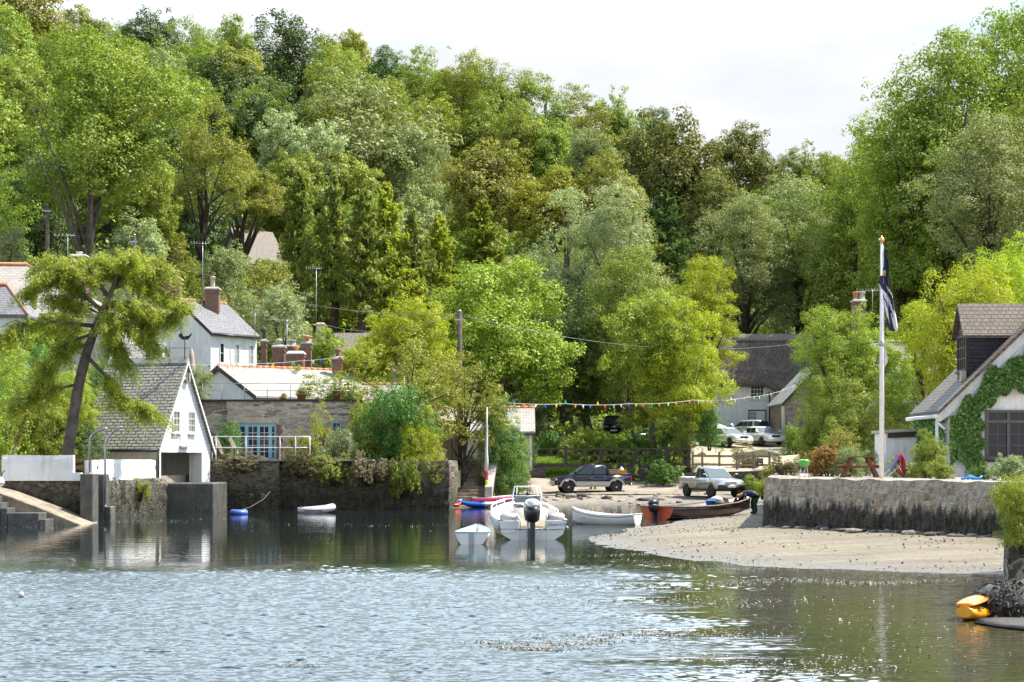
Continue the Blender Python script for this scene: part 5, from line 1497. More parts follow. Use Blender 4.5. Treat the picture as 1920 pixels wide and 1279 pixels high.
boulder('slab_rock', 'pale grey slab of rock at the foot of the near wall', 1925, 1140, 30.2, .62, (1, .8, .55), 'rock', .12, 5)
boulder('gravel_bank', 'low bank of wet gravel at the right edge of the water', 1990, 1180, 27.6, 1.2, (1.0, 1.2, .05), 'wet_gravel', .0, 8, amp=.6)
boulder('stone', 'small pale stone on top of the weedy rock', 1880, 1108, 30.6, .16, (1.1, 1, .8), 'rock_pale', None, 3)

# rocks on the beach at the foot of the sea wall and on the hard
rg = random.Random(12)
for k in range(26):
    f = k / 25; p = 1445 + 450 * f + rg.uniform(-8, 8); D = np.interp(p, [1434, 1650, 1905], [60, 54, 48.0]) - rg.uniform(.15, 1.5)
    x = X_(p, D)
    boulder('beach_stone', 'flat dark stone fallen at the foot of the sea wall', p, 1000, D, rg.uniform(.07, .2), (1.3, 1, .45), 'rock' if k % 3 else 'rock_pale', float(Zs(x, D)) + .02, k, 'stone', 'stones at the foot of the sea wall')
for k, (p, y, D, r, m, l) in enumerate([(1051, 928, 106.5, .24, 'rock', 'small dark rock left of two on the shingle, in front of the dark pickup'), (1070, 933, 105, .26, 'rock_pale', 'pale flat rock between two dark ones on the shingle'), (1088, 930, 105.8, .30, 'rock', 'dark angular rock on the shingle, right of the pale one'), (1137, 932, 104, .24, 'rock', 'dark low rock alone in the middle of the shingle'), (1222, 935, 103, .42, 'rock', 'long low dark slab on the shingle near the open boat')]):
    boulder('shingle_rock', l, p, y, D, r, (1.3 if k != 4 else 1.9, 1, .6 if k != 4 else .3), m, float(Zs(X_(p, D), D)) + .08, 40 + k)
rg = random.Random(4); NB_ = 0
for k in range(110):
    p = rg.uniform(870, 1330); D = rg.uniform(100, 112); x = X_(p, D)
    boulder('cobble', 'loose grey cobble scattered over the shingle hard', p, 930, D, rg.uniform(.06, .15), (1.3, 1.1, .6), rg.choice(['rock', 'rock_pale', 'rock_pale']), float(Zs(x, D)) + .03, k, 'stone', 'cobbles on the shingle hard')

# quay stair by the kayaks
def quay_stair():
    D = 97.5; ox = X_(852, D); t = thing('stone_stair', 'flight of narrow stone steps rising from the water beside the kayaks', 'steps', (ox, D, 0))
    b = MB(); n = 12; z0, z1 = .15, Z_(868, 103); x0 = 0
    for k in range(n):
        z = z0 + (z1 - z0) * (k + 1) / n; y = k * .42
        xa = k * .085; b.box(xa, 1.55 + k * .03, y, 5.4, z - (z1 - z0) / n - .001 * k, z)
    b.build('tread', M('ramp_stone'), t, .012)
    b = MB(); b.prism([(1.62, 0, -.4), (1.62, 5.4, -.4), (1.95, 5.4, z1 + .55), (1.95, 4.4, z1 + .5), (1.62, 0, 1.05)], (.42, 0, 0)); b.build('side_wall', M('cement'), t, .03)
    for x, y in ((1.95, 4.0), (2.1, 4.3)): MB().box(x, x + .1, y, y + .1, .6, z1 + .95).build('post', M('grey_wood'), t)
quay_stair()
rough_wall('stone_bank', 'stone bank under the ivy mound beside the shingle', [(X_(896, 101), 101), (X_(985, 114), 114)], -.3, 2.3, 1.0, 'stone_wall', .12, seed=41)
ground_patch('bank_ground', 'gravel', [842, 860, 880, 896], [101.8, 104, 108, 114], lambda p, D: 2.42)
# ------------------------------------------------------------------ boats
def hull(stations, wall=.04, n=5):
    """stations from stern to bow: x, half beam at sheer, sheer z, half beam at chine, chine z, keel z -> open shell"""
    rs = []
    for x, bs, zs, bc, zc, zk in stations:
        def half(off):
            k = Vector((x, 0, zk + off)); c = Vector((x, max(.004, bc - off), zc + off * .7)); s = Vector((x, max(.004, bs - off), zs))
            mid = c.lerp(s, .5) + Vector((0, .03 * (bs > .2), 0)); kc = k.lerp(c, .55) + Vector((0, 0, -.02))
            return [k, kc, c, mid, s]
        o = half(0); i = half(wall)
        mir = lambda p: Vector((p.x, -p.y, p.z))
        ring = [p for p in o] + [p for p in i[::-1]] + [mir(p) for p in i[1:]] + [mir(p) for p in o[::-1][:-1]]
        rs.append(ring)
    return rs

def section(st, inset=0):
    x, bs, zs, bc, zc, zk = st
    bs, bc = bs - inset, bc - inset
    h = [(0, zk + inset), (bc * .55, zk * .45 + zc * .55 - .02 + inset), (bc, zc + inset * .5), ((bs + bc) / 2 + .02, (zs + zc) / 2), (bs, zs)]
    return [(x, y, z) for y, z in h] + [(x, -y, z) for y, z in h[::-1][:-1]]

def add_hull(t, st, mat, transom_mat=None, tt=.05, wall=.04, name='hull', gunwale=None, gr=.035, dip=0):
    b = MB(); b.rings(hull(st, wall), True, False, 0, True)
    h = b.build(name, M(mat), t)
    if transom_mat:
        b = MB(); b.prism(section(st[0], .003), (tt, 0, 0)); b.build('transom', M(transom_mat), t)
    if gunwale:
        b = MB()
        for s in (1, -1): b.tube([(x, s * (bs - wall * .3), zs) for x, bs, zs, bc, zc, zk in st], gr, 6)
        b.tube([(st[0][0], st[0][1] - .02, st[0][2]), (st[0][0], -st[0][1] + .02, st[0][2])], gr, 6)
        b.build('gunwale', M(gunwale), t)
    return h

def outboard(t, x, y, z, s=1.0, top='silver_paint', tilt=0, lean=0):
    """outboard motor hung at the stern: x aft face, z of the clamp"""
    o = thing('tmp', None, None); bpy.data.objects.remove(o)
    b = MB(); rs = []
    for zz, w, l, xo in [(.10, .13, .20, -.02), (.16, .19, .28, -.02), (.34, .22, .33, -.03), (.50, .22, .33, -.04)]:
        rs.append([((xo - .22 + l * math.cos(a)) * s + x, y + w * s * math.sin(a), z + zz * s) for a in [2 * math.pi * k / 14 for k in range(14)]])
    b.rings(rs); c = b.build('outboard', M('black_plastic'), t)
    b = MB(); rs = []
    for zz, w, l, xo in [(.502, .222, .332, -.04), (.60, .215, .32, -.03), (.68, .17, .27, -.01), (.715, .08, .15, .0)]:
        rs.append([((xo - .22 + l * math.cos(a)) * s + x, y + w * s * math.sin(a), z + zz * s) for a in [2 * math.pi * k / 14 for k in range(14)]])
    b.rings(rs); b.build('cowl', M(top), c)
    b = MB()
    b.rings([[(x - (.22 - dx * .14) * s, y + dy * .09 * s, z + zz * s) for dx, dy in ((1, 1), (-1, .7), (-1, -.7), (1, -1))] for zz in (.10, -.25, -.50)], smooth=False)
    b.rings([[(x - (.24 - dx * w1) * s, y + dy * w2 * s, z + zz * s) for dx, dy in ((1, 1), (-1, 1), (-1, -1), (1, -1))] for zz, w1, w2 in ((-.50, .20, .07), (-.56, .26, .10), (-.60, .20, .07), (-.85, .14, .05))], smooth=False)
    b.ell((x - .28 * s, y, z - .92 * s), .26 * s, .07 * s, .07 * s); b.build('leg', M('black_plastic'), c)
    b = MB(); b.box(x - .06 * s, x + .06, y - .11 * s, y + .11 * s, z - .30 * s, z + .12 * s); b.build('bracket', M('galv'), c)
    return c

def motorboat():
    t = thing('motor_boat', 'white open motorboat with centre console and big black outboard, stern towards us', 'motorboat', (X_(999, 56.6), 56.6, 0), R(96))
    st = [(0, 1.10, .62, .95, .16, -.22), (.9, 1.13, .66, .98, .15, -.24), (2.0, 1.15, .72, .98, .16, -.24), (3.2, 1.08, .80, .86, .20, -.2), (4.3, .82, .92, .52, .34, -.05), (5.0, .45, 1.02, .22, .58, .22), (5.4, .06, 1.08, .03, .95, .75)]
    add_hull(t, st, 'white_gel', None, wall=.16)
    b = MB()
    for s in (1, -1): b.tube([(x, s * (bs + .012), zs - .26 + .012 * x) for x, bs, zs, bc, zc, zk in st[:-1]], .03, 6)
    b.tube([(-.012, -.99, .335), (-.012, .99, .335)], .022, 6); b.build('rub_rail', M('grey_gel'), t)
    # transom with a well cut for the motor
    b = MB()
    for s in (1, -1):
        b.prism([(0, s * .42, -.18), (0, s * .95, .16), (0, s * 1.095, .60), (0, s * .42, .60)], (.14, 0, 0))
    b.prism([(0, .419, -.18), (0, .419, .36), (0, -.419, .36), (0, -.419, -.18), (0, 0, -.21)], (.14, 0, 0)); b.build('transom', M('white_gel'), t, .012)
    b = MB(); b.box(.1, 4.2, -.80, .80, .28, .30); b.build('floor', M('cream_vinyl'), t)
    for s in (1, -1):
        b = MB(); b.box(.05, .18, s * .42 if s > 0 else -1.02, 1.02 if s > 0 else -.42, .56, .83); b.build('seat_back', M('grey_pvc'), t, .05, 2)
    b = MB()
    for s in (1, -1): b.tube([(-.02, s * .40, .30), (-.04, s * .40, .55), (.02, s * .46, .76), (.1, s * .50, .74)], .016, 6)
    b.build('grab_rail', M('steel'), t)
    b = MB(); b.box(1.15, 1.55, -.62, .55, .3, .96); b.build('seat', M('cream_vinyl'), t, .08, 2)
    b = MB(); b.prism([(2.0, -.55, .3), (2.75, -.55, .3), (2.65, -.55, 1.05), (2.40, -.55, 1.34), (2.30, -.55, 1.34), (2.05, -.55, 1.0)], (0, .95, 0)); c = b.build('console', M('white_gel'), t, .03)
    b = MB(); b.prism([(2.27, -.50, 1.29), (2.27, .35, 1.29), (2.085, .35, 1.05), (2.085, -.50, 1.05)], (-.02, 0, .012)); b.build('dashboard', M('black_plastic'), c)
    b = MB(); b.tube([(1.98 - .05 * math.sin(a), .18 + .19 * math.cos(a), 1.12 + .17 * math.sin(a)) for a in [i * math.pi / 8 for i in range(17)]], .014, 6); b.tube([(1.98, .18, 1.12), (2.1, .18, 1.1)], .02, 6); b.build('steering_wheel', M('steel'), c)
    b = MB(); b.tube([(2.36, -.56, 1.3), (2.42, -.56, 1.62), (2.5, -.50, 1.98), (2.5, .30, 1.98), (2.42, .37, 1.62), (2.36, .37, 1.3)], .028, 8); b.tube([(2.42, -.56, 1.62), (2.42, .37, 1.62)], .02, 6); b.tube([(2.38, -.46, 1.3), (2.46, -.42, 1.95)], .014, 6); b.tube([(2.38, .27, 1.3), (2.46, .23, 1.95)], .014, 6); b.build('console_frame', M('white_metal'), t)
    b = MB(); b.box(2.36, 2.375, -.50, .31, 1.345, 1.58); b.build('windscreen', M('glass_screen'), t)
    b = MB(); b.ell((2.46, -.12, 1.68), .06, .075, .085); b.tube([(2.46, -.12, 1.75), (2.48, -.12, 1.97)], .012, 5); b.build('compass_ball', M('black_plastic'), t)
    for s in (1, -1):
        b = MB(); pts = [(2.0, s * 1.08, .74), (2.25, s * 1.08, 1.06), (3.2, s * 1.0, 1.18), (4.3, s * .72, 1.34), (5.0, s * .38, 1.42), (5.35, s * .02, 1.44)]
        b.tube(pts, .024, 8)
        for x, y0, z0, y1, z1 in ((2.7, 1.06, .76, 1.05, 1.12), (3.5, 1.0, .82, .94, 1.22), (4.3, .76, .92, .72, 1.34), (5.0, .42, 1.02, .38, 1.42)): b.tube([(x, s * y0, z0), (x, s * y1, z1)], .019, 6)
        b.build('bow_rail', M('white_metal'), t)
    b = MB(); b.ell((1.9, -.70, .62), .12, .12, .24); b.build('fender', M('blue_rubber'), t)
    b = MB(); b.prism([(1.6, -.62, .3), (1.6, -1.0, .3), (1.75, -.95, .92), (1.75, -.72, .98)], (.10, 0, 0)); b.build('folded_seat', M('cream_vinyl'), t, .02)
    b = MB(); b.ell((1.3, -.98, .72), .1, .09, .10); b.build('mooring_float', M('red_plastic'), t)
    outboard(t, -.02, .06, .44, 1.18)
    txt(t, 'Cloud of Dust', (-.012, -.46, .435), .125, 'lettering_blue', (math.pi / 2, 0, -math.pi / 2), .35)
    txt(t, 'Newport', (-.012, -.56, .30), .075, 'lettering_blue', (math.pi / 2, 0, -math.pi / 2), .1)
    b = MB(); b.box(-.03, -.004, .55, 1.0, .20, .33); b.build('name_board', M('white_gel'), t, .01)
    for c in t.children:
        if c.name.split('.')[0] in ('console', 'console_frame', 'windscreen', 'compass_ball', 'bow_rail', 'fender'): c.scale.z = .82
motorboat()

def pram():
    t = thing('tender', 'small white tender seen end on, with pale blue rim, left of the motorboat', 'dinghy', (X_(884, 53.4), 53.4, 0), R(86))
    st = [(0, .50, .36, .34, .02, -.06), (.6, .52, .36, .38, .0, -.08), (1.3, .42, .40, .28, .03, -.05), (1.8, .20, .47, .10, .14, .06), (2.0, .04, .52, .02, .3, .2)]
    add_hull(t, st, 'white_gel', 'white_gel', gunwale='lightblue_plastic', gr=.025)
    MB().box(-.03, -.004, -.075, .075, -.08, .33).build('motor_pad', M('grey_gel'), t, .01)
    MB().box(.7, .95, -.46, .46, .20, .235).build('thwart', M('white_gel'), t)
pram()

def rowing():
    t = thing('rowing_boat', 'white rowing dinghy floating side on between the motorboat and the open boat', 'dinghy', (X_(1196, 69.5), 69.5, 0), R(155))
    st = [(0, .46, .42, .30, .04, -.05), (.5, .56, .37, .42, .02, -.08), (1.3, .60, .38, .44, .0, -.09), (2.0, .48, .45, .30, .06, -.06), (2.5, .22, .56, .10, .2, .0), (2.72, .03, .66, .015, .4, .05)]
    add_hull(t, st, 'white_gel', 'white_gel', gunwale='white_gel', gr=.022)
    for x in (.25, 1.1, 1.9): MB().box(x, x + .22, -.48 + .06 * (x > 1.5), .48 - .06 * (x > 1.5), .25, .28).build('thwart', M('pale_wood'), t)
    b = MB(); b.tube([(x, s * (bs + .012), zs - .07) for s in (1,) for x, bs, zs, *_ in st], .012, 5); b.tube([(x, -(bs + .012), zs - .07) for x, bs, zs, *_ in st], .012, 5); b.build('rub_strake', M('dark_wood'), t)
    b = MB(); b.tube([(1.2, .57, .36), (1.2, .58, .47), (1.24, .58, .50)], .014, 5); b.tube([(1.2, -.57, .36), (1.2, -.58, .47)], .014, 5); b.build('rowlock', M('brass'), t)
rowing()

def workboat():
    D = 75.4; t = thing('open_boat', 'long dark open boat with an orange stern, its bow drawn up on the sand', 'boat', (X_(1232, D), D, .02), R(50))
    st = [(0, .86, .52, .62, .05, -.12), (1.2, .95, .50, .75, .03, -.14), (3.0, 1.0, .52, .80, .03, -.12), (4.9, .82, .62, .58, .10, -.02), (6.3, .42, .74, .24, .28, .15), (7.1, .04, .84, .02, .55, .32)]
    h = add_hull(t, st, 'maroon_paint', None, wall=.05)
    b = MB(); b.prism(section(st[0], .004), (.07, 0, 0)); b.build('transom', M('orange_paint'), t)
    b = MB()
    for s in (1, -1): b.tube([(x, s * bs, zs + .01) for x, bs, zs, *_ in st], .035, 6)
    b.tube([(0, .86, .53), (0, -.86, .53)], .04, 6); b.build('gunwale', M('grey_wood'), t)
    b = MB()
    for s in (1, -1): b.tube([(x, s * (bc + .02), zc + .03) for x, bs, zs, bc, zc, zk in st[:-1]], .03, 5)
    b.build('boot_top', M('maroon_paint'), t)
    for x in (.5, 2.4, 4.2): MB().box(x, x + .28, -.85 + .1 * (x > 4), .85 - .1 * (x > 4), .36, .40).build('thwart', M('grey_wood'), t)
    MB().box(.05, 1.2, -.80, .80, .485, .50).build('stern_deck', M('pale_wood'), t)
    outboard(t, -.06, -.02, .22, .86, 'black_plastic')
    p = t.matrix_basis @ Vector((3.35, -.3, .40))
    bpy.context.view_layer.update(); m = t.matrix_world
    q = m @ Vector((3.3, -.45, .41))
    bb = thing('bucket', 'bright blue tub standing in the dark open boat', 'bucket', q)
    b = MB(); b.lathe([(.15, 0), (.20, .30), (.215, .30), (.215, .33), (.185, .33), (.14, .04)], n=16); b.build('body', M('blue_bright'), bb)
    q = m @ Vector((3.9, -.3, .41)); k = thing('kit_bag', 'dark and silver bag lying in the dark open boat beside the blue tub', 'bag', q)
    b = MB(); b.ell((0, 0, .2), .42, .3, .24); b.build('body', M('dark_pvc'), k); b = MB(); b.ell((.05, -.05, .34), .28, .22, .16); b.build('flap', M('grey_pvc'), k)
    q = m @ Vector((4.9, -.1, .4)); b = MB()
    for i in range(5): b.tube([(.25 * math.cos(a) * (1 - i * .1), .3 * math.sin(a) * (1 - i * .1), .12 + .06 * i + .02 * math.sin(3 * a)) for a in [j * math.pi / 8 for j in range(17)]], .035, 5)
    tag(b.build('rope_coil', M('dark_wood'), None, 0, 1, q), 'coil of dark rope heaped in the bow of the open boat', 'rope')
workboat()

def kayak(name, label, px0, px1, yb, D, h, w, m1, m2=None, yaw=0, cat='kayak', z=.0, split=.55):
    L = abs(px1 - px0) / F * D / math.cos(yaw); t = thing(name, label, cat, (X_(min(px0, px1), D), D, z), yaw)
    def ringset(a, c):
        rs = []
        for i in range(13):
            u = a + (c - a) * i / 12; k = max(.06, math.sin(math.pi * min(.985, max(.015, u))) ** .55)
            rise = h * .55 * (abs(u - .5) * 2) ** 3
            rs.append([(L * u, w / 2 * k * math.cos(q), h * .45 + rise + h * .5 * k ** .6 * math.sin(q) * (1 if math.sin(q) < 0 else .8)) for q in [2 * math.pi * j / 14 for j in range(14)]])
        return rs
    b = MB(); b.rings(ringset(0, split if m2 else 1)); b.build('hull', M(m1), t)
    if m2: b = MB(); b.rings(ringset(split, 1)); b.build('bow', M(m2), t)
    b = MB(); b.lathe([(w * .28, 0), (w * .31, .03), (w * .24, .035), (w * .2, .005)], (L * .5, 0, h * .82), 14); b.build('cockpit_rim', M('black_plastic'), t)
    return t
kayak('kayak', 'red kayak end lying on the shingle by the stone steps, left of the blue kayak', 835, 864, 950, 94.2, .28, .7, 'red_plastic', None, .5, z=.02)
kayak('kayak', 'blue kayak with a white bow at the water edge below the mast', 859, 947, 951, 94.8, .34, .68, 'blue_plastic', 'grey_pvc', .06, z=.01)
kayak('kayak', 'pale blue kayak behind the red one at the foot of the stone steps', 826, 866, 945, 97.0, .26, .6, 'lightblue_plastic', None, .1, z=.12)
def sail_dinghy():
    D = 97.8; t = thing('sailing_dinghy', 'pink and white sailing dinghy with a tall furled sail, behind the blue kayak', 'dinghy', (X_(885, D), D, .12), R(3))
    st = [(0, .45, .32, .3, .04, -.02), (.8, .55, .32, .4, .02, -.03), (1.6, .45, .36, .3, .05, .0), (2.25, .05, .46, .02, .25, .1)]
    add_hull(t, st, 'pink_plastic', 'pink_plastic'); b = MB()
    b.prism([(.02, .44, .325), (.8, .54, .325), (1.6, .44, .37), (2.2, .04, .47), (1.6, -.44, .37), (.8, -.54, .325), (.02, -.44, .325)], (0, 0, .02)); b.build('deck', M('flag_white'), t)
    x = X_(912, D) - X_(885, D); zt = Z_(764, D) - .12
    b = MB(); b.tube([(x, 0, .3), (x + .04, 0, zt)], .03, 8); b.build('mast', M('white_metal'), t)
    def s(z0, z1, r0, r1, m, nm='sail'):
        b = MB(); n = 6
        b.tube([(x + .015 * math.sin(i * 2.1) + .03 * i / n, -.02, z0 + (z1 - z0) * i / n) for i in range(n + 1)], [r0 + (r1 - r0) * i / n + .008 * math.sin(i * 3) for i in range(n + 1)], 8); b.build(nm, M(m), t)
    za, zb, zc = Z_(917, D) - .12, Z_(900, D) - .12, Z_(883, D) - .12
    s(za, zb, .085, .085, 'yellow_vis', 'sail_tack'); s(zb + .004, zc, .085, .095, 'pink_plastic', 'sail_band'); s(zc + .004, zt - .15, .105, .03, 'sail_white')
sail_dinghy()
def yellow_kayaks():
    D = 28.2; b = MB
    t = kayak('kayak', 'yellow orange kayak end on at the water edge, lower right corner', 1786, 1832, 1160, D, .30, .52, 'yellow_kayak', None, 0, z=-.04)
    bpy.data.objects.remove([c for c in t.children if c.name.startswith('cockpit')][0])
    for c in list(t.children): bpy.data.objects.remove(c)
    t.location = (X_(1800, D), D - .2, -.03); t.rotation_euler = (R(4), 0, R(62)); t.scale = (.78, .78, .78)
    L = 2.7; rs = []
    for i in range(15):
        u = i / 14; k = max(.16 if u < .1 else .05, math.sin(math.pi * min(.99, .12 + u * .88)) ** .5); rise = .12 * (abs(u - .45) * 2) ** 2.5
        rs.append([(L * u, .27 * k * math.cos(q), .14 + rise + (.15 if math.sin(q) > 0 else .16) * k ** .7 * math.sin(q)) for q in [2 * math.pi * j / 16 for j in range(16)]])
    m = MB(); m.rings(rs); m.build('hull', M('yellow_kayak'), t)
    m = MB()
    for s in (1, -1): m.tube([(.35, s * .2, .27), (.5, s * .23, .30), (.65, s * .22, .275)], .018, 6)
    m.build('carry_handle', M('black_plastic'), t)
    k2 = thing('paddle_board', 'flat orange yellow board lying on top of the yellow kayak', 'board', (X_(1804, D), D - .12, .205), R(62)); k2.scale = (.75, .8, .8); rs = []
    k2.rotation_euler = (0, R(-3), R(62))
    for i in range(11):
        u = i / 10; kk = max(.1, math.sin(math.pi * min(.985, .14 + u * .86)) ** .5)
        rs.append([(2.0 * u, .25 * kk * math.cos(q), .05 + .045 * kk * math.sin(q)) for q in [2 * math.pi * j / 12 for j in range(12)]])
    m = MB(); m.rings(rs); m.build('body', M('orange_kayak'), k2)
yellow_kayaks()
def inflatable():
    D = 85.5; t = thing('inflatable_dinghy', 'pale grey inflatable dinghy floating below the terrace wall', 'dinghy', (X_(556, D), D, .12), R(8))
    L = 1.72; b = MB(); pts = [(0.06, -.42, 0), (.8, -.45, 0), (1.35, -.40, .05), (1.62, -.2, .12), (1.68, 0, .14), (1.62, .2, .12), (1.35, .40, .05), (.8, .45, 0), (.06, .42, 0)]
    b.tube(pts, [.12, .17, .17, .17, .17, .17, .17, .17, .12], 12); b.build('tube', M('grey_pvc'), t)
    MB().box(.1, 1.4, -.36, .36, -.10, -.06).build('floor', M('dark_pvc'), t); MB().box(.18, .24, -.36, .36, -.08, .2).build('transom', M('dark_wood'), t)
    b = MB(); b.box(.35, 1.2, -.632, -.60, -.05, .03); b.build('rubbing_patch', M('dark_pvc'), t)
inflatable()
t = thing('rubber_ring', 'round blue inflatable ring tied by a line below the terrace wall', 'inflatable', (X_(448, 83), 83, .09))
b = MB(); b.tube([(.30 * math.cos(a), .30 * math.sin(a), .02 * math.sin(2 * a)) for a in [i * math.pi / 10 for i in range(21)]], .125, 10, cap=False); b.build('ring', M('blue_rubber'), t)
b = MB(); b.tube([(.05, .28, .1), (.25, 2, .2), (.45, 5, .5), (.50, 7.0, .85)], .012, 5); b.build('line', M('grey_wood'), t)
t = thing('mooring_buoy', 'shiny white round buoy with an iron ring at the left edge, on the quay steps', 'buoy', (X_(-2, 70), 69.9, Z_(914, 70)))
b = MB(); b.ell((0, 0, .22), .24, .24, .22, 16, 10); b.build('float', M('white_gel'), t); b = MB(); b.lathe([(.245, 0), (.25, .04), (.245, .08)], (0, 0, .14), 16); b.build('band', M('grey_gel'), t); b = MB(); b.tube([(.1, 0, .40), (.2, 0, .62), (.28, 0, .66)], .02, 5); b.build('ring', M('dark_wood'), t)
t = thing('mooring_buoy', 'little grey round buoy alone on the open water, lower left', 'buoy', (X_(40, 33), 33, -.02)); b = MB(); b.ell((0, 0, .06), .055, .055, .06); b.build('float', M('grey_pvc'), t)

# ------------------------------------------------------------------ vehicles
def wheel(t, x, y, r, w, sgn, rim='silver_paint'):
    b = MB(); b.lathe([(r * .62, -w / 2), (r * .9, -w / 2), (r, -w * .35), (r, w * .35), (r * .9, w / 2), (r * .62, w / 2)], (x, y, r), 22, axis='y'); ty = b.build('wheel', M('rubber'), t)
    b = MB(); yo = y - sgn * 0 + sgn * (w / 2 - .025)
    b.lathe([(r * .63, -.02), (r * .63, .018), (r * .55, .02), (r * .5, -.01)], (x, yo, r), 20, axis='y'); b.lathe([(r * .2, -.02), (r * .2, .022), (r * .1, .03)], (x, yo, r), 10, axis='y')
    for k in range(6):
        a = k * math.pi / 3
        c, s_ = math.cos(a), math.sin(a)
        b.obox((x + c * r * .15 - s_ * .035, yo - .012, r + s_ * r * .15 + c * -.035), (c * r * .42, 0, s_ * r * .42), (0, .024, 0), (-s_ * .07, 0, c * .07))
    b.build('rim', M(rim), ty)
    b = MB(); b.lathe([(r * .6, -.01), (r * .6, .0)], (x, yo - sgn * .06, r), 16, axis='y'); b.build('brake', M('black_plastic'), ty)

def vehicle(t, spec):
    Wd = spec['W'] / 2; P = spec['paint']; lo, hi = spec['sill'], spec['belt']
    xf, xr = spec['axles']; r = spec['r']; ra = r * 1.22
    def arch(cx, n=10): return [(cx + ra * math.cos(a), max(lo, r + ra * math.sin(a))) for a in [math.pi * k / n for k in range(n + 1)] if r + ra * math.sin(a) >= lo - .05]
    low = [spec['nose'][0]] + [p for p in arch(xf)] + [p for p in arch(xr)] + spec['tail']
    prof = low + spec['top']
    b = MB(); b.prism([(x, -Wd, z) for x, z in prof], (0, 2 * Wd, 0)); b.build('body', M(P), t, .035, 2)
    b = MB(); b.box(xr - r * 1.1, xf + r * 1.1, -Wd + .12, Wd - .12, lo - .08, lo + .25); b.build('underbody', M('black_plastic'), t)
    if 'lower' in spec:
        x0, x1 = xr + ra + .02, xf - ra - .02
        for s in (1, -1):
            b = MB(); b.box(x0, x1, s * Wd + (.003 if s > 0 else -.018), s * Wd + (.018 if s > 0 else -.003), lo + .01, lo + .26)
            for cx in (xf, xr):
                ang = [math.pi * (.0 + k / 12) for k in range(13)]
                o = [(cx + (ra + .11) * math.cos(a), max(lo, r + (ra + .11) * math.sin(a))) for a in ang]; i = [(cx + ra * 1.0 * math.cos(a), max(lo, r + ra * math.sin(a))) for a in ang]
                for k in range(12):
                    b.prism([(o[k][0], s * Wd, o[k][1]), (o[k + 1][0], s * Wd, o[k + 1][1]), (i[k + 1][0], s * Wd, i[k + 1][1]), (i[k][0], s * Wd, i[k][1])], (0, s * .035, 0))
            b.build('wheel_arch_trim', M(spec['lower']), t)
    # cab
    cb, ct = spec['cab_base'], spec['cab_top']; yb, yt = Wd - .05, Wd - .20; zt = spec['roof']; zb = hi
    ring = lambda x0, x1, y, z: [(x0, -y, z), (x1, -y, z), (x1, y, z), (x0, y, z)]
    b = MB(); b.rings([ring(cb[0], cb[1], yb, zb - .03), ring(ct[0], ct[1], yt, zt - .07), ring(ct[0] + .06, ct[1] - .10, yt - .06, zt)], smooth=False)
    b.build('cab', M(P), t, .03, 2)
    def pt(u, v, side):          # u along the cab 0 rear .. 1 front, v up
        x = (cb[0] + (cb[1] - cb[0]) * u) * (1 - v) + (ct[0] + (ct[1] - ct[0]) * u) * v
        y = (yb + (yt - yb) * v) * side
        return Vector((x, y, zb - .03 + (zt - .07 - zb + .03) * v))
    for a, c in spec['side_win']:
        for s in (1, -1):
            b = MB(); q = [pt(a, .12, s), pt(c, .12, s), pt(min(c, .97), .92, s), pt(a, .92, s)]; b.prism([p + Vector((0, s * .004, 0)) for p in q], (0, s * .008, 0)); b.build('side_window', M(spec.get('glass', 'glass_car')), t)
    def fr(u, y, v, e):
        x = (cb[1] if u else cb[0]) * (1 - v) + (ct[1] if u else ct[0]) * v
        return Vector((x + (e if u else -e), y * (yb + (yt - yb) * v), zb - .03 + (zt - .07 - zb + .03) * v))
    for u, nm in ((1, 'windscreen'), (0, 'rear_window')):
        b = MB(); q = [fr(u, -.90, .08, .006), fr(u, .90, .08, .006), fr(u, .86, .94, .006), fr(u, -.86, .94, .006)]; b.prism(q, (.006 if u else -.006, 0, 0)); b.build(nm, M('glass_screen' if u else 'glass_car'), t)
    for s in (1, -1):
        wheel(t, xf, s * (Wd - .11), r, .24, s); wheel(t, xr, s * (Wd - .11), r, .24, s)
        b = MB(); mx = cb[1] - .12; b.box(mx - .06, mx + .06, s * (Wd + .16) - .10, s * (Wd + .16) + .10, hi + .06, hi + .24); b.box(mx - .03, mx + .03, min(s * (Wd - .04), s * (Wd + .1)), max(s * (Wd - .04), s * (Wd + .1)), hi + .08, hi + .13); b.build('mirror', M(spec.get('mirror', 'black_plastic')), t, .02)
        x1, z1 = spec['lamp']; b = MB(); b.prism([(x1 + .01, s * (Wd - .05), z1), (x1 + .01, s * (Wd - .48), z1), (x1 - .02, s * (Wd - .48), z1 + .17), (x1 - .06, s * (Wd - .05), z1 + .18)], (-.05, 0, 0)); b.box(x1 - .16, x1 - .05, min(s * (Wd - .06), s * (Wd + .006)), max(s * (Wd - .06), s * (Wd + .006)), z1 + .02, z1 + .16); b.build('headlight', M('lens'), t, .01)
        xt, z2 = spec['tail_lamp']; b = MB(); b.box(xt - .015, xt + .06, min(s * (Wd - .14), s * (Wd + .006)), max(s * (Wd - .14), s * (Wd + .006)), z2, z2 + .32); b.build('tail_light', M('lens_red'), t, .01)
        b = MB()
        for hx in spec['handles']: b.box(hx, hx + .18, min(s * (Wd + .002), s * (Wd + .03)), max(s * (Wd + .002), s * (Wd + .03)), hi - .16, hi - .12)
        b.build('door_handle', M(spec.get('handle', 'chrome')), t)
        b = MB()
        for sx in spec['seams']: b.box(sx - .006, sx + .006, min(s * (Wd + .0005), s * (Wd + .004)), max(s * (Wd + .0005), s * (Wd + .004)), lo + .02, hi - .03)
        b.build('door_seam', M('black_plastic'), t)
    xn = spec['lamp'][0]
    b = MB(); zz = spec['lamp'][1]; b.box(xn - .03, xn + .02, -Wd + .52, Wd - .52, zz + .02, zz + .17); b.build('grille', M(spec.get('grille', 'black_plastic')), t, .01)
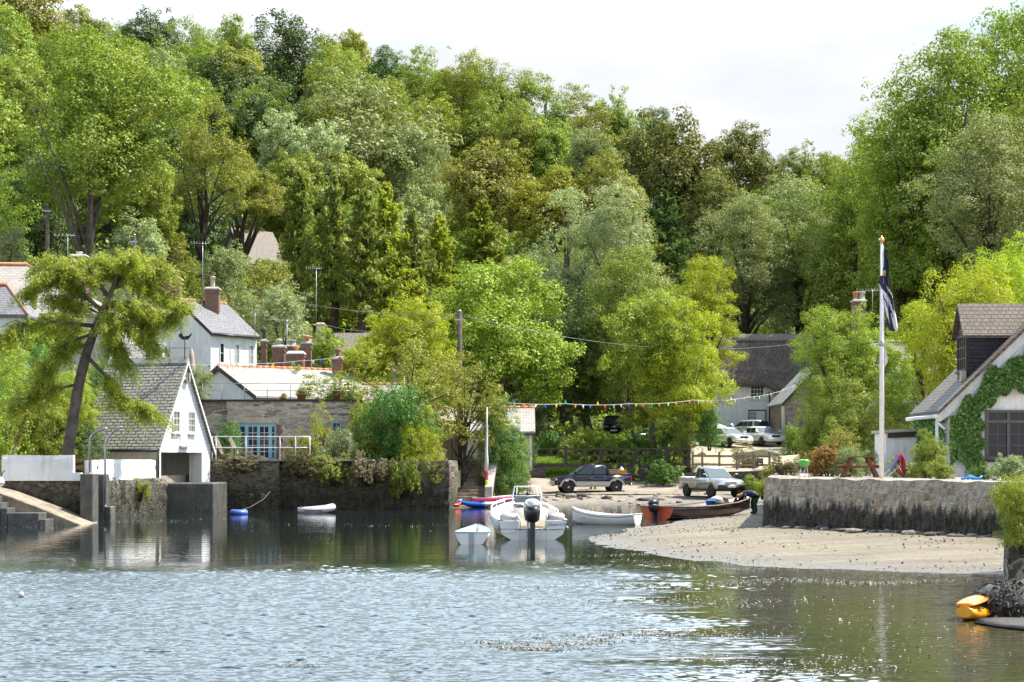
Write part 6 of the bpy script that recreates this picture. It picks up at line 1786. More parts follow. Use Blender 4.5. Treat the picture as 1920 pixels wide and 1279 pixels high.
    b = MB(); b.box(xn - .06, xn + .09, -Wd + .02, Wd - .02, lo - .02, zz - .03); b.build('bumper', M(spec['bumper']), t, .05, 2)
    b = MB(); b.box(xn + .094, xn + .105, -.26, .26, lo + .13, lo + .24); b.build('number_plate', M('num_plate'), t); b = MB(); b.box(spec['tail_x'] - .075, spec['tail_x'] - .064, -.26, .26, lo + .13, lo + .24); b.build('number_plate', M('num_plate'), t)
    b = MB(); b.box(spec['tail_x'] - .06, spec['tail_x'] + .06, -Wd + .05, Wd - .05, lo, lo + .14); b.build('rear_bumper', M(spec.get('rbumper', spec['bumper'])), t, .03, 2)

def pickup_spec(double=True, **k):
    s = dict(W=1.74, paint='navy_paint', sill=.46, belt=1.12, axles=(1.50, -1.50), r=.37, nose=[(2.36, .50)],
             tail=[(-2.42, .55), (-2.45, 1.10)], top=[(-1.02 if double else -.55, 1.10), (1.12, 1.12), (2.12, 1.02), (2.38, .92)],
             cab_base=(-1.00 if double else -.50, 1.25), cab_top=(-.86 if double else -.36, .42), roof=1.76, side_win=[(.06, .44), (.49, .93)] if double else [(.08, .36), (.42, .93)],
             lamp=(2.385, .76), tail_lamp=(-2.46, .74), handles=(.02, -.85) if double else (.0,), seams=(.92, .08, -.92) if double else (.92, -.10), bumper='grey_gel', tail_x=-2.46)
    s.update(k); return s

def bed(t, Wd, x0, x1, paint, z=1.09):
    b = MB()
    b.box(x0, x1, Wd - .075, Wd - .004, z, z + .07); b.box(x0, x1, -Wd + .004, -Wd + .075, z, z + .07); b.box(x0, x0 + .06, -Wd + .08, Wd - .08, z, z + .07); b.build('load_bed_rail', M(paint), t, .01)
    MB().box(x0 + .07, x1 - .01, -Wd + .09, Wd - .09, z + .013, z + .02).build('load_bed', M('black_plastic'), t)

D = 112.6; tp = thing('pickup_truck', 'dark blue double cab pickup with silver wheel arches, parked side on at the ford', 'pickup', (X_(1106, D), D, float(Zs(X_(1106, D), D)) + .03), R(189))
vehicle(tp, pickup_spec(True, lower='beige_paint', bumper='silver_paint')); bed(tp, .87, -2.44, -1.04, 'navy_paint')
b = MB(); b.box(-1.0, 1.0, .89, 1.02, .40, .45); b.box(-1.0, 1.0, -1.02, -.89, .40, .45); b.build('side_step', M('silver_paint'), tp)
bpy.context.view_layer.update(); m = tp.matrix_world
def cargo(nm, label, cat, lx, ly, sx, sy, sz, mat, lip=None):
    q = m @ Vector((lx, ly, 1.115)); t = thing(nm, label, cat, q, R(189))
    b = MB(); b.box(-sx / 2, sx / 2, -sy / 2, sy / 2, 0, sz); b.build('body', M(mat), t, .02)
    b = MB(); b.box(-sx / 2 - .02, sx / 2 + .02, -sy / 2 - .02, sy / 2 + .02, sz + .003, sz + .04); b.build('lid', M(lip or mat), t)
    return t
cargo('cardboard_box', 'large brown cardboard box in the bed of the dark pickup, next to its cab', 'box', -1.38, .25, .60, .9, .30, 'cardboard')
cargo('cardboard_box', 'brown cardboard box behind the yellow crate in the dark pickup', 'box', -1.98, -.35, .50, .55, .30, 'cardboard')
cargo('crate', 'yellow plastic crate in the bed of the dark pickup', 'crate', -1.95, .35, .48, .6, .22, 'yellow_crate')
cargo('crate', 'low blue plastic crate at the tail of the dark pickup', 'crate', -2.30, .25, .2, .7, .07, 'blue_bright', 'lightblue_plastic')
q = m @ Vector((-1.93, .35, 1.40)); b = MB(); b.lathe([(.16, 0), (.17, .05), (.09, .14), (.02, .24)], n=9)
tag(b.build('plastic_bag', M('flag_white'), None, 0, 1, q), 'white plastic bag heaped on the yellow crate', 'bag')

D = 104.5; ts = thing('pickup_truck', 'silver white extended cab pickup facing right on the shingle', 'pickup', (X_(1333, D), D, float(Zs(X_(1333, D), D)) + .03), R(-68))
vehicle(ts, pickup_spec(False, paint='silver_paint', bumper='black_plastic', rbumper='silver_paint', grille='grey_gel', handle='silver_paint')); bed(ts, .87, -2.44, -.62, 'silver_paint')

def car_spec(estate=False, **k):
    s = dict(W=1.74, paint='white_car', sill=.28, belt=.92, axles=(1.33, -1.30), r=.31, nose=[(2.12, .30)], tail=[(-2.08, .35), (-2.16, .78), (-2.10, .92)],
             top=[(-1.9, .94), (1.0, .94), (1.85, .80), (2.12, .62)], cab_base=(-2.05 if estate else -1.75, 1.10), cab_top=(-1.85 if estate else -1.05, .25), roof=1.44,
             side_win=[(.05, .30), (.33, .60), (.63, .93)] if estate else [(.12, .50), (.53, .92)], lamp=(2.13, .58), tail_lamp=(-2.14, .60), handles=(-.05, -.95), seams=(.85, .0, -.95), bumper='white_car', tail_x=-2.12, mirror='white_car')
    s.update(k); return s
def car(label, px, py, D, rot, spec, name='parked_car', z=None):
    t = thing(name, label, 'car', (X_(px, D), D, z if z is not None else Zg(px, D) + .08), R(rot)); vehicle(t, spec)
    if z is None: t.rotation_euler = (0, 0, R(rot))
    return t
car('white saloon car parked nose out on the lane, rightmost of the parked cars', 1428, 838, 139, -67, car_spec(False))
car('silver grey estate car parked behind the white saloon on the lane', 1404, 832, 146, 113, car_spec(True, paint='silver_paint', bumper='silver_paint', mirror='silver_paint'))
car('white hatchback half hidden by leaves left of the estate car', 1362, 838, 138, -58, car_spec(True))
car('dark car parked in deep shade under the trees, its red tail lamps showing', 1157, 816, 139, 80, car_spec(True, paint='dark_car', bumper='dark_car', mirror='dark_car', roof=1.6), z=4.25)
car('dark low car parked in front of the shaded one under the trees', 1172, 826, 134.5, 175, car_spec(True, paint='dark_car', bumper='dark_car', mirror='dark_car'), z=3.05)

# ------------------------------------------------------------------ people
def person(label, loc, J, bones, zones, rotz=0, hair=None, hairpts=None):
    """J name -> (x, y, z, radius, zone); the body is grown as one skin over the joints"""
    names = list(J); idx = {n: i for i, n in enumerate(names)}
    me = bpy.data.meshes.new('person'); me.from_pydata([J[n][:3] for n in names], [(idx[a], idx[b]) for a, b in bones], [])
    o = bpy.data.objects.new('person', me); COL.objects.link(o)
    sk = o.modifiers.new('Skin', 'SKIN'); sk.use_smooth_shade = True
    for i, n in enumerate(names):
        sv = me.skin_vertices[0].data[i]; r = J[n][3]; sv.radius = (r, r) if not hasattr(r, '__len__') else r
        sv.use_root = (n == 'pelvis')
    o.modifiers.new('Sub', 'SUBSURF').levels = 1
    bpy.context.view_layer.update()
    ev = bpy.data.meshes.new_from_object(o.evaluated_get(bpy.context.evaluated_depsgraph_get()))
    bpy.data.objects.remove(o)
    zl = list(zones); ev.materials.clear()
    for z in zl: ev.materials.append(M(zones[z]))
    P = [(Vector(J[a][:3]), Vector(J[b][:3]), J[b][4]) for a, b in bones]
    for f in ev.polygons:
        c = f.center; best = min(P, key=lambda s: (c - (s[0] + (s[1] - s[0]) * max(0, min(1, (c - s[0]).dot(s[1] - s[0]) / max(1e-6, (s[1] - s[0]).length_squared))))).length)
        f.material_index = zl.index(best[2]); f.use_smooth = True
    p = bpy.data.objects.new('person', ev); COL.objects.link(p); p.location = loc; p.rotation_euler = (0, 0, rotz)
    tag(p, label, 'person')
    if hair:
        b = MB()
        for c, r in hairpts: b.ell(c, *r, 12, 8)
        b.build('hair', M(hair), p)
    return p

def hand(J, B, side, wrist, d, n, zone='skin'):
    w = Vector(J[wrist][:3]); d = Vector(d).normalized(); n = Vector(n).normalized(); s = d.cross(n)
    J['palm' + side] = (*(w + d * .05), (.032, .018), zone); B.append((wrist, 'palm' + side))
    for k, (off, ln) in enumerate([(-.03, .075), (-.01, .085), (.01, .08), (.028, .062)]):
        a = w + d * .10 + s * off; c = a + d * ln * .5 - n * .02; e = a + d * ln * .8 - n * .05
        for q, (pt, r) in enumerate(((a, .011), (c, .010), (e, .008))):
            J['f%d%d' % (k, q) + side] = (*pt, r, zone)
        B += [('palm' + side, 'f%d0' % k + side), ('f%d0' % k + side, 'f%d1' % k + side), ('f%d1' % k + side, 'f%d2' % k + side)]
    a = w + d * .045 + s * -.045; e = a + d * .045 + s * -.02 - n * .02
    J['t0' + side] = (*a, .012, zone); J['t1' + side] = (*e, .009, zone); B += [('palm' + side, 't0' + side), ('t0' + side, 't1' + side)]

def bending():
    J = dict(pelvis=(0, 0, .86, (.21, .17), 'wader'), waist=(-.14, 0, .93, (.20, .16), 'wader'), chest=(-.36, 0, .93, (.21, .16), 'top'), upper=(-.50, 0, .89, (.13, .10), 'top'), neck=(-.60, 0, .84, .055, 'skin'), jaw=(-.66, 0, .80, .075, 'skin'), head=(-.72, 0, .78, .092, 'skin'), crown=(-.80, 0, .76, .07, 'skin'))
    B = [('pelvis', 'waist'), ('waist', 'chest'), ('chest', 'upper'), ('upper', 'neck'), ('neck', 'jaw'), ('jaw', 'head'), ('head', 'crown')]
    for s, k in ((1, 'l'), (-1, 'r')):
        J['hip' + k] = (.03, s * .10, .80, .145, 'wader'); J['knee' + k] = (-.05, s * .13, .45, .125, 'wader'); J['ank' + k] = (.02, s * .14, .10, .10, 'wader'); J['toe' + k] = (-.16, s * .16, .04, .048, 'wader')
        J['sh' + k] = (-.48, s * .18, .86, .068, 'top'); J['el' + k] = (-.47, s * .22, .60, .050, 'top'); J['wr' + k] = (-.60, s * .16, .42, .032, 'skin')
        B += [('pelvis', 'hip' + k), ('hip' + k, 'knee' + k), ('knee' + k, 'ank' + k), ('ank' + k, 'toe' + k), ('upper', 'sh' + k), ('sh' + k, 'el' + k), ('el' + k, 'wr' + k)]
        hand(J, B, k, 'wr' + k, (-.5, 0, -.8), (-.7, 0, .4))
    D = 80.6; x = X_(1415, D)
    p = person('person in green waders and navy top bending over the bow of the open boat', (x, D, float(Zs(x, D)) - .02), J, B, dict(wader='green_waders', top='navy_cloth', skin='skin'), R(8), 'hair_fair', [((-.73, 0, .82), (.105, .098, .075)), ((-.67, 0, .86), (.07, .085, .05))])
    # face and collar details
    b = MB(); b.ell((-.75, 0, .69), .018, .014, .02); b.build('nose', M('skin'), p)
    b = MB(); b.ell((-.585, 0, .905), .07, .10, .04); b.build('collar', M('orange_glove'), p)
bending()
def standing():
    J = dict(pelvis=(0, 0, .95, (.15, .12), 'tr'), waist=(0, 0, 1.08, (.145, .11), 'tr'), chest=(0, 0, 1.30, (.17, .115), 'top'), upper=(0, 0, 1.44, (.12, .085), 'top'), neck=(0, -.01, 1.52, .052, 'skin'), jaw=(0, -.03, 1.59, .07, 'skin'), head=(0, -.02, 1.67, .092, 'skin'), crown=(0, 0, 1.73, .07, 'skin'))
    B = [('pelvis', 'waist'), ('waist', 'chest'), ('chest', 'upper'), ('upper', 'neck'), ('neck', 'jaw'), ('jaw', 'head'), ('head', 'crown')]
    for s, k in ((1, 'l'), (-1, 'r')):
        J['hip' + k] = (s * .10, 0, .90, .11, 'tr'); J['knee' + k] = (s * .13, -.02, .50, .09, 'tr'); J['ank' + k] = (s * .15, 0, .10, .085, 'tr'); J['toe' + k] = (s * .17, -.18, .04, .05, 'tr')
        J['sh' + k] = (s * .19, 0, 1.42, .066, 'top'); J['el' + k] = (s * .25, -.05, 1.14, .05, 'top'); J['wr' + k] = (s * .18, -.26, 1.10, .032, 'skin')
        B += [('pelvis', 'hip' + k), ('hip' + k, 'knee' + k), ('knee' + k, 'ank' + k), ('ank' + k, 'toe' + k), ('upper', 'sh' + k), ('sh' + k, 'el' + k), ('el' + k, 'wr' + k)]
        hand(J, B, k, 'wr' + k, (-s * .3, -.9, 0), (0, 0, 1))
    D = 114.2; x = X_(1112, D)
    p = person('person in yellow trousers standing behind the dark pickup, red brown hair above its roof', (x, D, float(Zs(x, D)) + .0), J, B, dict(tr='yellow_oilskin', top='grey_cloth', skin='skin'), 0, 'hair_brown', [((0, .02, 1.73), (.105, .115, .085)), ((0, .06, 1.65), (.10, .085, .10))])
    b = MB(); b.ell((0, -.115, 1.645), .015, .02, .022); b.build('nose', M('skin'), p)
standing()

# ------------------------------------------------------------------ flagpole, furniture, small things
def flagpole():
    D = 61.6; x = X_(1653, D); zt = Z_(455, D); t = thing('flagpole', 'tall white flagpole with a gilt finial on the right hand terrace', 'flagpole', (x, D, GZ))
    h = zt - GZ; b = MB(); b.tube([(0, 0, 0), (0, 0, h * .48), (0, 0, h)], [.082, .07, .045], 14); b.build('pole', M('white_paint'), t)
    b = MB(); b.tube([(0, 0, Z_(649, D) - GZ), (0, 0, Z_(640, D) - GZ)], .085, 12); b.build('collar', M('galv'), t)
    b = MB(); b.lathe([(.05, 0), (.085, .03), (.10, .08), (.085, .13), (.05, .16), (.02, .2), (.005, .24)], (0, 0, h + .003), 12); b.build('finial', M('brass'), t)
    b = MB(); b.tube([(.09, -.02, .9), (.06, -.02, h - .1)], .008, 4); b.build('halyard', M('flag_white'), t)
    f = thing('flag', 'dark blue flag with white bands and a gold emblem hanging limp from the flagpole', 'flag', (x, D, Z_(620, D)))
    H = 155 / F * D; b = MB(); nu, nv = 14, 44; vs = []
    for j in range(nv + 1):
        v = j / nv
        wl = .06 + .30 * math.sin(min(1, v * 1.25) * math.pi / 2) ** 1.2 * (1 if v < .75 else 1 - (v - .75) * .9); x0 = .075 - .16 * math.exp(-((v - .42) / .14) ** 2) + (.18 * max(0, v - .72) / .28)
        for i in range(nu + 1):
            u = i / nu; fold = math.sin(u * 9.5 + v * 4) * .075 + .03 * math.sin(u * 21 + v * 7)
            vs.append((x0 + wl * u + .02 * math.sin(v * 11 + u * 4), -.05 + fold * (.25 + .75 * u), H * (1 - v) + (.25 * u * (v > .8) * (.8 - v))))
    def ptn(u, v):
        if .27 < v < .34 and .05 < u < .75: return 2
        d = v - .42 * u
        for a, c, ua, uc in ((.13, .20, .7, 1), (.42, .56, .0, .45), (.36, .46, .45, .8), (.62, .80, 0, .28), (.40, .55, .75, 1.0), (.55, .72, .55, .9)):
            if a < d < c and ua <= u <= uc: return 1
        return 0
    for i in range(nu):
        for j in range(nv): pass
    b.v = vs
    for j in range(nv):
        for i in range(nu):
            b.f.append((j * (nu + 1) + i, (j + 1) * (nu + 1) + i, (j + 1) * (nu + 1) + i + 1, j * (nu + 1) + i + 1)); b.m.append(ptn((i + .5) / nu, (j + .5) / nv)); b.s.append(True)
    o = b.build('cloth', [M('flag_blue'), M('flag_white'), M('flag_gold')], f)
    so = o.modifiers.new('Solid', 'SOLIDIFY'); so.thickness = .006
    g = thing('streamer', 'small faded pink streamer hanging halfway up the flagpole', 'streamer', (x, D, Z_(690, D)))
    b = MB(); b.prism([(.07, -.10, .0), (.10, -.10, .75), (.13, -.09, .68), (.20, -.05, .2)], (0, .006, 0)); b.build('cloth', M('flag_pink'), g)
flagpole()

def picnic(px, D, rot, label, base):
    t = thing('picnic_table', label, 'picnic table', (X_(px, D), D, base), R(rot))
    b = MB()
    for k in range(5): b.box(-.9, .9, -.40 + k * .163, -.40 + k * .163 + .148, .72, .765)
    b.box(-.9, .9, -.44, -.405, .60, .764); b.build('tabletop', M('red_wood'), t)
    for s in (1, -1):
        b = MB(); b.box(-.9, .9, s * .62 - .13, s * .62 + .13, .42, .46); b.box(-.9, .9, s * .62 - .14 * (1), s * .62 - .135, .30, .458); b.build('bench', M('red_wood'), t)
    for x in (-.62, .62):
        for s in (1, -1): MB().prism([(x, s * .22, .715), (x, s * .32, .715), (x, s * .66, 0), (x, s * .55, 0)], (.06, 0, 0)).build('leg', M('red_wood'), t)
        MB().box(x + .063, x + .10, -.72, .72, .33, .415).build('cross_bar', M('red_wood'), t)
    return t
picnic(1612, 65.5, 84, 'red brown picnic table on the terrace left of the flagpole', GZ)
picnic(146, 76, 8, 'weathered picnic table glimpsed between the two white garden walls', 1.80)

def bbq():
    t = thing('kettle_barbecue', 'green kettle barbecue on the terrace by the bronze bush', 'barbecue', (X_(1508, 64), 64, GZ))
    b = MB(); b.lathe([(.03, .38), (.14, .42), (.2, .52), (.215, .58)], n=18); b.build('bowl', M('green_enamel'), t)
    b = MB(); b.lathe([(.22, .583), (.20, .615), (.13, .645), (.05, .66), (.01, .662)], n=18); b.build('lid', M('green_enamel'), t); MB().box(-.05, .05, -.012, .012, .664, .70).build('lid_handle', M('black_plastic'), t)
    for k in range(3): a = k * 2.09 + .5; MB().tube([(.1 * math.cos(a), .1 * math.sin(a), .42), (.2 * math.cos(a), .2 * math.sin(a), 0)], .012, 6).build('leg', M('steel'), t)
bbq()
def towel_chair():
    t = thing('garden_chair', 'garden chair draped with a red and blue towel right of the flagpole', 'chair', (X_(1682, 63.5), 63.5, GZ), R(15))
    b = MB()
    for s in (-.22, .22): b.tube([(-.5, s, .02), (0, s, .42), (.08, s, .8)], .014, 6); b.tube([(.2, s, .0), (-.05, s, .42)], .014, 6)
    b.tube([(.08, -.22, .8), (.08, .22, .8)], .014, 6); b.build('frame', M('steel'), t)
    b = MB(); b.prism([(.02, -.25, .50), (.02, -.25, .62), (.06, -.25, .83), (.12, -.25, .84), (.20, -.25, .6), (.22, -.25, .12), (.16, -.25, .08), (.14, -.25, .6), (.08, -.25, .76)], (0, .5, 0)); b.build('towel', M('red_towel'), t, .02, 2)
    b = MB(); b.prism([(-.20, -.12, .34), (.05, -.12, .70), (.05, -.12, .80), (-.24, -.12, .38)], (0, .2, 0)); b.build('seat_towel', M('blue_towel'), t, .01)
towel_chair()
b = MB()
for k in range(3): b.tube([(-.3 + .05 * k, .02 * k, .05), (0, .05 * k, .1 + .03 * k), (.25, .03 * k, .06), (.36, 0, .14)], .035, 6)
tag(b.build('hose', M('blue_bright'), None, 0, 1, (X_(1820, 55.5), 55.5, GZ)), 'bright blue hose lying on the sea wall below the ivy', 'hose')

def adirondack(px, D, rot, label):
    t = thing('wooden_chair', label, 'chair', (X_(px, D), D, TZ + .06), R(rot))
    b = MB()
    for k in range(5):
        y = -.28 + k * .115; b.obox((-.28, y, .22), (-.42, 0, .95 - abs(k - 2) * .06), (0, .10, 0), (.03, 0, .014))
    b.build('backrest', M('grey_wood'), t); b = MB()
    for k in range(4): x = -.25 + k * .14; b.box(x, x + .125, -.28, .28, .26 + .035 * k, .28 + .035 * k)
    b.build('seat', M('grey_wood'), t)
    for s in (1, -1):
        MB().box(-.55, .36, s * .36 - .07, s * .36 + .07, .56, .585).build('armrest', M('grey_wood'), t)
        MB().box(.26, .34, s * .36 - .03, s * .36 + .03, 0, .555).build('leg', M('grey_wood'), t); MB().prism([(-.75, s * .30, 0), (-.62, s * .30, 0), (.3, s * .30, .34), (.3, s * .30, .42)], (0, s * .03, 0)).build('leg', M('grey_wood'), t)
adirondack(428, 93.2, -12, 'weathered wooden lounge chair on the terrace, left one of the pair')
adirondack(455, 93.6, -12, 'weathered wooden lounge chair on the terrace, next to the blue doors')

def parasol_closed():
    t = thing('parasol', 'closed beige parasol behind the boathouse ridge', 'parasol', (X_(359, 106), 106, Z_(715, 106))); H = 62 / F * 106
    b = MB(); b.tube([(0, 0, -1.0), (0, 0, H + .1)], .025, 6); b.build('pole', M('pale_wood'), t)
    b = MB(); b.lathe([(.26, .2), (.24, .5), (.17, H * .7), (.07, H - .05), (.02, H)], n=12); b.build('canopy', M('canvas_beige'), t)
parasol_closed()
t = thing('parasol', 'open white parasol among leaves above the half hidden hatchback', 'parasol', (X_(1345, 143), 143, Zg(1345, 143)))
b = MB(); b.tube([(0, 0, 0), (0, 0, 2.6)], .03, 6); b.build('pole', M('pale_wood'), t); zz = Z_(803, 143) - Zg(1345, 143)
b = MB(); b.lathe([(.95, zz), (.6, zz + .18), (.03, zz + .4)], n=12); b.build('canopy', M('canvas_white'), t)

def pot(px, D, z, r, h, label, leafm):
    t = thing('plant_pot', label, 'plant pot', (X_(px, D), D, z)); b = MB(); b.lathe([(r * .7, 0), (r, h * .85), (r * 1.1, h * .86), (r * 1.1, h), (r * .9, h), (r * .85, h * .9)], n=14); b.build('pot', M('terracotta'), t)
    crown_obj(proto('bush'), leafm, t, (0, 0, h + r * .6), (r * 1.2, r * 1.2, r * .9), 1.0).name = 'plant'
RZ = Z_(753, 97) + .12
pot(565, 98, RZ, .26, .32, 'terracotta pot on the flat roof, left one of two', 'leaf_olive'); pot(631, 98, RZ, .24, .30, 'terracotta pot on the flat roof, right one near the shrub', 'leaf_red'); pot(531, 98.2, RZ, .18, .12, 'low pot of yellow flowers on the flat roof', 'leaf_gold')

# ------------------------------------------------------------------ poles, aerials, cables, bunting
def pole(px, yt, D, label, mat='dark_wood', r=.15, arm=True, base=None):
    zb = Zg(px, D) if base is None else base; t = thing('utility_pole', label, 'utility pole', (X_(px, D), D, zb)); h = Z_(yt, D) - zb
    MB().tube([(0, 0, -.3), (0, 0, h)], [r * 1.1, r * .85], 10).build('shaft', M(mat), t)
    b = MB()
    if arm: b.box(-.3, .3, -.25, -.17, h - .5, h - .4)
    b.build('fitting', M('galv'), t) if arm else None
    MB().lathe([(r * .9, h + .004), (r * .6, h + .1), (.01, h + .14)], n=8).build('cap', M('galv'), t)
pole(862, 585, 103, 'dark wooden utility pole in the middle of the picture beside the horse chestnut', base=TZ); pole(252, 442, 129, 'dark wooden utility pole behind the larch on the left slope', r=.14); pole(89, 385, 133, 'pale grey utility pole left of the tall ash trunk', 'grey_wood', .15)
def aerial(px, yt, yb, D, label, n=7, w=.75, dish=0):
    zb = Z_(yb, D); t = thing('tv_aerial', label, 'aerial', (X_(px, D), D, zb)); h = (yb - yt) / F * D
    MB().tube([(0, 0, -.4), (0, 0, h)], .025, 5).build('mast', M('galv'), t)
    b = MB(); b.tube([(-w, 0, h - .06), (w * .55, 0, h - .06)], .014, 5)
    for k in range(n): x = -w + 1.5 * w * k / (n - 1); b.tube([(x, -.22 - .05 * (k == 0), h - .06), (x, .22, h - .06)], .008, 4); b.tube([(x, 0, h - .06 - .12), (x, 0, h + .07)], .008, 4)
    b.build('yagi', M('galv'), t)
aerial(127, 440, 482, 116, 'television aerial left of the larch top, over the pale roof', 6, .8); aerial(380, 455, 548, 126, 'television aerial on a tall mast between the two white house chimneys', 7, .8); aerial(593, 502, 612, 125, 'television aerial on a very tall thin mast above the cream chimney', 8, .7)
aerial(538, 600, 676, 114, 'television aerial with many bars above the brick chimney cluster', 10, .75); aerial(478, 580, 628, 124, 'small television aerial at the right corner of the white house', 5, .6); aerial(1636, 543, 575, 116, 'wide television aerial behind the flagpole', 9, 1.0); aerial(222, 610, 668, 112, 'television aerial over the garden room roof', 5, .5)

def cable(a, b_, sag, label):
    A, B = at(*a), at(*b_); pts = [A.lerp(B, i / 20) - Vector((0, 0, sag * 4 * (i / 20) * (1 - i / 20))) for i in range(21)]
    o = A; m = MB(); m.tube([p - o for p in pts], .016, 4); tag(m.build('overhead_cable', M('wire'), None, 0, 1, o), label, 'cable')
cable((862, 590, 103), (1520, 640, 138), 1.2, 'long overhead cable sagging from the middle pole to the thatched cottage')
cable((862, 588, 103), (252, 450, 129), 1.6, 'long overhead cable from the middle pole up to the pole behind the larch')
cable((862, 586, 103), (600, 606, 124), .8, 'overhead cable from the middle pole to the cream chimney'); cable((252, 448, 129), (-60, 395, 125), .5, 'overhead cable leaving the pole behind the larch for the left edge')

PEN = ['red', 'green', 'orange', 'white', 'blue', 'yellow']
def bunting(label, pts, step, seed=0, sag=.12):
    P = [at(*p) for p in pts]; o = P[0]; t = thing('bunting', label, 'bunting', o); rg = random.Random(seed); line = []
    for a, c in zip(P[:-1], P[1:]):
        for i in range(10): line.append(a.lerp(c, i / 10) - Vector((0, 0, sag * (c - a).length * .12 * 4 * (i / 10) * (1 - i / 10))) - o)
    line.append(P[-1] - o)
    MB().tube(line, .012, 4).build('cord', M('flag_white'), t)
    acc = .2; k = rg.randrange(6)
    for a, c in zip(line[:-1], line[1:]):
        L = (c - a).length
        while acc < L:
            p = a.lerp(c, acc / L); d = (c - a).normalized(); s = rg.uniform(.09, .125); up = -1 if rg.random() > .12 else 1; sw = rg.uniform(-.08, .08)
            b = MB(); b.prism([p - d * s, p + d * s, p + Vector((sw * .5, sw, up * s * 2.1))], Vector((d.y, -d.x, 0)).normalized() * .006); b.build('pennant', M('pennant_' + PEN[k % 6]), t); k += 1 + (rg.random() < .25)
            acc += step * rg.uniform(.8, 1.2)
        acc -= L
bunting('long string of coloured pennants stretched across the ford between the trees', [(893, 760, 101), (948, 755, 104), (1060, 757, 107), (1180, 757, 111), (1300, 750, 116), (1400, 745, 125), (1492, 722, 137)], .78, 3)
bunting('string of coloured pennants over the pale slate roof behind the stone house', [(350, 684, 100), (400, 684, 101), (480, 682, 108), (560, 677, 109), (645, 668, 108)], .62, 5)
bunting('short string of pennants in front of the garden room on the left', [(198, 668, 111), (285, 672, 111)], .75, 8)

# ------------------------------------------------------------------ shrubs and small plants
B_ = bush
B_(18, 845, 110, 190, 80, 'leaf_bright', 'tall bright shrub at the far left edge above the white wall', base=1.74)
B_(75, 850, 130, 230, 84, 'leaf_ivy', 'dark green shrub left of the leaning larch, above the white wall', base=1.74, kind='near')
B_(110, 760, 120, 130, 83, 'leaf_larch', 'yellow green feathery shrub under the left boughs of the larch', kind='near', base=3.2)
B_(10, 700, 120, 130, 92, 'leaf_bright', 'sunlit bush below the slate porch at the left edge', base=4.5)
B_(60, 640, 110, 60, 97, 'leaf_bright', 'yellow green bush in front of the pale hipped roof', base=8.0)
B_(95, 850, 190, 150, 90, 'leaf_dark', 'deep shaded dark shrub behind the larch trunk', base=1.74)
B_(165, 800, 60, 130, 88.5, 'leaf_silver', 'glossy variegated shrub between the larch trunk and the boathouse roof', base=2.6)
B_(186, 770, 70, 190, 91, 'leaf_ivy', 'ivy clad shrub climbing at the left end of the boathouse ridge', base=2.5, kind='near')
B_(205, 705, 50, 50, 90, 'leaf_bright', 'small bright shrub overhanging the left end of the boathouse ridge', base=5.6)
B_(372, 740, 50, 70, 99, 'leaf_pale', 'flowering climber between the boathouse gable and the pale slate roof', base=5.6)
B_(430, 855, 60, 70, 95.5, 'leaf_ivy', 'dark bushy shrub behind the wooden chairs', base=TZ + .06)
B_(386, 858, 20, 26, 92, 'leaf_red', 'red flowered plant at the corner of the boathouse', base=TZ + .06)
B_(547, 690, 130, 20, 111, 'leaf_bright', 'long clipped green hedge above the pale slate roof', base=7.6, depth=.6)
for i, (p, y, w, h, D, m_, l) in enumerate([
    (430, 560, 100, 95, 140, 'leaf_pale', 'grey green shrub below the thatched roof on the slope'), (500, 590, 110, 100, 137, 'leaf_olive', 'olive shrub right of the white house chimney'),
    (530, 650, 110, 110, 130, 'leaf_silver', 'silvery shrub above the brick chimney cluster'), (455, 640, 90, 95, 132, 'leaf_pale', 'pale shrub just right of the white house roof'),
    (255, 520, 120, 110, 141, 'leaf_silver', 'silvery shrub behind the pole left of the white house'), (15, 510, 80, 80, 128, 'leaf_silver', 'silver leaved shrub at the left edge above the big pale roof'),
    (320, 520, 90, 80, 146, 'leaf_olive', 'straw coloured shrub on the slope above the white house'), (610, 690, 90, 70, 122, 'leaf_bright', 'fresh green shrub right of the cream chimney'), (350, 560, 70, 70, 142, 'leaf_mid', 'green shrub between the two chimneys of the white house')]):
    B_(p, y, w, h, D, m_, l, base=Z_(y, D))
B_(474, 520, 110, 42, 150, 'leaf_silver', 'silvery shrub in front of the steep thatched roof on the slope', base=Z_(520, 150))
# quay shrubs
for p, y, w, h, D, m_, l, k in [
    (600, 862, 50, 105, 94.5, 'leaf_lime', 'lime leaved climber on canes in front of the stone house', 'sparse'), (672, 850, 45, 90, 95.5, 'leaf_lime', 'yellow green climber at the right corner of the stone house', 'sparse'),
    (555, 858, 45, 55, 93, 'leaf_gold', 'golden flowering plant on the terrace edge', 'sparse'), (632, 885, 85, 75, 92.5, 'leaf_flower', 'bush with white flecked leaves on the quay', 'bush'),
    (585, 880, 60, 60, 92.6, 'leaf_olive', 'olive green bush with strap leaves on the terrace edge', 'bush'), (700, 880, 110, 110, 95, 'leaf_mid', 'shaded green bush under the old forked tree', 'bush'),
    (745, 880, 130, 150, 94, 'leaf_ivy', 'tall dark leafy bush round the foot of the old forked tree', 'near'), (785, 900, 96, 130, 93.4, 'leaf_lime', 'yellow green bush hanging over the quay corner', 'near'),
    (822, 890, 40, 50, 94.4, 'leaf_pale', 'pale bush beside the stone steps', 'bush')]:
    B_(p, y, w, h, D, m_, l, k, base=Z_(y, D))
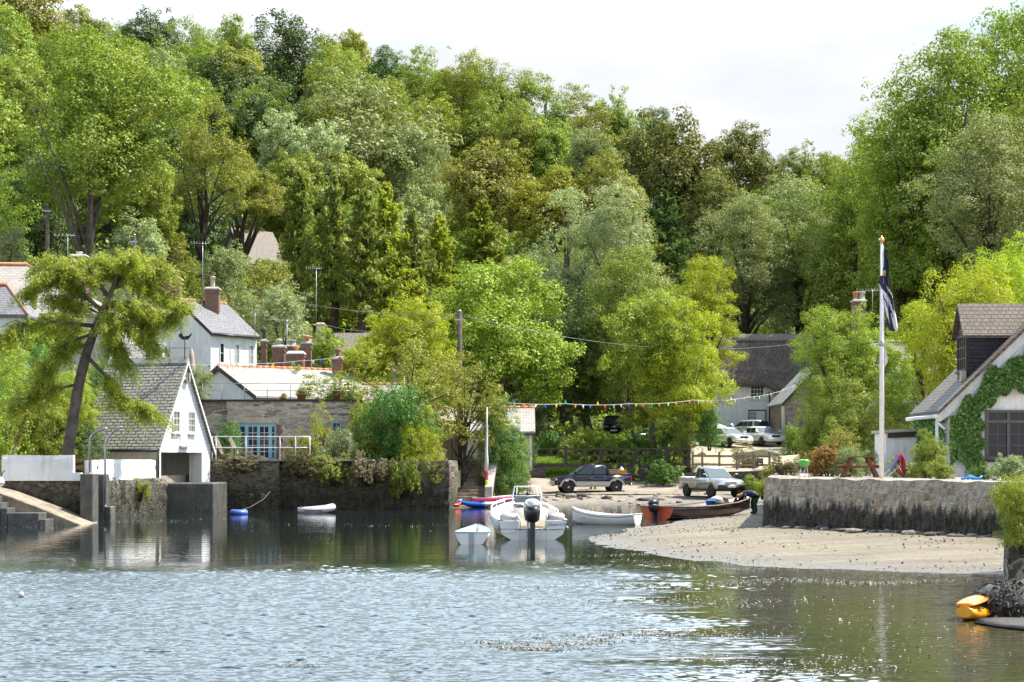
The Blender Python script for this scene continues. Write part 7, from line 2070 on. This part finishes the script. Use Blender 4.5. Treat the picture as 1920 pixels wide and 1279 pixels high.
for p, y, w, h, D, m_, l in [(455, 880, 110, 26, 90.8, 'leaf_dry', 'dry brown fringe of plants on top of the terrace wall below the chairs'), (560, 888, 120, 40, 91.0, 'leaf_dry', 'dry brown plants trailing over the terrace wall, middle clump'), (625, 905, 90, 50, 91.0, 'leaf_olive', 'olive plants trailing over the terrace wall'),
    (690, 905, 120, 55, 91.0, 'leaf_dry', 'dry brown plants trailing below the old forked tree'), (760, 925, 130, 65, 91.0, 'leaf_mid', 'dark green ivy trailing down the quay wall'), (812, 915, 44, 60, 91.6, 'leaf_olive', 'olive ivy at the quay corner by the steps')]:
    B_(p, y, w, h, D, m_, l, base=Z_(y, D), depth=.7)
B_(262, 932, 46, 34, 80.8, 'leaf_olive', 'tuft of grass and ferns growing from the quay wall beside the boathouse', base=Z_(932, 80.8), depth=.4)
# ivy mound and bank
B_(936, 905, 104, 165, 101, 'leaf_ivy', 'great dark ivy mound beside the mast, its right side in sun', 'near', base=.8)
B_(955, 880, 80, 110, 104, 'leaf_bright', 'sunlit right shoulder of ivy above the shingle', 'near', base=1.4)
B_(925, 800, 60, 60, 103, 'leaf_bright', 'bright tuft of shrub on top of the ivy mound', base=4.2)
B_(903, 900, 26, 80, 99.5, 'leaf_dry', 'dry brown growth between the steps and the ivy mound', base=.9)
B_(968, 920, 50, 60, 105.5, 'leaf_dry', 'dry brown bracken at the right foot of the ivy mound', base=.5)
B_(948, 915, 24, 36, 104, 'leaf_bright', 'small light green fern at the foot of the ivy mound', base=.5)
B_(990, 860, 40, 60, 116, 'leaf_dark', 'dark bush at the left end of the footbridge', base=2.0)
# shaded shrubs behind the footbridge
for p, y, w, h, D, m_, l in [(1040, 850, 60, 40, 131, 'leaf_ivy', 'dark shrub behind the left end of the footbridge rail'), (1095, 862, 90, 55, 128, 'leaf_mid', 'green shrub behind the footbridge above the dark pickup cab'), (1150, 866, 90, 55, 127, 'leaf_mid', 'green shrub behind the footbridge above the cardboard boxes'),
    (1205, 868, 90, 70, 126, 'leaf_ivy', 'dark green shrub behind the right half of the footbridge'), (1258, 872, 80, 80, 123, 'leaf_ivy', 'dark shrub beside the left end of the wooden fence'), (1245, 905, 80, 40, 116.5, 'leaf_ivy', 'dark low shrub under the right end of the footbridge'),
    (1330, 840, 60, 80, 121, 'leaf_ivy', 'leafy sucker growth below the lime green tree'), (1285, 850, 50, 70, 120, 'leaf_mid', 'leafy growth around the slim trunks by the fence'), (1010, 850, 50, 70, 133, 'leaf_pale', 'pale shrub beside the sunlit lawn')]:
    B_(p, y, w, h, D, m_, l, base=Z_(y, D))
B_(1410, 880, 40, 26, 116, 'leaf_olive', 'small weedy shrub below the sign on the wooden fence', base=1.7)
B_(1398, 850, 50, 50, 116.5, 'leaf_pale', 'thin sapling in front of the white saloon', 'sparse', base=1.8)
B_(1405, 925, 55, 40, 103, 'leaf_mid', 'low shrub between the silver pickup and the sea wall', base=.35); B_(1450, 900, 60, 40, 98, 'leaf_olive', 'straggling shrub at the left end of the terrace', base=1.0); B_(1430, 912, 24, 30, 95, 'leaf_lime', 'yellow flowered weed at the corner of the sea wall', base=.6)
B_(1468, 892, 50, 34, 72, 'leaf_dry', 'dry pale shrub on the left end of the terrace', base=GZ)
B_(1488, 850, 50, 60, 128, 'leaf_mid', 'green shrub at the foot of the stone outbuilding', base=2.6)
B_(1555, 893, 90, 56, 69, 'leaf_red', 'bronze red bush on the terrace by the green barbecue', base=GZ); B_(1590, 893, 60, 54, 68, 'leaf_flower', 'green and white flowered bush beside the bronze one', base=GZ); B_(1615, 880, 60, 46, 72, 'leaf_flower', 'white flowered bush behind the picnic table', base=GZ)
B_(1575, 885, 90, 80, 82, 'leaf_olive', 'olive bush on the terrace in front of the maples', base=GZ)
B_(1532, 860, 80, 170, 89, 'leaf_mid', 'tall dense green bush below the left maple', 'near', base=GZ); B_(1600, 870, 150, 170, 88, 'leaf_mid', 'broad dark green bush beneath the maples behind the flagpole', 'near', base=GZ); B_(1680, 850, 110, 180, 90, 'leaf_mid', 'green bush behind the white flat roofed shed', 'near', base=GZ)
B_(1700, 895, 80, 34, 65, 'leaf_pale', 'pale low shrub between the draped chair and the hedge', base=GZ)
B_(1738, 896, 70, 85, 63, 'leaf_mid', 'clipped green hedge bush at the corner of the ivy cottage', 'near', base=GZ); B_(1765, 897, 60, 40, 60, 'leaf_mid', 'ferny plants below the hedge bush', base=GZ)
B_(1888, 900, 80, 46, 56, 'leaf_flower', 'white flowered border plant under the cottage window', base=GZ); B_(1840, 898, 50, 30, 58, 'leaf_ivy', 'dark low plant at the foot of the ivy', base=GZ)
B_(1922, 1018, 120, 118, 31.6, 'leaf_bright', 'flowering bush spilling over the near wall at the right edge', 'near', base=Z_(1018, 31.6)); B_(1905, 960, 70, 60, 36, 'leaf_olive', 'dry grassy tuft on top of the near wall', base=Z_(960, 36))
for p_, y_, w_, h_, D_, m_, l_, b_ in [(28, 700, 130, 150, 88, 'leaf_bright', 'big sunlit bush at the left edge under the slate porch', 3.6), (118, 735, 130, 130, 86, 'leaf_mid', 'leafy green bush left of the larch trunk, under its boughs', 3.2), (62, 790, 150, 140, 82, 'leaf_mid', 'broad green bush above the left end of the white garden wall', 2.4),
        (150, 850, 90, 100, 83.5, 'leaf_dark', 'dark bush right of the larch foot, behind the white walls', 1.74), (182, 690, 60, 90, 95, 'leaf_bright', 'bright bush behind the larch trunk above the boathouse roof', 5.0), (100, 610, 150, 60, 104, 'leaf_olive', 'olive bush under the eave of the pale hipped roof', 9.0)]:
    B_(p_, y_, w_, h_, D_, m_, l_, 'near', base=b_)
# flower spike at the left
t = thing('flower_spike', 'tall leaning green flower spike at the left edge above the white wall', 'plant', (X_(12, 74), 74, 1.9)); b = MB()
b.tube([(0, 0, -.2), (.25, 0, .9), (.55, 0, 1.6), (.9, 0, 2.5)], [.05, .05, .04, .02], 6); b.build('stem', M('grey_wood'), t)
rng = np.random.default_rng(2); s = rng.uniform(.3, 1, 700); P = np.stack([.2 + .7 * s ** 1.1, np.zeros(700), .75 + 1.75 * s], 1) + rng.normal(size=(700, 3)) * .055
me = leaf_mesh('flower_head', P, rng.normal(size=P.shape), .12, .06, rng); me.materials.append(M('leaf_olive')); o = bpy.data.objects.new('flower_head', me); COL.objects.link(o); o.parent = t

# lawn blades and weed afloat
rng = np.random.default_rng(9); n = 5000; px = rng.uniform(985, 1085, n); D = rng.uniform(118, 133, n); z = np.interp(D, [117.6, 121, 128, 134], [.95, 1.75, 2.5, 2.9])
P = np.stack([(px - CX) / F * D, D, z + .06], 1); me = leaf_mesh('grass', P, rng.normal(size=P.shape) * .5 + np.array([0, -1, .3]), .22, .06, rng, np.array([0, 0, 1.]), .3); me.materials.append(M('grass_blade')); o = bpy.data.objects.new('grass', me); COL.objects.link(o); tag(o, 'short sunlit grass on the bank behind the footbridge', 'grass', None, 'stuff')
def beach_litter():
    rng = np.random.default_rng(33); n = 15000; px = rng.uniform(1100, 1900, n); D = rng.uniform(40, 112, n); x = (px - CX) / F * D
    d = shore_d(x, D); nz_ = np.array([mnoise.noise((a * .5, b * .35, 2)) for a, b in zip(x, D)])
    wall = np.interp(px, [1434, 1650, 1905], [60, 54.3, 48.4])
    ok = (d > .1) & ((D > 96) | (px < 1434) | (D < wall - .1)) & (rng.random(n) < np.clip(.10 + nz_ * .9 + .9 * np.exp(-d / .8) + .8 * np.exp(-np.abs(wall - D) / 1.2), 0, 1))
    x, D = x[ok], D[ok]; P = np.stack([x, D, Zs(x, D) + .035], 1); N = rng.normal(size=P.shape) * .35 + np.array([0, 0, 1.])
    for nm, m_, sl, L_, l in (('seaweed_litter', 'weed_dark', slice(0, None, 2), .085, 'scraps of dark seaweed strewn over the sand and shingle'), ('shingle', 'rock_pale', slice(1, None, 2), .08, 'small pale stones strewn over the sand and shingle')):
        me = leaf_mesh(nm, P[sl], N[sl], L_, L_ * .6, rng); me.materials.append(M(m_)); o = bpy.data.objects.new(nm, me); COL.objects.link(o); tag(o, l, nm.replace('_', ' '), None, 'stuff')
beach_litter()
def weed_sparkle():
    rng = np.random.default_rng(14); P = []
    for px, py, w, h, n in [(1230, 1100, 300, 14, 700), (1360, 1128, 260, 16, 600), (1130, 1132, 140, 10, 250), (1060, 1205, 160, 10, 600), (1180, 1192, 240, 9, 600), (1000, 1217, 120, 6, 700), (1330, 1190, 200, 14, 350), (1450, 1240, 260, 16, 400), (1540, 1258, 220, 12, 300), (1500, 1092, 240, 10, 900), (1650, 1092, 160, 6, 500), (1250, 1055, 200, 10, 350), (1400, 1066, 260, 8, 450), (250, 976, 240, 7, 500), (60, 990, 160, 8, 300), (700, 985, 300, 5, 200), (1180, 1040, 150, 6, 250), (560, 1247, 50, 4, 90), (900, 1206, 90, 4, 90), (1560, 1170, 360, 80, 260), (1250, 1160, 500, 90, 260), (1700, 1220, 260, 60, 120), (300, 1000, 500, 16, 160)]:
        n = int(n * .7); x = rng.normal(px, w * .4, n); y = py + rng.normal(0, h * .13, n) + h * .35 * np.sin(x * .021 + py) + h * .3 * (rng.integers(0, 3, n) - 1); ok = y > 958; y = y[ok]; x = x[ok]
        D = 8500 / (y - 862); P.append(np.stack([(x - CX) / F * D, D], 1))
    P = np.concatenate(P); z = wave_z(P[:, 0], P[:, 1]) + .012; P = np.concatenate([P, z[:, None]], 1)
    N = np.tile([0, 0, 1.], (len(P), 1)) + rng.normal(size=P.shape) * .25
    me = leaf_mesh('weed_sparkle', P, N, .042, .026, rng); me.materials.append(M('foam')); o = bpy.data.objects.new('weed_sparkle', me); COL.objects.link(o); tag(o, 'flecks of weed, foam and painted sparkle drifting on the water', 'weed', None, 'stuff')
weed_sparkle()
